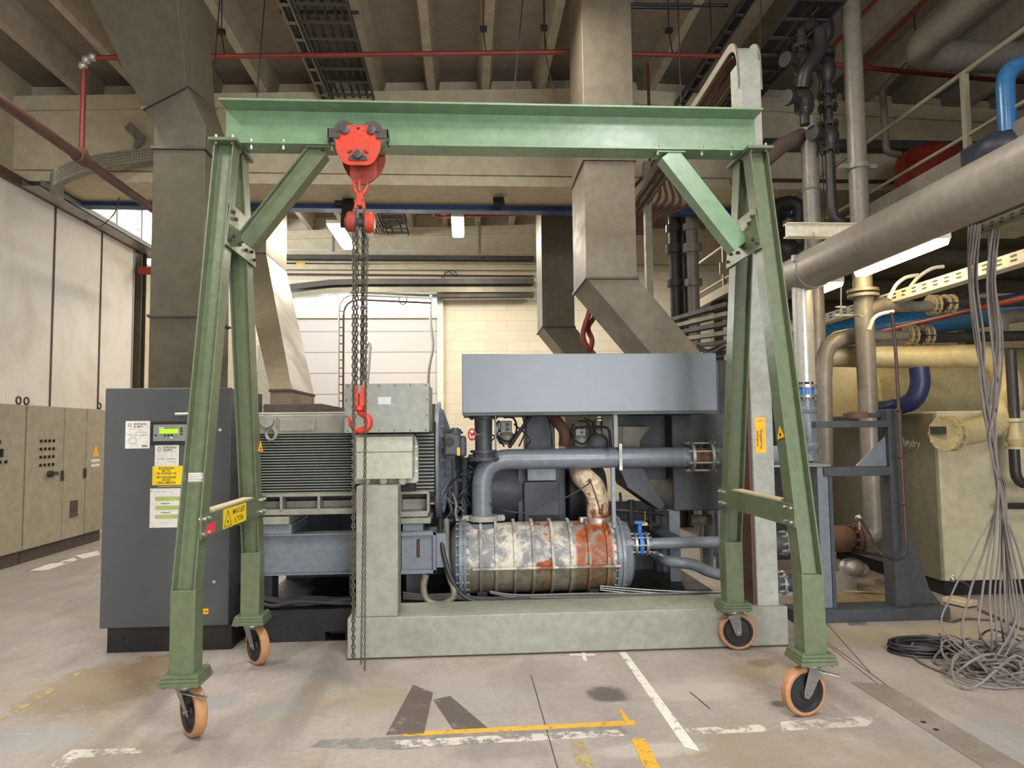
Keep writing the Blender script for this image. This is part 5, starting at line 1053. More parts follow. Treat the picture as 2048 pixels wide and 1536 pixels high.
# clutter left of the vertical pipe
for i, (x0, y0, x1, y1, r_) in enumerate(((893, 920, 905, 1040, 0.022), (905, 915, 912, 1000, 0.03), (930, 915, 928, 1040, 0.03), (890, 960, 940, 960, 0.02), (900, 1000, 945, 1012, 0.018))):
    single('linkage_rod', MB().cyl(PY(x0, y0, 6.2), PY(x1, y1, 6.2), r_, 10).sphere(PY(x1, y1, 6.2), r_ * 1.5), M['machinedark'], 'dark rod of the coupling linkage beside the motor end shield', 'rod', 'dark rods between motor and vertical pipe')
single('coupling_guard', MB().lathe((XY(890, 950, 6.6), 6.6, ZY(890, 960, 6.6)), A, [(0, 0.2), (0.02, 0.3), (0.16, 0.3), (0.18, 0.2)], 30), M['machinedark'], 'dark round coupling guard between motor and compressor', 'guard')

rz_ = random.Random(5)
for i in range(12):
    x0, y0 = rz_.uniform(886, 948), rz_.uniform(930, 1000); pts = [PY(x0, y0, 6.15)]
    for k_ in range(4):
        x0 = min(950, max(882, x0 + rz_.uniform(-28, 28))); y0 = min(1042, y0 + rz_.uniform(4, 28)); pts.append(PY(x0, y0, 6.12 + rz_.uniform(-.04, .08)))
    cablething(pts, rz_.choice([0.007, 0.010, 0.013]), 'dark hose tangled between the motor end and the vertical air pipe', rz_.choice(['cabledark', 'cabledark', 'machinedark', 'cable']), 'hose', 'hose', 'hoses between motor and vertical air pipe', n=7)
# panels, hopper and stand right of the compressor
DP = thing('oil_tank', 'dark grey oil tank on four legs below the long housing', 'tank', (XY(1360, 900, 6.3), 6.5, 0))
part(DP, 'tank_body', MB().box(XY(1345, 930, 6.3), XY(1470, 930, 6.3), 6.3, 6.9, ZY(1400, 1021, 6.3), ZY(1400, 829, 6.3)), M['machinedark'], None, 0.01)
part(DP, 'side_panel', MB().box(XY(1236, 880, 6.55), XY(1342, 880, 6.55), 6.52, 6.56, ZY(1290, 960, 6.5), ZY(1290, 826, 6.5)), M['machinedark'], 'thin dark side sheet', 0.003)
lg = MB()
for xx in (1352, 1450):
    for yy in (6.32, 6.75): lg.box(XY(xx - 11, 1100, 6.3), XY(xx + 11, 1100, 6.3), yy, yy + 0.09, 0.24, ZY(1400, 1020, 6.3))
part(DP, 'leg', lg, M['machine'], 'blue-grey box section legs', 0.003)
part(DP, 'drain_pipe', MB().cyl(PY(1380, 1040, 6.6), PY(1422, 1040, 6.6), 0.05, 16).cyl(PY(1404, 1045, 6.6), PY(1404, 1075, 6.6), 0.02, 10), M['motor'])
hp = [PY(1238, 935, 6.1), PY(1285, 935, 6.1), PY(1330, 1010, 6.1), PY(1322, 1022, 6.1), PY(1255, 975, 6.1)]
single('chute', MB().prism(hp, (0, 0.45, 0)), M['machinedark'], 'dark sloping sheet chute below the air pipe', 'chute', bevel=0.004)
hq = MB().loft([[PY(1245, 853, 6.3), PY(1302, 853, 6.3), PY(1302, 853, 6.3) + V((0, .2, 0)), PY(1245, 853, 6.3) + V((0, .2, 0))], [PY(1245, 880, 6.3), PY(1280, 880, 6.3), PY(1280, 880, 6.3) + V((0, .2, 0)), PY(1245, 880, 6.3) + V((0, .2, 0))], [PY(1245, 895, 6.3), PY(1280, 895, 6.3), PY(1280, 895, 6.3) + V((0, .2, 0)), PY(1245, 895, 6.3) + V((0, .2, 0))]])
single('sheet_hopper', hq, M['duct'], 'small tan sheet metal hopper under the long housing', 'hopper', bevel=0.003)
single('divider_sheet', MB().box(XY(1205, 860, 6.2), XY(1232, 860, 6.2), 6.2, 6.24, ZY(1218, 900, 6.2), ZY(1218, 826, 6.2)), M['ductdark'], 'brownish upright sheet between fittings and hopper', 'sheet')
# pipework glimpses under the tank
for i, (x0, y0, x1, y1, r_) in enumerate(((1240, 985, 1245, 1045, .012), (1262, 1000, 1262, 1050, .03), (1232, 1020, 1330, 1028, .02), (1300, 1015, 1302, 1060, .015), (1232, 1045, 1320, 1052, .015))):
    single('small_pipe', MB().cyl(PY(x0, y0, 6.3), PY(x1, y1, 6.3), r_, 10), M['pipedark'], 'dark small-bore pipe behind the intercooler end', 'pipe', 'small pipes under the sheet chute')
single('yellow_tag', MB().box(XY(1284, 1048, 6.0), XY(1295, 1048, 6.0), 6.0, 6.004, ZY(1290, 1051, 6.0), ZY(1290, 1045, 6.0)).cyl(PY(1290, 1045, 6.0), PY(1290, 1022, 6.05), 0.002, 5), M['yellow'], 'small yellow tag hanging above the blue valve', 'tag')

# hoses and cables lying on the plinth side of the skid
YH = 5.645
cablething([PY(852, 1150, YH), PY(847, 1175, YH), PY(855, 1200, YH), PY(880, 1208, YH), PY(903, 1198, YH), PY(908, 1180, YH), PY(898, 1150, YH + .05), PY(893, 1110, YH + .1), PY(893, 1040, YH + .3)], 0.026, 'grey corrugated hose looping up beside the intercooler end cover', 'tray', 'hose', 'hose', n=12)
cablething([PY(880, 1040, YH + .2), PY(884, 1090, YH + .05), PY(900, 1150, YH), PY(925, 1190, YH), PY(960, 1203, YH), PY(1005, 1202, YH), PY(1030, 1190, YH + .1)], 0.018, 'dark hose sweeping under the left end of the intercooler', 'cabledark', 'hose', 'hose', n=10)
for i in range(4):
    yy = YH - 0.02 + i * 0.012
    cablething([PY(980, 1186 - i, YH), PY(1040, 1196 - i * 2, YH), PY(1180, 1196 - i * 3, YH), PY(1320, 1193 - i * 2, YH), PY(1452, 1192 - i * 3, YH)], 0.007, 'thin cable stretched along the skid below the intercooler', 'cable' if i % 2 else 'cabledark', group='thin cables along the skid')
for i in range(4):
    cablething([PY(806, 1185 + i * 4, YH), PY(850, 1190 + i * 3, YH), PY(910, 1188 + i * 3, YH), PY(960, 1195 + i * 2, YH), PY(1060, 1194 + i * 2, YH)], 0.009, 'dark cable lying beside the short post on the skid', 'cabledark', group='dark cables beside the short post')
for i in range(3):
    cablething([PY(1200, 1172 + i * 4, YH + .1), PY(1300, 1180 + i * 5, YH + .05), PY(1400, 1184 + i * 5, YH), PY(1500, 1183 + i * 6, YH)], 0.006, 'pale conduit running right below the tank legs', 'steel', 'conduit', 'conduit', 'pale conduits on the skid')
# ------------------------------------------------------------ air ducts
def ductthing(name, lab, rings, mat, seams, cat='air duct'):
    zs = [min(p.z for p in r) for r in rings]; lo = rings[zs.index(min(zs))]; c = sum((V(p) for p in lo), V((0, 0, 0))) / 4
    t = thing(name, lab, cat, (c.x, c.y, min(zs)))
    part(t, 'sheet_casing', MB().loft(rings), mat, None, 0.004)
    sm_ = MB()
    for r in seams:
        c = sum((V(p) for p in r), V((0, 0, 0))) / 4; big = [c + (V(p) - c) * (1 + 0.03 / (V(p) - c).length) for p in r]; n_ = (V(r[1]) - V(r[0])).cross(V(r[2]) - V(r[1])).normalized() * 0.012
        sm_.loft([[p - n_ for p in big], [p + n_ for p in big]])
    if seams: part(t, 'joint_flange', sm_, M['darkbrown'] if mat is not M['duct'] else M['ductdark'], 'dark joint flange', 0.002)
    return t
def rect(x0, x1, y0, y1, z): return [V((x0, y0, z)), V((x1, y0, z)), V((x1, y1, z)), V((x0, y1, z))]
# left duct
YD = 6.5; dx0, dx1 = XY(302, 500, YD), XY(408, 400, YD); dd = 0.72
q = lambda x, y, Y_: PY(x, y, Y_)
def slant(fl, fr, dz=0.0, dy=dd): return [fl, fr, fr + V((0, dy, dz)), fl + V((0, dy, dz))]
R0_ = rect(dx0, dx1, YD, YD + dd, 0.0); Ra = rect(dx0, dx1, YD, YD + dd, ZY(350, 632, YD)); Rb = rect(dx0, dx1, YD, YD + dd, ZY(350, 297, YD)); R1_ = rect(dx0, dx1, YD, YD + dd, ZY(350, 250, YD))
R2_ = slant(q(287, 217, 6.35), q(374, 173, 6.45), 0.12)
R3_ = slant(q(170, -20, 5.7), q(352, -20, 5.75), 0.2)
R4_ = [p + V((-0.25, -0.25, 1.0)) for p in R3_]
ductthing('air_duct', 'large dark sheet metal duct rising at the left and bending over towards the ceiling', [R0_, R1_, R2_, R3_, R4_], M['ductdark'], [Ra, Rb, R2_])
# motor exhaust duct leaning back
YE = 6.55
b0 = rect(XY(540, 800, YE), XY(584, 790, YE), YE, YE + 0.95, ZY(560, 810, YE)); b1 = rect(XY(540, 800, YE), XY(584, 790, YE), YE, YE + 0.95, ZY(560, 781, YE))
u0 = rect(XY(478, 500, 11.4), XY(532, 505, 11.4), 11.4, 12.7, ZY(530, 507, 11.4)); u1 = rect(XY(478, 500, 11.4), XY(532, 505, 11.4), 11.4, 12.7, 6.7)
ductthing('air_duct', 'tan sheet metal duct leaning back from the top of the motor', [b0, b1, u0, u1], M['ductlit'], [b1, u0])
# centre duct, cranked to the right at its foot
YF_ = 7.0; ex0, ex1 = XY(1171, 450, YF_), XY(1272, 450, YF_)
w0 = rect(ex0, ex1, YF_, YF_ + 0.85, 6.9); w1 = rect(ex0, ex1, YF_, YF_ + 0.85, ZY(1220, 320, YF_)); w2 = rect(ex0, ex1, YF_, YF_ + 0.85, ZY(1220, 556, YF_))
sh_ = XY(1402, 700, YF_) - ex1
w3 = rect(ex0 + sh_, ex1 + sh_, YF_, YF_ + 0.85, ZY(1340, 706, YF_)); w4 = rect(ex0 + sh_ + .1, ex1 + sh_ + .1, YF_, YF_ + 0.85, 1.9)
ductthing('air_duct', 'broad brown duct dropping from the ceiling and cranking right behind the long housing', [w0, w1, w2, w3, w4], M['duct'], [w1, w2])
# farther centre duct
YH_ = 12.0; hx0, hx1 = XY(1083, 500, YH_), XY(1147, 500, YH_)
v0 = rect(hx0, hx1, YH_, YH_ + 0.9, 6.9); v1 = rect(hx0, hx1, YH_, YH_ + 0.9, ZY(1110, 654, YH_)); s2 = XY(1175, 700, YH_) - hx1 + 0.15
v2 = rect(hx0 + s2, hx1 + s2, YH_, YH_ + 0.9, ZY(1110, 706, YH_)); v3 = rect(hx0 + s2, hx1 + s2, YH_, YH_ + 0.9, 1.4); v4 = rect(hx0 + s2, hx1 + s2, YH_, YH_ + 0.9, 0.0)
ductthing('air_duct', 'narrower grey duct farther back, between the chains and the broad duct', [v0, v1, v2, v3, v4], M['ductdark'], [v1])
single('red_hose', MB().tube(spline([PY(1200, 330, 8.5), PY(1190, 560, 9), PY(1178, 625, 9), PY(1170, 650, 9), PY(1166, 675, 9), PY(1178, 700, 9), PY(1184, 680, 9.1), PY(1176, 655, 9.1), PY(1190, 628, 9.1), PY(1205, 560, 8.8), PY(1215, 330, 8.5), V((PY(1215, 330, 8.5).x, 8.5, 6.85))]), 0.035, 10), M['redpipe'], 'red hose loop behind the foot of the broad duct', 'hose')

# ------------------------------------------------------------ overhead: crane beam, pipes, trays, lamps
CBm = MB().ibeam((-6.2, 10.9, 5.15), (5.5, 10.9, 5.10), 0.24, 0.2, 0.02, 0.02)
cr = thing('crane_beam', 'dark blue steel crane beam spanning the hall below the concrete beam', 'crane beam', (0, 10.9, 4.95))
part(cr, 'girder', CBm, M['cranebeam'], None)
for x in (693, 995):
    p = PY(x, 385, 10.5); part(cr, 'hanger_bracket', MB().bar((p.x, 10.75, 5.32), (p.x + 0.02, 10.35, 4.6 if x == 693 else 4.95), 0.16, 0.05, (0, 1, 0)), M['black'], 'dark bracket under the concrete beam')
part(cr, 'trolley_drive', MB().box(XY(672, 400, 10.8), XY(706, 400, 10.8), 10.7, 10.8, ZY(690, 413, 10.8), ZY(690, 398, 10.8)), M['black'])

# sprinkler pipe
YR = 8.0; rz = 5.85
RP = thing('sprinkler_pipe', 'thin red sprinkler pipe crossing the hall and dropping at the left', 'pipe', (-4.2, YR, 4.8))
xa_ = XY(166, 200, YR)
part(RP, 'tube', MB().tube(rnd([(xa_, YR, ZY(165, 303, YR)), (xa_, YR, ZY(165, 116, YR)), (XY(1130, 104, YR), YR, ZY(1130, 104, YR)), (XY(1500, 114, YR), YR, ZY(1500, 114, YR)), (XY(1990, 160, YR), YR, ZY(1990, 160, YR)), (9.5, YR, 5.7)], 0.12), 0.029, 12), M['redpipe'], None)
cl_ = MB()
for (x, y) in ((166, 132), (186, 114), (173, 120)): cl_.sphere(PY(x, y, YR), 0.05, 8)
part(RP, 'elbow_fitting', cl_, M['palecloth'], 'pale paint-splashed fittings')
hr = MB()
for (x0, y0, x1, y1) in ((443, 68, 449, 106), (967, 62, 972, 104), (1088, 60, 1094, 104), (1338, 65, 1345, 106), (1832, 95, 1834, 135)):
    a = PY(x0, y0, YR); b = PY(x1, y1, YR); hr.tube([a, b], 0.007, 6).box(a.x - 0.04, a.x + 0.04, YR - 0.03, YR + 0.03, a.z, a.z + 0.05); hr.cyl(a, (a.x, YR, 6.75), 0.006, 6)
part(RP, 'hanger', hr, M['black'], 'black hangers')
# mains pipe along the left
zdp = ZY(166, 312, YR)
MP = thing('mains_pipe', 'rusty brown pipe running away below the red sprinkler drop at the left', 'pipe', (xa_, 7, zdp))
part(MP, 'tube', MB().cyl((xa_, 2.5, zdp - 0.02), (xa_, 13.2, zdp - 0.03), 0.055, 16), M['brown'], None)
cp = MB()
for y in (YR, 10.6): cp.cyl((xa_, y - 0.09, zdp - 0.02), (xa_, y + 0.09, zdp - 0.02), 0.075, 14)
cp.sphere((xa_, YR, zdp + 0.03), 0.07, 8)
part(MP, 'coupling', cp, M['rust'], 'rusty couplings')
# ledge beam with tray on the partition
LB = thing('wall_channel', 'dark steel channel with cable tray along the top of the partition', 'channel', (-6.1, 9, 4.9))
part(LB, 'channel', MB().box(-6.12, -5.98, 2.5, 13.9, 4.98, 5.10), M['brown'], 'brown red steel channel')
part(LB, 'tray', MB().box(-5.97, -5.72, 9.8, 14.2, 4.97, 4.98).box(-5.97, -5.96, 9.8, 14.2, 4.98, 5.05).box(-5.73, -5.72, 9.8, 14.2, 4.97, 5.06), M['steel'], 'perforated cable tray')
part(LB, 'bracket', MB().box(-6.0, -5.2, 13.3, 13.38, 4.55, 4.68), M['darkred'], 'red bracket beam')
single('wall_column', MB().ibeam((-6.1, 13.55, 0), (-6.1, 13.55, 5.0), 0.2, 0.2, 0.02, 0.02, (0, 1, 0)), M['ductdark'], 'steel column at the end of the partition', 'column')
for i, dxx in enumerate((0.22, 0.30, 0.37)):
    single('conduit', MB().cyl((-5.9 + dxx, 13.6, 0), (-5.9 + dxx, 13.6, 4.9 - 0.1 * i), 0.016 if i else 0.03, 8), M['tray'] if i else M['beigewhite'], 'vertical conduit beside the steel column behind the partition', 'conduit', 'conduits by the partition end')
# curved perforated cable tray on the far left
ct = MB()
def traypath(pts, wv_, h=0.06, th=0.006):
    m = MB(); pts = [V(p) for p in pts]; n_ = len(pts); L = []; Rr = []
    for i in range(n_):
        d = (pts[min(i + 1, n_ - 1)] - pts[max(i - 1, 0)]).normalized(); s_ = d.cross(V((0, 0, 1))); s_ = s_.normalized() if s_.length > 1e-4 else V((1, 0, 0)); L.append(pts[i] - s_ * wv_ / 2); Rr.append(pts[i] + s_ * wv_ / 2)
    up = V((0, 0, 1)); rings = [[L[i], Rr[i], Rr[i] + up * th, L[i] + up * th] for i in range(n_)]; m.loft(rings)
    for S in (L, Rr): m.loft([[p + V((0, 0, 0)), p + V((0.004, 0.004, 0)), p + V((0.004, 0.004, h)), p + V((0, 0, h))] for p in S])
    return m
pts = spline([PY(345, 318, 10.0), PY(310, 322, 9.9), PY(230, 332, 9.6), PY(160, 346, 9.3), PY(110, 368, 9.1), PY(100, 385, 9.2), PY(125, 402, 9.8)], 5)
tt = thing('cable_tray', 'perforated cable tray curving round at the upper left behind the brown pipe', 'cable tray', (pts[10].x, pts[10].y, pts[10].z))
tm_ = MB(); up = V((0, 0, 0.20))
tm_.loft([[p, p + V((0.01, 0.01, 0)), p + V((0.01, 0.01, 0.20)), p + V((0, 0, 0.20))] for p in pts]).loft([[p, p + V((0.03, 0.10, 0)), p + V((0.03, 0.10, 0.01)), p + V((0, 0, 0.01))] for p in pts])
part(tt, 'tray_body', tm_, M['tray'], None)
part(tt, 'hanger', MB().cyl(pts[4] + V((0, 0.02, 0.1)), V((pts[4].x, pts[4].y + 0.02, 6.7)), 0.006, 6), M['black'])
sl = MB()
for i in range(1, len(pts) - 1):
    for z in (0.04, 0.08, 0.12, 0.16):
        for f_ in (0.1, 0.4, 0.7):
            p = pts[i].lerp(pts[i + 1], f_); qn = pts[i].lerp(pts[i + 1], f_ + 0.14); sl.prism([p + V((0, -0.003, z)), qn + V((0, -0.003, z)), qn + V((0, -0.003, z + 0.012)), p + V((0, -0.003, z + 0.012))], (0, 0.002, 0))
part(tt, 'slots', sl, M['darkbrown'], 'rows of punched slots', kind='stuff')
single('wall_bracket', MB().bar(PY(256, 250, 9.95), PY(285, 280, 9.95), 0.05, 0.12).bar(PY(285, 280, 9.95), PY(268, 298, 9.95), 0.04, 0.06).tube([PY(268, 255, 9.9), PY(270, 300, 9.9)], 0.006, 6), M['steel'], 'small V-shaped steel bracket on the concrete beam at the left', 'bracket')
wire = MB().tube(spline([PY(238, 395, 10.6), PY(230, 425, 10.8), PY(205, 450, 11.0), PY(190, 452, 11.2), PY(170, 440, 11.3)]), 0.008, 6)
single('loose_wire', wire, M['cabledark'], 'thin wire drooping in front of the bright upper window', 'wire')

# cable ladders under the ceiling
def ladder(name, lab, x0, x1, y0, y1, z, mat, cables=0, solid=False, step=0.35, cat='cable ladder', z2=None):
    t = thing(name, lab, cat, ((x0 + x1) / 2, (y0 + y1) / 2, z)); zz = z if z2 is None else z2
    m = MB()
    for x in (x0, x1): m.bar((x, y0, z), (x, y1, zz), 0.02, 0.07)
    part(t, 'side_rail', m, mat, None)
    n_ = int((y1 - y0) / step); rg = MB()
    for i in range(n_):
        f_ = (i + .5) / n_; y = y0 + (y1 - y0) * f_; z_ = z + (zz - z) * f_; rg.box(x0, x1, y - 0.02, y + 0.02, z_ - 0.03, z_ - 0.012)
    part(t, 'rung', rg, mat, kind='stuff' if n_ > 90 else None)
    if cables:
        cm = MB()
        for i in range(cables):
            x = x0 + (x1 - x0) * (i + 0.7) / (cables + 0.4); p_ = [(x + random.uniform(-.015, .015), y0 + (y1 - y0) * k_ / 8, z + (zz - z) * k_ / 8 + 0.01 + random.uniform(0, .02)) for k_ in range(9)]; cm.tube(spline(p_, 3), 0.018, 6)
        part(t, 'cable_bundle', cm, M['cabledark'], 'bundle of cables lying in it')
    return t
p = PY(640, 178, 9.9); zl_ = 6.34
ladder('cable_ladder', 'wide cable ladder under the left part of the ceiling', PZ(624, 90, zl_).x, PZ(718, 90, zl_).x, 1.5, 9.95, zl_, M['traydark'], 5)
ladder('cable_tray', 'slim light cable duct beside the wide ceiling ladder', PZ(598, 90, zl_).x, PZ(616, 90, zl_).x, 1.5, 9.95, zl_ - 0.02, M['tray'], 4, cat='cable tray')
ladder('cable_ladder', 'slim dark ladder slanting over the green beam right of the broad duct', PZ(1428, 90, zl_).x, PZ(1446, 90, zl_).x, 1.5, 9.95, zl_, M['traydark'], 2)
ladder('cable_ladder', 'broad dark ladder in the upper right ceiling above the tall post', PZ(1588, 5, 5.9).x, PZ(1684, 5, 5.9).x, 1.5, 9.3, 5.9, M['traydark'], 14)
single('wall_tray', MB().box(XY(1525, 290, 9.9), XY(1990, 290, 9.9), 9.8, 9.99, ZY(1700, 300, 9.9), ZY(1700, 284, 9.9)), M['traydark'], 'dark cable tray along the cross beam at upper right', 'cable tray')
single('beam_conduit', MB().cyl((XY(1540, 362, 9.95), 9.95, ZY(1700, 362, 9.95)), (XY(1990, 362, 9.95), 9.95, ZY(1700, 362, 9.95)), 0.025, 8), M['brown'], 'thin dark conduit along the cross beam below the upper right tray', 'conduit')
rod = MB()
for (xa2, xb2, y, Yd) in ((560, 718, 23, 8.0), (1258, 1455, 9, 7.9), (1250, 1385, 14, 7.7)):
    rod.cyl(PY(xa2, y, Yd), PY(xb2, y + 2, Yd), 0.02, 8)
tr_ = thing('support_rods', 'dark trapeze rods carrying the ceiling ladders', 'support rods', (0, 8, 6.2)); part(tr_, 'cross_rod', rod, M['black'])
for i, (x0, y0, x1, y1, Yd) in enumerate(((441, -20, 422, 218, 7.5), (531, -20, 514, 194, 7.5), (1047, -20, 1028, 190, 7.5), (1356, 20, 1362, 205, 7.0), (1521, -20, 1521, 90, 6.0), (1420, 5, 1424, 90, 7.2), (1090, 105, 1112, 203, 8.0))):
    pt_ = PY(x0, y0, Yd); pbm = PY(x1, y1, Yd); single('hanging_rod', MB().tube([V((pt_.x, Yd, zc(pt_.x) + 0.33)), pt_, pbm], 0.006, 6), M['black'], 'thin threaded rod hanging from the ceiling in front of the concrete beam', 'rod', 'thin hanging rods')
# far bay ladder and pipes
zf_ = 6.3
ladder('cable_ladder', 'cable ladder under the far bay ceiling, right of the hanging chain', XY(768, 440, 16), XY(812, 440, 16), 10.95, 16.8, zf_, M['traydark'], 2)
ladder('cable_tray', 'light cable duct left of the far bay ladder', XY(741, 440, 16), XY(762, 440, 16), 10.95, 16.8, zf_, M['tray'], 3, cat='cable tray')
single('sprinkler_pipe', MB().tube(rnd([PY(868, 405, 14.5), PY(868, 434, 14.5), PY(1070, 428, 14.5)], 0.1), 0.03, 10), M['redpipe'], 'red sprinkler pipe in the far bay below the small ceiling lamp', 'pipe')
# fluorescent lamps
def lamp(x, y0, y1, z, lab, wd=0.17, mat=None, grp='ceiling tube lamps', top=None):
    t = thing('tube_lamp', lab, 'lamp', (x, (y0 + y1) / 2, z), grp)
    part(t, 'housing', MB().box(x - wd / 2, x + wd / 2, y0, y1, z + 0.05, z + 0.12), M['lampwhite'], None, 0.004)
    part(t, 'diffuser', MB().prism(rpoly([(x - wd / 2, y0 + 0.02, z + 0.049), (x - wd / 2 + 0.02, y0 + 0.02, z), (x + wd / 2 - 0.02, y0 + 0.02, z), (x + wd / 2, y0 + 0.02, z + 0.049)], 0.01), (0, y1 - y0 - 0.04, 0)), mat or M['tube'], 'glowing diffuser')
    part(t, 'suspension', MB().cyl((x, y0 + 0.2, z + 0.12), (x, y0 + 0.2, top or zc(x) + 0.3), 0.006, 6).cyl((x, y1 - 0.2, z + 0.12), (x, y1 - 0.2, top or zc(x) + 0.3), 0.006, 6), M['black'])
    return t
pl1 = PY(668, 452, 13.7); lamp(pl1.x, 13.7, 15.5, pl1.z, 'bright tube lamp in the far bay left of the hanging chain', 0.30)
pl2 = PY(915, 438, 14.2); lamp(pl2.x, 14.2, 15.6, pl2.z, 'small square-looking tube lamp in the far bay', 0.26)
for (x, y) in NEAR_FILLS: lamp(x, y - 0.8, y + 0.8, 6.02, 'added fill lamp over the near bay, unseen above the picture', 0.16, grp='added fill lamps above the picture')  # fixtures for the added fill lamps

# ------------------------------------------------------------ services along the back wall
YW = 16.92
def hpipe(y_l, x_l, x_r, y_r, r_, mat, lab, Yd=YW, name='wall_pipe', cat='pipe', grp='pipes along the back wall'):
    return single(name, MB().cyl(PY(x_l, y_l, Yd), PY(x_r, y_r, Yd), r_, 10), mat, lab, cat, grp)
hpipe(499, 560, 1068, 506, 0.02, M['beigewhite'], 'thin pale conduit, topmost of the runs on the back wall')
hpipe(527, 560, 1068, 537, 0.03, M['pipedark'], 'dark pipe run, second on the back wall')
hpipe(548, 560, 1068, 552, 0.02, M['brown'], 'thin brown run under the dark pipe on the back wall')
def boxrun(pts, h, d, mat, lab, Yd):
    m = MB(); P_ = [PY(x, y, Yd) for x, y in pts]; m.loft([[p, p + V((0, d, 0)), p + V((0, d, h)), p + V((0, 0, h))] for p in P_]); return single('cable_tray', m, mat, lab, 'cable tray', 'trays along the back wall')
boxrun([(566, 517), (1068, 520)], 0.10, 0.3, M['traydark'], 'light flat cable tray high on the back wall', 16.68)
boxrun([(571, 580), (660, 570), (720, 568), (1068, 567)], 0.13, 0.3, M['traydark'], 'dark tray with a kink, upper of the two bent trays', 16.68)
boxrun([(577, 596), (660, 586), (720, 584), (1068, 584)], 0.12, 0.3, M['tray'], 'light tray with a kink, lower of the two bent trays', 16.66)
boxrun([(700, 590), (860, 594), (1068, 593)], 0.07, 0.2, M['pipedark'], 'brown edge strip under the bent trays', 16.6)
AR = thing('ladder_arch', 'arched steel cable ladder standing before the sectional door', 'cable ladder', (XY(683, 700, 14), 14, 0))
for r_i, (dx_, dz_) in enumerate(((0, 0), (9, 10))):
    pth = rnd([(XY(678 + dx_, 700, 14), 14, 0), (XY(678 + dx_, 620, 14), 14, ZY(680, 588 + dz_, 14)), (XY(862, 600, 14), 14, ZY(862, 596 + dz_, 14))], 0.35, 6)
    part(AR, 'rail', MB().tube(pth, 0.02, 8), M['beigewhite'] if r_i == 0 else M['brown'])
rg = MB()
for i in range(22): z = 0.6 + i * 0.16; rg.box(XY(679, 700, 14), XY(686, 700, 14), 13.99, 14.01, z, z + 0.02)
part(AR, 'rung', rg, M['brown'])
single('cable_loop', MB().tube(spline([PY(800, 592, 14), PY(798, 602, 14), PY(806, 609, 14), PY(813, 603, 14), PY(813, 592, 14)]), 0.012, 6), M['cabledark'], 'small loop of cable hanging under the bent trays', 'cable')
single('cable_drop', MB().tube(spline([PY(862, 590, 15), PY(861, 640, 15), PY(866, 690, 15), PY(858, 740, 15), PY(857, 800, 15), V((PY(857, 800, 15).x, 15, 0))]), 0.03, 8), M['steel'], 'grey flexible conduit down the right door post', 'conduit')
for (x, y0, y1) in ((672, 450, 510), (958, 440, 520)): single('tray_hanger', MB().box(XY(x - 2, y0, YW), XY(x + 3, y0, YW), YW - 0.36, YW - 0.32, ZY(x, y1, YW), zc(-2) + 0.3), M['tray'], 'flat vertical hanger carrying the wall runs', 'hanger', 'hangers of the wall runs')
single('orange_coupling', MB().cyl(PY(593, 528, YW), PY(611, 528, YW), 0.045, 10), M['amber'], 'orange coupling on the dark wall pipe', 'coupling')
single('tangled_wires', MB().tube(spline([*[PY(a, b, 16.88) for a, b in ((885, 533), (900, 545), (915, 552), (905, 540), (890, 548), (880, 560))]]), 0.01, 6).tube(spline([*[PY(a, b, 16.88) for a, b in ((888, 535), (890, 550), (886, 562))]]), 0.012, 6), M['cabledark'], 'small tangle of wires on the wall pipes', 'wires')
single('door_hook', MB().tube(rnd([PY(727, 770, 15.5), PY(731, 700, 15.5), PY(738, 682, 15.5), PY(741, 690, 15.5), PY(735, 770, 15.5), V((PY(735, 770, 15.5).x, 15.5, 0))], 0.1), 0.03, 8), M['steel'], 'grey bent pipe in front of the sectional door', 'pipe')
single('storage_box', MB().box(XY(860, 830, 9), XY(879, 830, 9), 9, 9.3, 0, ZY(870, 808, 9)), M['brown'], 'brown post-like box behind the motor end', 'box')
single('notice_board', MB().box(XY(514, 790, 14), XY(541, 790, 14), 14, 14.1, ZY(530, 812, 14), ZY(530, 690, 14)).box(XY(514, 790, 14), XY(541, 790, 14), 14.1, 14.4, 0, ZY(530, 690, 14)), M['beigewhite'], 'cream cabinet glimpsed between the green legs', 'cabinet')

# ladder arching off the tall post
LA = thing('cable_ladder', 'curved cable ladder springing from the top of the tall grey post', 'cable ladder', ((tx0 + tx1) / 2, YP + 0.2, tzt), None)
xa3, xb3 = tx0, tx1; zT = tzt + 0.12
arch = rnd([V((0, YP + 0.05, tzt - 0.2)), V((0, YP + 0.07, zT + 0.06)), V((0, 6.0, zT + 0.02)), V((0, 9.7, zT - 0.1))], 0.3, 6)
cv = MB().loft([[V((xa3, p.y, p.z)), V((xb3, p.y, p.z)), V((xb3, p.y, p.z)) + V((0, .01, .008)), V((xa3, p.y, p.z)) + V((0, .01, .008))] for p in arch[:9]])
part(LA, 'curved_cover', cv, M['post'], 'light grey curved cover plate')
ra = MB()
for x in (xa3 - 0.01, xb3 + 0.01): ra.loft([[V((x - .008, p.y, p.z - .03)), V((x + .008, p.y, p.z - .03)), V((x + .008, p.y, p.z + .04)), V((x - .008, p.y, p.z + .04))] for p in arch])
part(LA, 'side_rail', ra, M['tray'], None)
cm = MB()
for i in range(7): x = xa3 + 0.02 + i * 0.03; cm.tube([V((x, p.y + .08, p.z + .01 * (i % 3) - .03)) for p in arch[4:]], 0.014, 6)
part(LA, 'cable_bundle', cm, M['brown'], 'brown cables lying in the ladder')
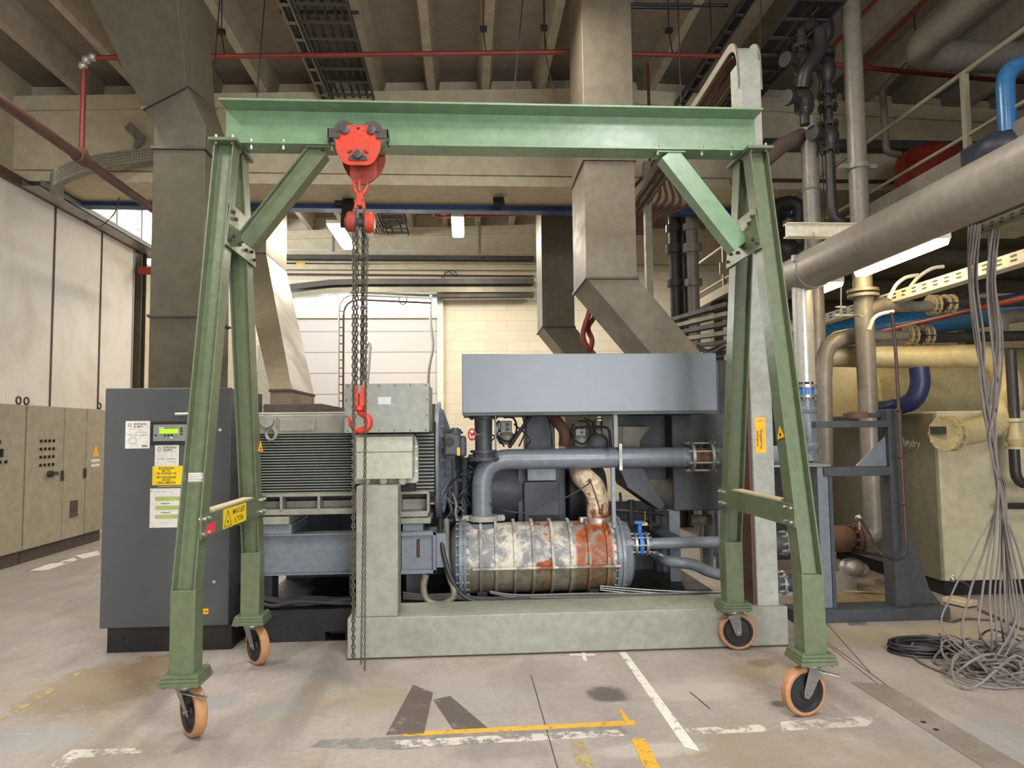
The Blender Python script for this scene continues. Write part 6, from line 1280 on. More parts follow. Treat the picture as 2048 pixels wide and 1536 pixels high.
# brown tangle below the beam
for i in range(9):
    a_ = random.uniform(1275, 1310)
    cablething([V((PY(1300 + i * 9, 318 + i, 9.3).x, 9.3, 6.6)) if i == 0 else PY(1300 + i * 9, 318 + i, 9.3), PY(1300 + i * 9, 319 + i, 9.3), PY(1288 + i * 8, 350 + 5 * (i % 3), 9.3), PY(1262 + i * 14, 385 + i * 3, 9.3), PY(1275 + i * 5, 420 + i * 2, 9.4), PY(1270 + i * 3, 470, 9.5)], 0.022, 'brown cable of the loose bunch hanging between the broad duct and the right leg', 'brown', group='loose brown cables by the broad duct')
single('tray_post', MB().box(XY(1291, 450, 8.8), XY(1304, 450, 8.8), 8.8, 8.9, 0, ZY(1297, 322, 8.8)), M['tray'], 'slotted vertical rail right of the broad duct', 'rail')

# ------------------------------------------------------------ right side: steel frame, valve, big pipes
YQ = 5.82
FRm = thing('steel_frame', 'dark grey welded steel frame standing on a floor beam at the right', 'frame', (3.5, 6.0, 0))
bx0_, bx1_ = PZ(1590, 1247).x, PZ(1915, 1244).x
zfb = 0.10
part(FRm, 'floor_beam', MB().box(bx0_, bx1_, 5.74, 6.0, 0, 0.10), M['machinedark'], None, 0.004)
xq0, xq1 = XY(1640, 1080, YQ), XY(1661, 1080, YQ); zq = ZY(1650, 933, YQ)
part(FRm, 'front_column', MB().box(xq0, xq1, YQ, YQ + 0.12, 0.10, zq), M['machine'], 'blue-grey front column', 0.004)
part(FRm, 'front_column_flange', MB().box(xq1, xq1 + 0.03, YQ - 0.01, YQ + 0.13, 0.0, zq), M['machinedark'])
YQ2 = 5.80
xr0, xr1 = XY(1783, 1000, YQ2), XY(1812, 1000, YQ2)
part(FRm, 'rear_column', MB().box(xr0, xr1, YQ2, YQ2 + 0.16, zfb, ZY(1797, 818, YQ2)), M['machinedark'], None, 0.004)
gz = ZY(1815, 1010, YQ2)
part(FRm, 'flared_web', MB().prism([(xr1, YQ2 + 0.06, zfb), (XY(1893, 1222, YQ2), YQ2 + 0.06, zfb), (XY(1868, 1180, YQ2), YQ2 + 0.06, ZY(1868, 1180, YQ2)), (xr1, YQ2 + 0.06, gz)], (0, 0.05, 0)), M['machinedark'], 'flared base web', 0.003)
part(FRm, 'bracket_arm', MB().box(XY(1648, 940, YQ2), xr0, YQ2, YQ2 + 0.1, ZY(1720, 952, YQ2), ZY(1720, 934, YQ2)).box(XY(1632, 848, YQ2), xr0, YQ2, YQ2 + 0.08, ZY(1700, 855, YQ2), ZY(1700, 842, YQ2)).box(XY(1708, 830, YQ2), xr0, YQ2 + 0.1, YQ2 + 0.18, ZY(1740, 835, YQ2), ZY(1740, 825, YQ2)), M['machinedark'], 'horizontal arms of the frame', 0.003)
part(FRm, 'corner_gusset', MB().prism([PY(1712, 932, YQ2 + .05), PY(1783, 932, YQ2 + .05), PY(1783, 860, YQ2 + .05)], (0, 0.012, 0)), M['machine'], 'triangular gusset plate')
part(FRm, 'top_shelf', MB().box(XY(1545, 936, YQ), xq1 + 0.02, YQ - 0.02, YQ + 0.85, zq, zq + 0.018), M['steel'], 'galvanised shelf under the valve', 0.002)
part(FRm, 'rusty_bracket', MB().box(XY(1703, 832, YQ2), XY(1733, 832, YQ2), YQ2 - 0.03, YQ2 + 0.05, ZY(1718, 837, YQ2), ZY(1718, 823, YQ2)), M['rust'], None, 0.003)
single('red_brown_pipe', MB().tube(spline([PY(1783, 625, 5.7), PY(1791, 700, 5.7), PY(1799, 850, 5.7), PY(1808, 1010, 5.7), PY(1812, 1090, 5.7)], 4), 0.014, 8).sphere(PY(1797, 820, 5.7), 0.02).sphere(PY(1801, 913, 5.7), 0.02).sphere(PY(1807, 1007, 5.7), 0.02), M['brown'], 'thin red-brown riser pipe in front of the rear frame column', 'pipe')
single('sensor_cable', MB().tube(spline([PY(1719, 1038, 6.68), PY(1735, 1060, 6.2), PY(1755, 1100, 5.72), PY(1785, 1118, 5.68), PY(1808, 1112, 5.68), PY(1812, 1085, 5.7)]), 0.012, 8), M['cabledark'], 'black sensor cable sagging in front of the frame', 'cable')

# glass riser and valve group on the shelf
YVv = 6.5
GR = thing('clear_riser', 'clear plastic riser tube with bolted flange under the big pipe', 'pipe', (XY(1605, 760, YVv), YVv, ZY(1613, 770, YVv)))
x_r = lambda y: XY(1600 + (y - 580) * 0.075, y, YVv)
part(GR, 'clear_tube', MB().cyl((x_r(680), YVv, ZY(1610, 765, YVv)), (x_r(680), YVv, ZY(1600, 575, YVv)), 0.092, 28), M['sleeve'], 'transparent wall')
part(GR, 'core_pipe', MB().cyl((x_r(680), YVv, ZY(1610, 765, YVv)), (x_r(680), YVv, ZY(1600, 560, YVv)), 0.075, 28), M['bright'], 'shiny inner pipe')
xg_ = XY(1616, 770, YVv)
part(GR, 'flange', MB().lathe((x_r(680), YVv, ZY(1616, 776, YVv)), (0, 0, 1), [(0, 0.07), (0, 0.105), (0.03, 0.105), (0.03, 0.07)], 32).bolts((x_r(680), YVv, ZY(1616, 782, YVv)), (0, 0, 1), 0.09, 10, 0.010, 0.17), M['bright'], 'bright bolted flange')
part(GR, 'blue_gasket', MB().cyl((x_r(680), YVv, ZY(1616, 790, YVv)), (x_r(680), YVv, ZY(1616, 777, YVv)), 0.092, 30), M['bluepaint'], 'blue valve body ring')
part(GR, 'lower_flange', MB().cyl((x_r(680), YVv, ZY(1616, 796, YVv)), (x_r(680), YVv, ZY(1616, 790, YVv)), 0.105, 32), M['steel'])
CV = thing('check_valve', 'dark grey cast valve body standing on the galvanised shelf', 'valve', (x_r(680), YVv, zq + 0.018))
zsh = zq + 0.02; ztv = ZY(1616, 797, YVv); hh = ztv - zsh
part(CV, 'body', MB().lathe((x_r(680), YVv, zsh), (0, 0, 1), [(0, 0.12), (0.03, 0.12), (0.031, 0.09), (0.06, 0.085), (0.10, 0.10), (0.13, 0.115), (0.16, 0.115), (0.17, 0.09), (hh * 0.5, 0.105), (hh * 0.62, 0.10), (hh * 0.75, 0.085), (hh * 0.8, 0.10), (hh * 0.84, 0.10), (hh * 0.86, 0.08), (hh, 0.08)], 32), M['machine'], None)
part(CV, 'side_branch', MB().lathe((x_r(680) - 0.04, YVv - 0.02, zsh + hh * 0.38), (-1, -0.15, 0.1), [(0, 0.07), (0.06, 0.075), (0.07, 0.10), (0.10, 0.10), (0.11, 0.085), (0.15, 0.085), (0.16, 0.06), (0.19, 0.02)], 24), M['machine'], 'flanged side branch')
# big insulated pipe towards the viewer
XP = 3.22
pa, pb = PX(1588, 556, XP), PX(2200, 285, XP)
BG = thing('insulated_pipe', 'very thick pale grey pipe running towards the viewer at upper right', 'pipe', (XP, 4.5, 2.9))
zP = PX(1800, 455, XP).z; RPp = 0.178
part(BG, 'tube', MB().tube([(XP, 2.2, zP), (XP, 4.6, zP), (XP, 6.05, zP), (XP, 7.3, zP), (XP, 7.4, zP)], [RPp, RPp, RPp, RPp, RPp * 0.85], 40), M['insul'], None)
part(BG, 'clamp_band', MB().washer((XP, 6.3, zP), (0, 1, 0), RPp - 0.002, RPp + 0.01, 0.04, 40).box(XP - 0.2, XP - 0.17, 6.28, 6.32, zP + 0.06, zP + 0.12), M['steel'], 'steel clamp band')
part(BG, 'down_branch', MB().cyl((x_r(680), YVv, ZY(1600, 575, YVv)), (x_r(680), YVv, zP - 0.05), 0.085, 28), M['insul'])
wr = MB().ibeam(PY(1571, 461, 6.3), PY(1800, 463, 6.3), 0.13, 0.1, 0.008, 0.008)
single('white_rail', wr, M['beigewhite'], 'short white steel beam above the big pale pipe', 'beam').data
single('pipe_hook', MB().tube(spline([PY(1627, 465, 6.22), PY(1628, 478, 6.2), PY(1630, 495, 6.1), PY(1633, 508, 6.0)]), 0.008, 6), M['steel'], 'steel hook hanging the big pipe from the white beam', 'hook')

def vpipe(lab, pts, Yd, r_, mat, name='riser_pipe', extras=None, k=None):
    P_ = [PY(x, y, Yd) for x, y in pts]; t = thing(name, lab, 'pipe', (P_[-1].x, Yd, P_[-1].z))
    part(t, 'tube', MB().tube(P_ if k is None else rnd(P_, k, 6), r_, 20), mat, None)
    if extras: part(t, 'couplings', extras, M['rust'] if mat is not M['pipedark'] else M['pipedark'], 'joints and clamps')
    return t
Y1 = 7.3
vp1 = [PY(1616, 190, Y1), PY(1652, 1000, Y1)]
def plumb(x, yt, yb_, Yd): # vertical line through px x at mid height
    xm_ = XY(x, (yt + yb_) / 2, Yd); return [V((xm_, Yd, ZY(x, yt, Yd))), V((xm_, Yd, ZY(x, yb_, Yd)))]
a, b = plumb(1622, 245, 500, Y1)
t = thing('riser_pipe', 'thick grey-brown riser just right of the green leg', 'pipe', (b.x, Y1, 0))
part(t, 'tube', MB().cyl((a.x, Y1, 0.0), a, 0.088, 24), M['pipe'])
part(t, 'cap_joint', MB().cyl((a.x, Y1, a.z - 0.12), (a.x, Y1, a.z + 0.02), 0.105, 24).ring((a.x, Y1, ZY(1628, 380, Y1)), (0, 0, 1), 0.09, 0.012), M['pipe'])
br = MB().tube([a - V((0, 0, 0.12)), PY(1565, 290, Y1), PY(1525, 325, Y1), PY(1470, 370, Y1)], 0.085, 18)
part(t, 'slanted_branch', br, paint('brown_lagging', '54433a', 0.8, 0, 0.4, '4a382c', 5, 0.3), 'brown lagged branch slanting down left')
# dark valve train 1 and 2
def valvetrain(lab, x, Yd, yt, yb_, levels, r_=0.05, gp='dark valve trains by the upper right risers'):
    a, b = plumb(x, yt, yb_, Yd); t = thing('valve_train', lab, 'valve', (b.x, Yd, b.z), gp)
    part(t, 'tube', MB().cyl(b, a, r_, 16), M['pipedark'])
    fl_ = MB(); by = MB()
    for (y, k_) in levels:
        z = ZY(x, y, Yd)
        if k_ == 0: fl_.cyl((a.x, Yd, z - 0.02), (a.x, Yd, z + 0.02), r_ * 2.0, 20).bolts((a.x, Yd, z), (0, 0, 1), r_ * 1.7, 8, 0.01, 0.09)
        else: by.lathe((a.x, Yd, z - 0.14), (0, 0, 1), [(0, r_), (0.05, r_ * 1.7), (0.14, r_ * 2.0), (0.23, r_ * 1.7), (0.28, r_)], 18).cyl((a.x, Yd, z), (a.x - 0.22, Yd - 0.1, z), r_ * 0.9, 14).cyl((a.x - 0.20, Yd - 0.09, z), (a.x - 0.24, Yd - 0.11, z), r_ * 1.6, 14)
    part(t, 'flange', fl_, M['pipedark']); part(t, 'valve_body', by, M['pipedark'])
    return t
valvetrain('dark valve train immediately right of the lagged branch', 1606, 7.0, 60, 250, [(95, 0), (130, 1), (165, 0), (205, 1), (215, 0)])
tv2 = valvetrain('longer dark valve train against the tall pale-edged riser', 1655, 7.1, -20, 420, [(60, 0), (110, 0), (140, 1), (190, 0), (215, 0), (250, 0), (275, 1), (300, 0), (60, 1)])
a, b = plumb(1655, -20, 420, 7.1)
part(tv2, 'bottom_elbow', MB().tube(rnd([b + V((0, 0, 0.05)), b + V((0.02, 0, -0.12)), b + V((0.22, 0, -0.14))], 0.12), 0.05, 14), M['pipedark'])
single('pipe_offset', MB().tube(spline([PY(1640, 60, 6.9), PY(1638, 100, 6.9), PY(1612, 140, 6.9), PY(1604, 175, 6.95)]), 0.07, 16), M['pipedark'], 'dark S-bend joining the two valve trains near the ceiling', 'pipe')
a, b = plumb(1712, -30, 545, 6.9)
t = thing('riser_pipe', 'tallest pale-edged riser crossing the whole upper right', 'pipe', (b.x, 6.9, 1.0)); zcl = zc(b.x) + 0.32
zlow = ZY(1740, 1070, 6.9)
part(t, 'tube', MB().tube(rnd([V((b.x, 6.9, zcl)), V((b.x, 6.9, zlow)), V((b.x - 0.15, 6.9, zlow - 0.03))], 0.14, 6), 0.092, 26), M['pipe'])
part(t, 'clamp', MB().washer((b.x, 6.9, ZY(1718, 335, 6.9)), (0, 0, 1), 0.09, 0.115, 0.05).box(b.x - 0.19, b.x + 0.19, 6.87, 6.93, ZY(1718, 338, 6.9), ZY(1718, 330, 6.9)).washer((b.x, 6.9, ZY(1718, 582, 6.9)), (0, 0, 1), 0.09, 0.15, 0.03).washer((b.x, 6.9, ZY(1718, 592, 6.9)), (0, 0, 1), 0.09, 0.15, 0.03), M['pipe'], 'clamp and bolted joint')
xe_ = b.x - 0.15; ze_ = zlow - 0.03
part(t, 'end_flange', MB().washer((xe_ - 0.01, 6.9, ze_), A, 0.03, 0.15, 0.03).washer((xe_ - 0.05, 6.9, ze_), A, 0.03, 0.15, 0.03).bolts((xe_ - 0.03, 6.9, ze_), A, 0.125, 10, 0.014, 0.13), M['rust'], 'rusty bolted flanges')
VL = thing('lever_valve', 'rusty black lever valve low behind the right green leg', 'valve', (xe_ - 0.15, 6.9, 0.24))
part(VL, 'body', MB().lathe((xe_ - 0.08, 6.9, ze_), (-1, 0, 0), [(0, 0.10), (0.06, 0.13), (0.16, 0.13), (0.24, 0.10), (0.26, 0.15), (0.29, 0.15)], 24), M['rust'])
part(VL, 'lever', MB().bar((xe_ - 0.15, 6.75, ze_ - 0.10), (xe_ + 0.24, 6.7, ze_ - 0.16), 0.03, 0.03), M['black'], 'dark lever')
part(VL, 'fabric_wrap', MB().sphere((xe_ - 0.12, 6.85, ze_ - 0.27), 0.12, 10, 0.75).sphere((xe_ - 0.03, 6.86, ze_ - 0.30), 0.09, 10, 0.8).box(xe_ - 0.3, xe_ - 0.1, 6.8, 7.0, 0.0, ze_ - 0.3), M['palecloth'], 'grey bag tied round the lower pipe')
single('pressure_probe', MB().cyl(PY(1719, 1060, 6.7), PY(1719, 1042, 6.7), 0.014, 8).sphere(PY(1718, 1036, 6.7), 0.035, 8), M['bright'], 'small bright pressure probe on the low elbow', 'probe')
# flanged pipes behind the column
def reducerpipe(lab, pts, rs, Yd, xf, mat=M['pipe']):
    P_ = [PY(x, y, Yd) for x, y in pts]; t = thing('branch_pipe', lab, 'pipe', P_[0]); part(t, 'tube', MB().tube(P_, rs, 20), mat)
    fm = MB()
    for x in xf:
        c = PY(x[0], x[1], Yd); fm.washer(c, A, 0.04, x[2], 0.022).bolts(c, A, x[2] * 0.84, 10, 0.008, 0.05)
    part(t, 'flange', fm, M['flangerust'], 'rust-yellow flanges')
    return t
reducerpipe('upper flanged branch pipe leaving the tall riser to the right', [(1722, 640), (1735, 622), (1755, 612), (1790, 609), (1810, 612), (1830, 613), (1900, 610)], [0.08, 0.08, 0.083, 0.08, 0.066, 0.055, 0.055], 6.9, [(1861, 610, 0.105), (1871, 610, 0.105), (1889, 608, 0.10), (1902, 608, 0.10)])
reducerpipe('lower flanged branch pipe at the level of the lower red-brown flanges', [(1652, 930), (1648, 760), (1649, 715), (1656, 693), (1675, 679), (1705, 672), (1730, 671), (1750, 671), (1840, 671)], [0.075, 0.08, 0.085, 0.085, 0.088, 0.085, 0.065, 0.055, 0.055], 7.2, [(1815, 671, 0.11), (1826, 671, 0.11), (1846, 671, 0.11), (1857, 671, 0.11)])
for (x, y, Yd) in ((1880, 609, 6.9), (1836, 673, 7.2)):
    c = PY(x, y, Yd); single('gate_valve', MB().lathe(c - A * 0.06, A, [(0, 0.05), (0.03, 0.07), (0.09, 0.07), (0.12, 0.05)], 16).cyl(c - V((0, 0.02, 0.06)), c + V((0, -0.1, 0.0)), 0.03, 10).bar(c + V((0, -0.1, 0)), c + V((0.42, -0.1, 0.0)), 0.02, 0.012), M['pipedark'], 'dark lever valve between the %s pair of flanges' % ('upper' if y < 640 else 'lower'), 'valve', 'lever valves on the branch pipes')
single('dark_pipe', MB().cyl(PY(1905, 607, 6.9), PY(2200, 600, 6.9), 0.05, 14), M['pipedark'], 'dark pipe continuing right from the upper branch', 'pipe')
single('dark_pipe', MB().cyl(PY(1860, 676, 7.2), PY(2200, 668, 7.2), 0.055, 14), M['pipedark'], 'dark pipe continuing right from the lower branch', 'pipe')
# cream pipe with elbow down to the dryer
YY = 6.35
def cream():
    t = thing('cream_pipe', 'thick cream pipe running right and bending down onto the white dryer', 'pipe', PY(1930, 860, 6.1))
    P_ = [PY(1640, 712, 7.4), PY(1760, 714, 7.2), PY(1880, 714, 6.9), PY(1925, 712, 6.75), PY(1975, 716, 6.6), PY(2008, 745, 6.5), PY(2018, 800, 6.4), PY(1990, 845, 6.3), PY(1950, 862, 6.2), PY(1912, 866, 6.15)]
    part(t, 'tube', MB().tube(spline(P_, 5), [0.115] * (5 * 9 + 1), 28), M['yellowpipe'])
    part(t, 'painted_band', MB().tube([PY(1741, 713, 7.25), PY(1745, 713, 7.24)], 0.118, 28), paint('orange_band', 'd98a3c', 0.5, 0, 0.2, 'a06a30', 4, 0.1))
    part(t, 'end_flange', MB().lathe(PY(1905, 867, 6.15), (-1, -0.25, 0), [(0, 0.1), (0, 0.16), (0.03, 0.16), (0.03, 0.13), (0.07, 0.13), (0.07, 0.16), (0.10, 0.16), (0.10, 0.05)], 30).bolts(PY(1905, 867, 6.15) + V((-0.05, -0.012, 0)), (-1, -0.25, 0), 0.148, 12, 0.009, 0.13), M['yellowpipe'], 'bolted end flange')
cream()
single('wall_valve', MB().box(XY(1867, 858, 6.2), XY(1892, 858, 6.2), 6.1, 6.25, ZY(1880, 868, 6.2), ZY(1880, 853, 6.2)), M['pipedark'], 'small blue-black actuator left of the cream pipe flange', 'actuator')
# dryer
XD0 = 4.46; YD0 = 6.5
DR = thing('air_dryer', 'cream refrigeration dryer cabinet with grey side panel at the far right', 'dryer', (5.6, 7.5, 0))
zd1 = PX(1882, 822, XD0).z
part(DR, 'cabinet', MB().box(XD0 + 0.02, 6.8, YD0, 8.6, 0.14, zd1), M['dryerwhite'], None, 0.01)
part(DR, 'side_panel', MB().box(XD0, XD0 + 0.02, YD0 + 0.03, 8.5, 0.14, zd1 - 0.02), M['dryergrey'], 'grey-brown side panel', 0.003)
part(DR, 'base', MB().box(XD0 + 0.03, 6.78, YD0 + 0.04, 8.5, 0, 0.139), M['black'], 'black base')
lg_ = MB(); zz0 = PX(1815, 886, XD0)
def pd(x, y): v = PX(x, y, XD0 - 0.001); return v
lg_.tube([pd(1805.5, 897), pd(1807.5, 877), pd(1811, 892), pd(1813, 881), pd(1816.5, 887)], 0.006, 6)
part(DR, 'logo_mark', lg_, M['white'], 'white zigzag mark')
lt = MB(); cc_ = pd(1827, 887); text(lt, 'ηdry', cc_, 0.10, (0, -1, 0), (0, 0, 1), 0.003, sx=1.15); part(DR, 'logo_text', lt, M['white'], 'white lettering')
part(DR, 'drain_fitting', MB().sphere(PY(1905, 1158, YD0), 0.03, 8).cyl(PY(1905, 1150, YD0), PY(1905, 1162, YD0), 0.012, 8), M['bright'], 'small round drain fitting')
single('drain_hose', MB().tube(spline([PY(1915, 1160, 6.45), PY(1935, 1170, 6.4), PY(1942, 1185, 6.35), PY(1930, 1200, 6.3), PY(1918, 1206, 6.25)]), 0.009, 6), M['cabledark'], 'thin hose trailing from the dryer to the floor', 'hose')
# tank behind the dryer
TK = thing('horizontal_tank', 'large horizontal cream tank behind the dryer', 'tank', (6.5, 9.6, 0))
part(TK, 'shell', MB().lathe((XY(1662, 790, 9.6), 9.6, ZY(1700, 800, 9.6)), A, [(0, 0.1), (0.03, 0.35), (0.12, 0.6), (0.3, 0.72), (4.5, 0.72)], 40), M['yellowpipe'])
part(TK, 'support', MB().box(5.6, 5.8, 9.2, 10, 0, 1.2).box(7.6, 7.8, 9.2, 10, 0, 1.5), M['machinedark'])
part(TK, 'lifting_lug', MB().ring(PY(1909, 752, 9.5), (0, 1, 0), 0.05, 0.014, 16), M['yellowpipe'])
single('navy_pipe', MB().tube(spline([PY(1838, 735, 6.7), PY(1840, 770, 6.7), PY(1826, 800, 6.75), PY(1795, 812, 6.9), PY(1762, 818, 7.2)], 6), 0.09, 24), M['navy'], 'navy blue pipe elbow below the cream pipe', 'pipe')
single('blue_main', MB().tube([PY(1650, 672, 11), PY(1830, 646, 10), PY(2200, 592, 8.6)], 0.20, 28), M['bluepipe'], 'thick blue main sloping behind the branch pipes', 'pipe')
single('dark_pipe', MB().tube(rnd([PY(2000, 672, 7.8), PY(2003, 640, 7.8), PY(2020, 632, 7.8), PY(2200, 630, 7.8)], 0.2), 0.075, 18), M['pipe'], 'grey-brown pipe hooking round above the cream elbow', 'pipe')
# right edge valves
RV = thing('cast_valve', 'pale cast valve with hanging pipe at the right edge', 'valve', PY(2030, 980, 6.2))
cA = PY(2030, 862, 6.2)
part(RV, 'body', MB().lathe((cA.x, 6.2, ZY(2030, 898, 6.2)), (0, 0, 1), [(0, 0.09), (0.02, 0.09), (0.03, 0.055), (0.09, 0.08), (0.16, 0.055), (0.24, 0.05), (0.25, 0.085), (0.28, 0.085)], 24), M['yellowpipe'])
part(RV, 'tail_pipe', MB().tube(rnd([(cA.x - 0.02, 6.2, ZY(2030, 898, 6.2)), (cA.x - 0.02, 6.2, ZY(2030, 968, 6.2)), (cA.x + 0.4, 6.2, ZY(2030, 972, 6.2))], 0.12), 0.045, 16), M['pipedark'])
part(RV, 'riser', MB().cyl((cA.x, 6.2, ZY(2030, 838, 6.2)), (cA.x, 6.2, ZY(2030, 700, 6.2)), 0.045, 14), M['pipedark'])
single('wall_mounted_pipe', MB().cyl(PY(2005, 1012, 6.3), PY(2200, 1012, 6.3), 0.03, 10), M['pipedark'], 'dark horizontal pipe in front of the dryer at the right edge', 'pipe')

# ------------------------------------------------------------ platform at upper right
XPl = 4.6; zpl = PX(1640, 478, XPl).z
PT = thing('service_platform', 'steel service platform with tubular railing at upper right', 'platform', (XPl + 2, 8, zpl - 0.2))
part(PT, 'edge_beam', MB().box(XPl, XPl + 0.08, 2.6, 15.5, zpl - 0.06, zpl + 0.10), M['pipe'], None, 0.003)
part(PT, 'deck', MB().box(XPl + 0.08, 9.5, 2.6, 15.5, zpl - 0.02, zpl + 0.03), M['ductdark'])
bm2 = MB()
for y in (3.2, 5.2, 7.2, 9.2, 11.2, 13.2): bm2.ibeam((XPl + 0.08, y, zpl - 0.13), (9.5, y, zpl - 0.13), 0.2, 0.12, 0.012, 0.01)
part(PT, 'joist', bm2, M['ductdark'])
part(PT, 'column', MB().box(8.2, 8.4, 5.1, 5.3, 0, zpl - 0.24).box(8.2, 8.4, 11.1, 11.3, 0, zpl - 0.24).box(XPl + .1, XPl + .28, 13.1, 13.3, 0, zpl - 0.24), M['ductdark'])
ztop = PX(2048, 52, XPl).z; zmid = PX(2048, 198, XPl).z
rl = MB().cyl((XPl + 0.04, 2.6, ztop), (XPl + 0.04, 15.5, ztop), 0.024, 12)
part(PT, 'top_rail', rl, M['railcream'])
part(PT, 'mid_rail', MB().cyl((XPl + 0.04, 2.6, zmid), (XPl + 0.04, 15.5, zmid), 0.018, 10), M['railcream'])
yp_ = PX(1925, 250, XPl).y
for y in (yp_, yp_ + 3.1, yp_ + 6.2, yp_ - 2.6): part(PT, 'rail_post', MB().bar((XPl + 0.04, y, zpl + 0.1), (XPl + 0.04, y, ztop), 0.06, 0.05, (0, 1, 0)), M['railcream'], None, 0.002)
# red tank on the platform
tc_ = PX(1858, 400, 6.2); yt_ = 9.2; xt_ = XY(1858, 350, yt_)
RTk = thing('expansion_tank', 'dark red upright expansion tank standing on the platform', 'tank', (xt_, yt_, zpl + 0.03))
ht = ZY(1858, 290, yt_) - zpl - 0.03
part(RTk, 'shell', MB().lathe((xt_, yt_, zpl + 0.031), (0, 0, 1), [(0, 0.38), (0.1, 0.43), (ht - 0.28, 0.43), (ht - 0.14, 0.38), (ht - 0.05, 0.25), (ht, 0.02)], 40), M['tank'])
part(RTk, 'weld_band', MB().washer((xt_, yt_, zpl + ht * 0.55), (0, 0, 1), 0.425, 0.438, 0.02, 40), M['tank'])
# blue pipe over the railing and blower
xb_, yb2 = XY(2012, 200, 5.6), 5.6
BL = thing('blue_pipe', 'bright blue U-bend pipe above the platform at the right edge', 'pipe', (xb_, yb2, ZY(2012, 260, yb2)))
part(BL, 'tube', MB().tube(rnd([(xb_, yb2, ZY(2012, 265, yb2)), (xb_, yb2, ZY(2012, 128, yb2)), (xb_ + 0.9, yb2, ZY(2012, 128, yb2))], 0.22, 8), 0.072, 26), M['bluepipe'])
single('blower_unit', MB().sphere(PY(2005, 300, 5.7), 0.22, 12, 0.75).sphere(PY(2050, 305, 5.8), 0.2, 12, 0.8).box(XY(1970, 300, 5.7), XY(2060, 300, 5.7), 5.6, 6.0, zpl + 0.04, ZY(2010, 318, 5.7)), M['navyplastic'], 'dark blue-black blower under the blue pipe', 'blower')
# big grey pipe near the ceiling, top right
g1 = V((4.75, 3.0, 5.6)); g2 = V((4.75, 7.0, 5.6)); g3 = V((7.5, 7.0, 5.6))
single('ceiling_pipe', MB().tube(rnd([V((4.75, 1.5, 5.55)), V((4.75, 7.05, 5.55)), V((7.5, 7.05, 5.55))], 0.35, 8), 0.16, 28), M['pipe'], 'thick dull grey pipe elbow under the ceiling at top right', 'pipe')
single('drain_pipe', MB().tube(rnd([V((XY(1765, 180, 8.8), 6.8, 6.2)), V((XY(1765, 180, 8.8), 8.8, ZY(1765, 178, 8.8))), V((XY(1768, 200, 8.8), 8.8, ZY(1768, 305, 8.8))), V((XY(1800, 310, 8.8), 8.8, ZY(1800, 309, 8.8)))], 0.12), 0.045, 12), M['pipe'], 'thin bent drain pipe left of the red tank', 'pipe')
for i, (x0, y0, x1, y1) in enumerate(((1640, 120, 1780, -30), (1720, 130, 1860, -10))):
    single('sprinkler_branch', MB().cyl(PZ(x0, y0, 6.1), PZ(x1, y1, 6.1), 0.022, 8), M['redpipe'], 'thin red branch pipe slanting under the right part of the ceiling', 'pipe', 'thin red branches at upper right')
# trays, lamps and pipes below the platform
lamp(3.92, 5.5, 6.75, PY(1745, 552, 6.7).z, 'very bright tube lamp below the platform at the right', 0.14, M['tubewarm'], 'lamps under the platform', top=PY(1745, 552, 6.7).z + 0.3)
l2 = PY(1672, 572, 8.3); lamp(l2.x, 8.3, 9.0, l2.z, 'short bright lamp beyond the tall riser', 0.22, M['tubewarm'], 'lamps under the platform')
def slot_tray(lab, p0, p1, wv_, h, mat, slots=18):
    p0, p1 = V(p0), V(p1); t = thing('cable_tray', lab, 'cable tray', (p0 + p1) / 2, 'perforated trays under the platform')
    part(t, 'tray_body', MB().bar(p0, p1, wv_, 0.008).bar(p0 + V((-wv_ / 2, 0, h / 2)), p1 + V((-wv_ / 2, 0, h / 2)), 0.006, h).bar(p0 + V((wv_ / 2, 0, h / 2)), p1 + V((wv_ / 2, 0, h / 2)), 0.006, h), mat)
    s_ = MB()
    for i in range(slots):
        f0, f1 = (i + 0.25) / slots, (i + 0.65) / slots; a = p0.lerp(p1, f0); b = p0.lerp(p1, f1)
        for k_ in (0.35, 0.7): s_.bar(a + V((-wv_ / 2 - 0.004, 0, h * k_)), b + V((-wv_ / 2 - 0.004, 0, h * k_)), 0.003, h * 0.16)
    part(t, 'slots', s_, M['darkbrown'], 'punched slots')
    return t
st_ = slot_tray('near perforated tray at the right edge from which cables hang', (3.75, 4.75, 2.93), (3.75, 2.4, 2.93), 0.34, 0.07, M['tray'], 26)
part(st_, 'hanger_rod', MB().cyl((3.9, 4.0, 2.93), (3.9, 4.0, 6.7), 0.006, 6).cyl((3.9, 2.8, 2.93), (3.9, 2.8, 6.7), 0.006, 6), M['steel'])
a_ = PX(1655, 668, 4.35); b_2 = PX(2048, 475, 4.35)
slot_tray('lit perforated tray sloping away beneath the bright lamp', (4.35, 9.5, 2.85), (4.35, 4.2, 2.85), 0.12, 0.10, M['beigewhite'], 34)
single('red_pipe', MB().cyl((5.2, 4.6, 2.78), (5.2, 11.0, 2.78), 0.03, 12), M['redpipe'], 'bright red pipe under the platform at the far right', 'pipe')
for i, (x0, y0, x1, y1) in enumerate(((1778, 598, 1812, 555), (1810, 590, 1862, 538), (1738, 660, 1762, 628))):
    single('white_conduit', MB().tube(spline([PY(x0, y0, 6.6), PY((x0 + x1) / 2 - 3, (y0 + y1) / 2 - 6, 6.6), PY(x1, y1, 6.6), PY(x1 + 25, y1 - 5, 6.6)]), 0.018, 8), M['beigewhite'], 'bent white conduit below the bright lamp', 'conduit', 'white conduits near the bright lamp')
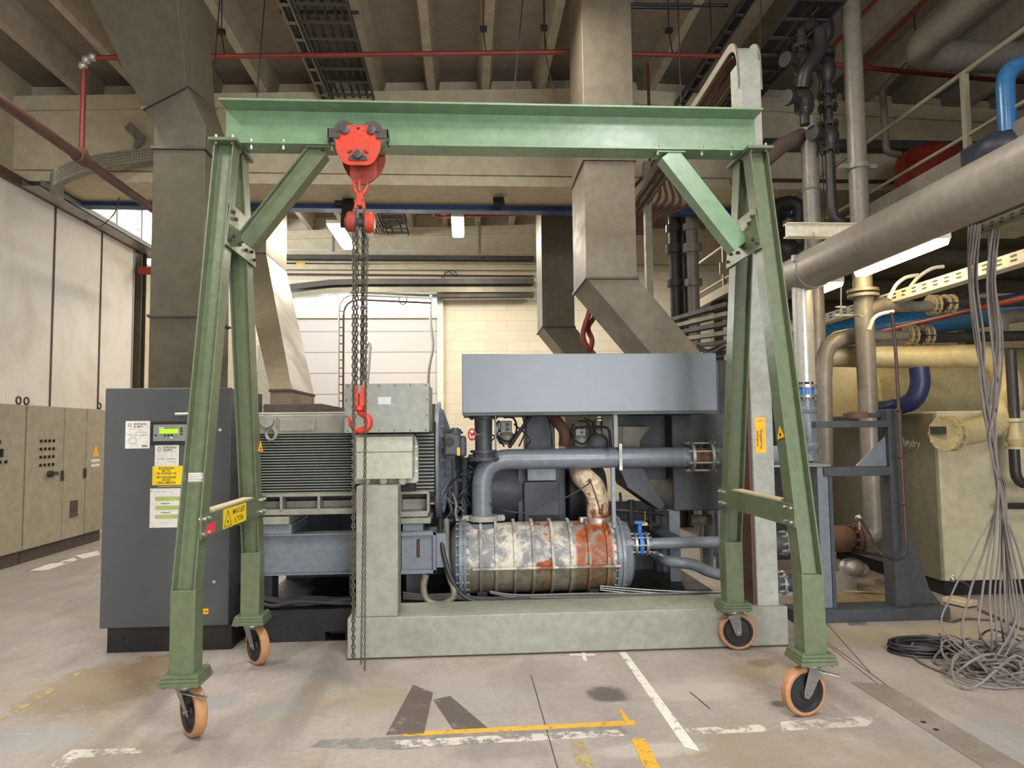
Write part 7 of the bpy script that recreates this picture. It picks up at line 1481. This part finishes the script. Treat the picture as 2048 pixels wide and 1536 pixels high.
single('bracket_cross', MB().cyl(PY(1682, 560, 6.8), PY(1682, 635, 6.8), 0.006, 6).box(XY(1670, 630, 6.8), XY(1706, 630, 6.8), 6.8, 6.83, ZY(1690, 632, 6.8), ZY(1690, 628, 6.8)).box(XY(1673, 613, 6.8), XY(1692, 613, 6.8), 6.8, 6.83, ZY(1690, 615, 6.8), ZY(1690, 612, 6.8)), M['steel'], 'small cross-shaped hanger below the short lamp', 'bracket')
# distant steelwork behind the right leg
for i, (x, yt, yb_, Yd, r_, mm) in enumerate(((1350, 420, 640, 11.5, 0.09, 'pipedark'), (1368, 420, 650, 11.5, 0.07, 'pipedark'), (1385, 418, 640, 11.3, 0.10, 'pipe'), (1552, 400, 500, 9.5, 0.09, 'pipedark'))):
    a, b = plumb(x, yt, yb_, Yd); single('distant_riser', MB().cyl((b.x, Yd, 0), b, r_ * 0.98, 14).cyl(b, a, r_, 14).cyl(b.lerp(a, .3), b.lerp(a, .36), r_ * 1.5, 14).cyl(b.lerp(a, .6), b.lerp(a, .68), r_ * 1.6, 14).cyl(b.lerp(a, .8), b.lerp(a, .86), r_ * 1.5, 14), M[mm], 'upright pipe with joints between the broad duct and the right green leg', 'pipe', 'distant upright pipes')
single('bent_pipe', MB().tube(rnd([PY(1540, 490, 9.3), PY(1548, 412, 9.3), PY(1580, 405, 9.3), PY(1598, 412, 9.3), PY(1598, 490, 9.3)], 0.25), 0.10, 16), M['pipedark'], 'dark U-shaped pipe behind the white rail', 'pipe')
single('pump_unit', MB().sphere(PY(1572, 500, 9), 0.16, 10).cyl(PY(1555, 505, 9), PY(1600, 505, 9), 0.12, 16).box(XY(1555, 515, 9), XY(1600, 515, 9), 8.9, 9.1, ZY(1580, 525, 9), ZY(1580, 505, 9)), M['pipedark'], 'small dark pump just above the end of the big pale pipe', 'pump')
single('yellow_board', MB().box(XY(1440, 535, 12), XY(1552, 535, 12), 12, 12.04, ZY(1490, 548, 12), ZY(1490, 525, 12)), M['yellowpipe'], 'pale yellow board seen behind the right leg', 'board')
for i in range(5):
    x0, y0 = 1345 + 6 * i, 655 + 12 * i
    single('distant_tray', MB().bar(PY(1345, 640 + 14 * i, 9.5), PY(1460, 608 + 19 * i, 8.2), 0.12, 0.05), M['tray'] if i % 2 else M['traydark'], 'tray in the stack running away below the platform', 'cable tray', 'stack of trays below the platform')
for i in range(7):
    cablething([PY(1395 + i * 3, 690 + i * 4, 8.0), PY(1415 + i * 5, 700 + (i % 3) * 6, 7.8), PY(1440 + i * 3, 690 + i * 3, 7.6), PY(1470, 680 + i * 5, 7.5)], 0.014, 'wire of the tangle beside the right end of the long housing', 'cable' if i % 2 else 'cabledark', group='wire tangle right of the long housing', n=6)
single('rear_machine', MB().box(XY(1438, 760, 8.5), XY(1640, 900, 8.5), 8.5, 9.5, 0, ZY(1500, 720, 8.5)), M['machinedark'], 'dark machine casing filling the gap behind the right green legs', 'machine', bevel=0.02)
# low pipework behind the right legs
for (x, y, lab) in ((1566, 1085, 'upper'), (1560, 1165, 'lower')):
    c = PY(x, y, YV + 0.1); t = thing('flange_valve', '%s flanged valve between the tall post and the right green leg' % lab, 'valve', (c.x, c.y, c.z - 0.1))
    part(t, 'flange', MB().washer(c + A * (0.01), A, 0.03, 0.105, 0.02).washer(c - A * 0.22, A, 0.03, 0.105, 0.02).bolts(c, A, 0.085, 8, 0.012, 0.08), M['bright'])
    part(t, 'body', MB().lathe(c - A * 0.25, A, [(0, 0.06), (0.05, 0.09), (0.2, 0.09), (0.3, 0.07), (0.5, 0.07)], 20), M['machinedark'])
single('perforated_strip', MB().box(XY(1550, 1215, 5.9), XY(1600, 1215, 5.9), 5.85, 5.88, 0.20, 0.235), M['steel'], 'short perforated steel strip at the foot of the tall post', 'strip')
# ------------------------------------------------------------ hanging cables and floor clutter
Yc = 4.6
rc = random.Random(11)
for i in range(13):
    A_ = i < 7; x0 = (1938 + i * 2.6) if A_ else (1976 + (i - 7) * 3.0); Y_ = Yc - 0.02 * (i % 4); jit = lambda a=3: rc.uniform(-a, a)
    sp = [-120, 18, -48, 34, -78, 6, -18, 46, -6, 62, 26, -30, 12][i]; yl = 1225 + rc.uniform(-15, 30)
    fl0 = PZ(1990 + rc.uniform(-40, 45), 1330 + rc.uniform(-20, 35)); fl0.z = 0.02
    pts = [V((PY(x0, 478, Yc).x, Y_, 2.97)), PY(x0 + jit(2), 560, Y_), PY(x0 + 12 + jit(5), 680, Y_), PY((1972 if A_ else 1990) + jit(9), 790, Y_), PY(1985 + jit(9), 880, Y_), PY(2002 + jit(8), 985, Y_)]
    pts += [PY(2004 + sp * 0.45 + jit(3), 1095, Y_), PY(2005 + sp * 0.85, 1190, Y_), PY(2008 + sp * (1.0 if abs(sp) > 40 else 0.8), yl + 30, Y_ - 0.05), fl0]
    cablething(pts, 0.0075 if i % 3 else 0.006, 'grey cable hanging from the perforated tray in a loose bunch at the right edge', 'cable', 'cable', 'cable', 'bunch of cables hanging at the right edge', n=7, k=6)
hb_ = MB()
for i in range(26):
    c = PZ(1985 + random.uniform(-35, 45), 1340 + random.uniform(-28, 28)); rx, ry, ph = random.uniform(0.12, 0.34), random.uniform(0.08, 0.2), random.uniform(0, 3.14); z = 0.012 + 0.006 * i
    pts = [V((c.x + rx * math.cos(t_) * math.cos(ph) - ry * math.sin(t_) * math.sin(ph), c.y + rx * math.cos(t_) * math.sin(ph) + ry * math.sin(t_) * math.cos(ph), max(0.009, 0.009 + (z - 0.009) * (0.5 + 0.5 * math.sin(t_ * 2 + i))))) for t_ in [2 * math.pi * k_ / 22 for k_ in range(22)]]
    hb_.tube(pts, 0.0075, 6, closed=True)
o = single('cable_heap', hb_, M['cable'], 'heap of tangled grey cable on the floor under the hanging bunch', 'cable heap'); o['kind'] = 'stuff'
single('cable', MB().tube(spline([PZ(2000, 1380) + V((0, 0, .01)), PZ(1900, 1352) + V((0, 0, .01)), PZ(1838, 1325) + V((0, 0, .01)), PZ(1822, 1298) + V((0, 0, .01)), PZ(1850, 1283) + V((0, 0, .05)), PZ(1930, 1312) + V((0, 0, .03)), PZ(1990, 1350) + V((0, 0, .02))], 8), 0.009, 8), M['cable'], 'wide single loop of cable lying left of the heap', 'cable')
single('cable', MB().tube(spline([PZ(1880, 1345) + V((0, 0, .01)), PZ(1935, 1330) + V((0, 0, .01)), PZ(1990, 1310) + V((0, 0, .01)), PZ(1960, 1288) + V((0, 0, .03)), PZ(1985, 1276) + V((0, 0, .06)), PZ(2040, 1290) + V((0, 0, .03))], 8), 0.008, 8), M['cabledark'], 'thin dark cable loop crossing behind the heap', 'cable')
co = MB(); cc = PZ(1850, 1303)
for i in range(9):
    rx, ry = 0.24 - 0.012 * (i % 4), 0.15 - 0.01 * (i % 3); ox_, oy_ = random.uniform(-.02, .02), random.uniform(-.015, .015)
    co.tube([V((cc.x + ox_ + rx * math.cos(t_), cc.y + oy_ + ry * math.sin(t_), 0.010 + i * 0.007)) for t_ in [2 * math.pi * k_ / 30 for k_ in range(30)]], 0.0085, 6, closed=True)
single('cable_coil', co, M['cabledark'], 'neat oval coil of dark cable lying on the floor left of the heap', 'cable coil')
yr = MB(); cc = PZ(1735, 1178)
for i in range(4): yr.tube([V((cc.x + 0.05 * i - .1 + (0.22 + .03 * i) * math.cos(t_), cc.y + (0.18 + .02 * i) * math.sin(t_), 0.006 + 0.004 * i)) for t_ in [2 * math.pi * k_ / 26 for k_ in range(26)]], 0.005, 6, closed=True)
single('wire_coil', yr, M['flangerust'], 'loose thin yellow-brown wire rings on the floor inside the steel frame', 'wire')
single('wire_coil', MB().ring(PZ(1775, 1168) + V((0, 0, .02)), (0, 0, 1), 0.12, 0.008).ring(PZ(1780, 1170) + V((0, 0, .035)), (0.1, 0, 1), 0.11, 0.008), M['cable'], 'small dark coil beside the rear frame column', 'wire')
wp_ = PZ(1910, 1215)
single('wood_offcut', MB().bar(PZ(1895, 1205) + V((0, 0, 0.035)), PZ(1945, 1216) + V((0, 0, 0.035)), 0.16, 0.05), M['wood'], 'pale crumbling block of wood lying by the dryer', 'wood block', bevel=0.01)
single('floor_clip', MB().box(*(lambda p: (p.x - 0.07, p.x + 0.07, p.y - 0.03, p.y + 0.03, 0, 0.012))(PZ(1716, 1250))), M['steel'], 'small flat metal plate on the floor before the steel frame', 'plate')
single('swarf_pile', MB().tube(spline([PZ(1880, 1240) + V((0, 0, .01)), PZ(1905, 1246) + V((0, 0, .015)), PZ(1930, 1240) + V((0, 0, .01)), PZ(1990, 1243) + V((0, 0, .01))]), 0.009, 6), M['brown'], 'thin brown rod lying on the floor near the frame end', 'rod')
single('loose_cable', MB().tube(spline([PZ(1958, 1222) + V((0, 0, .01)), PZ(1990, 1236) + V((0, 0, .01)), PZ(2048, 1262) + V((0, 0, .01))]), 0.014, 8), M['brown'], 'brown cable lying on the floor behind the hanging bunch', 'cable')
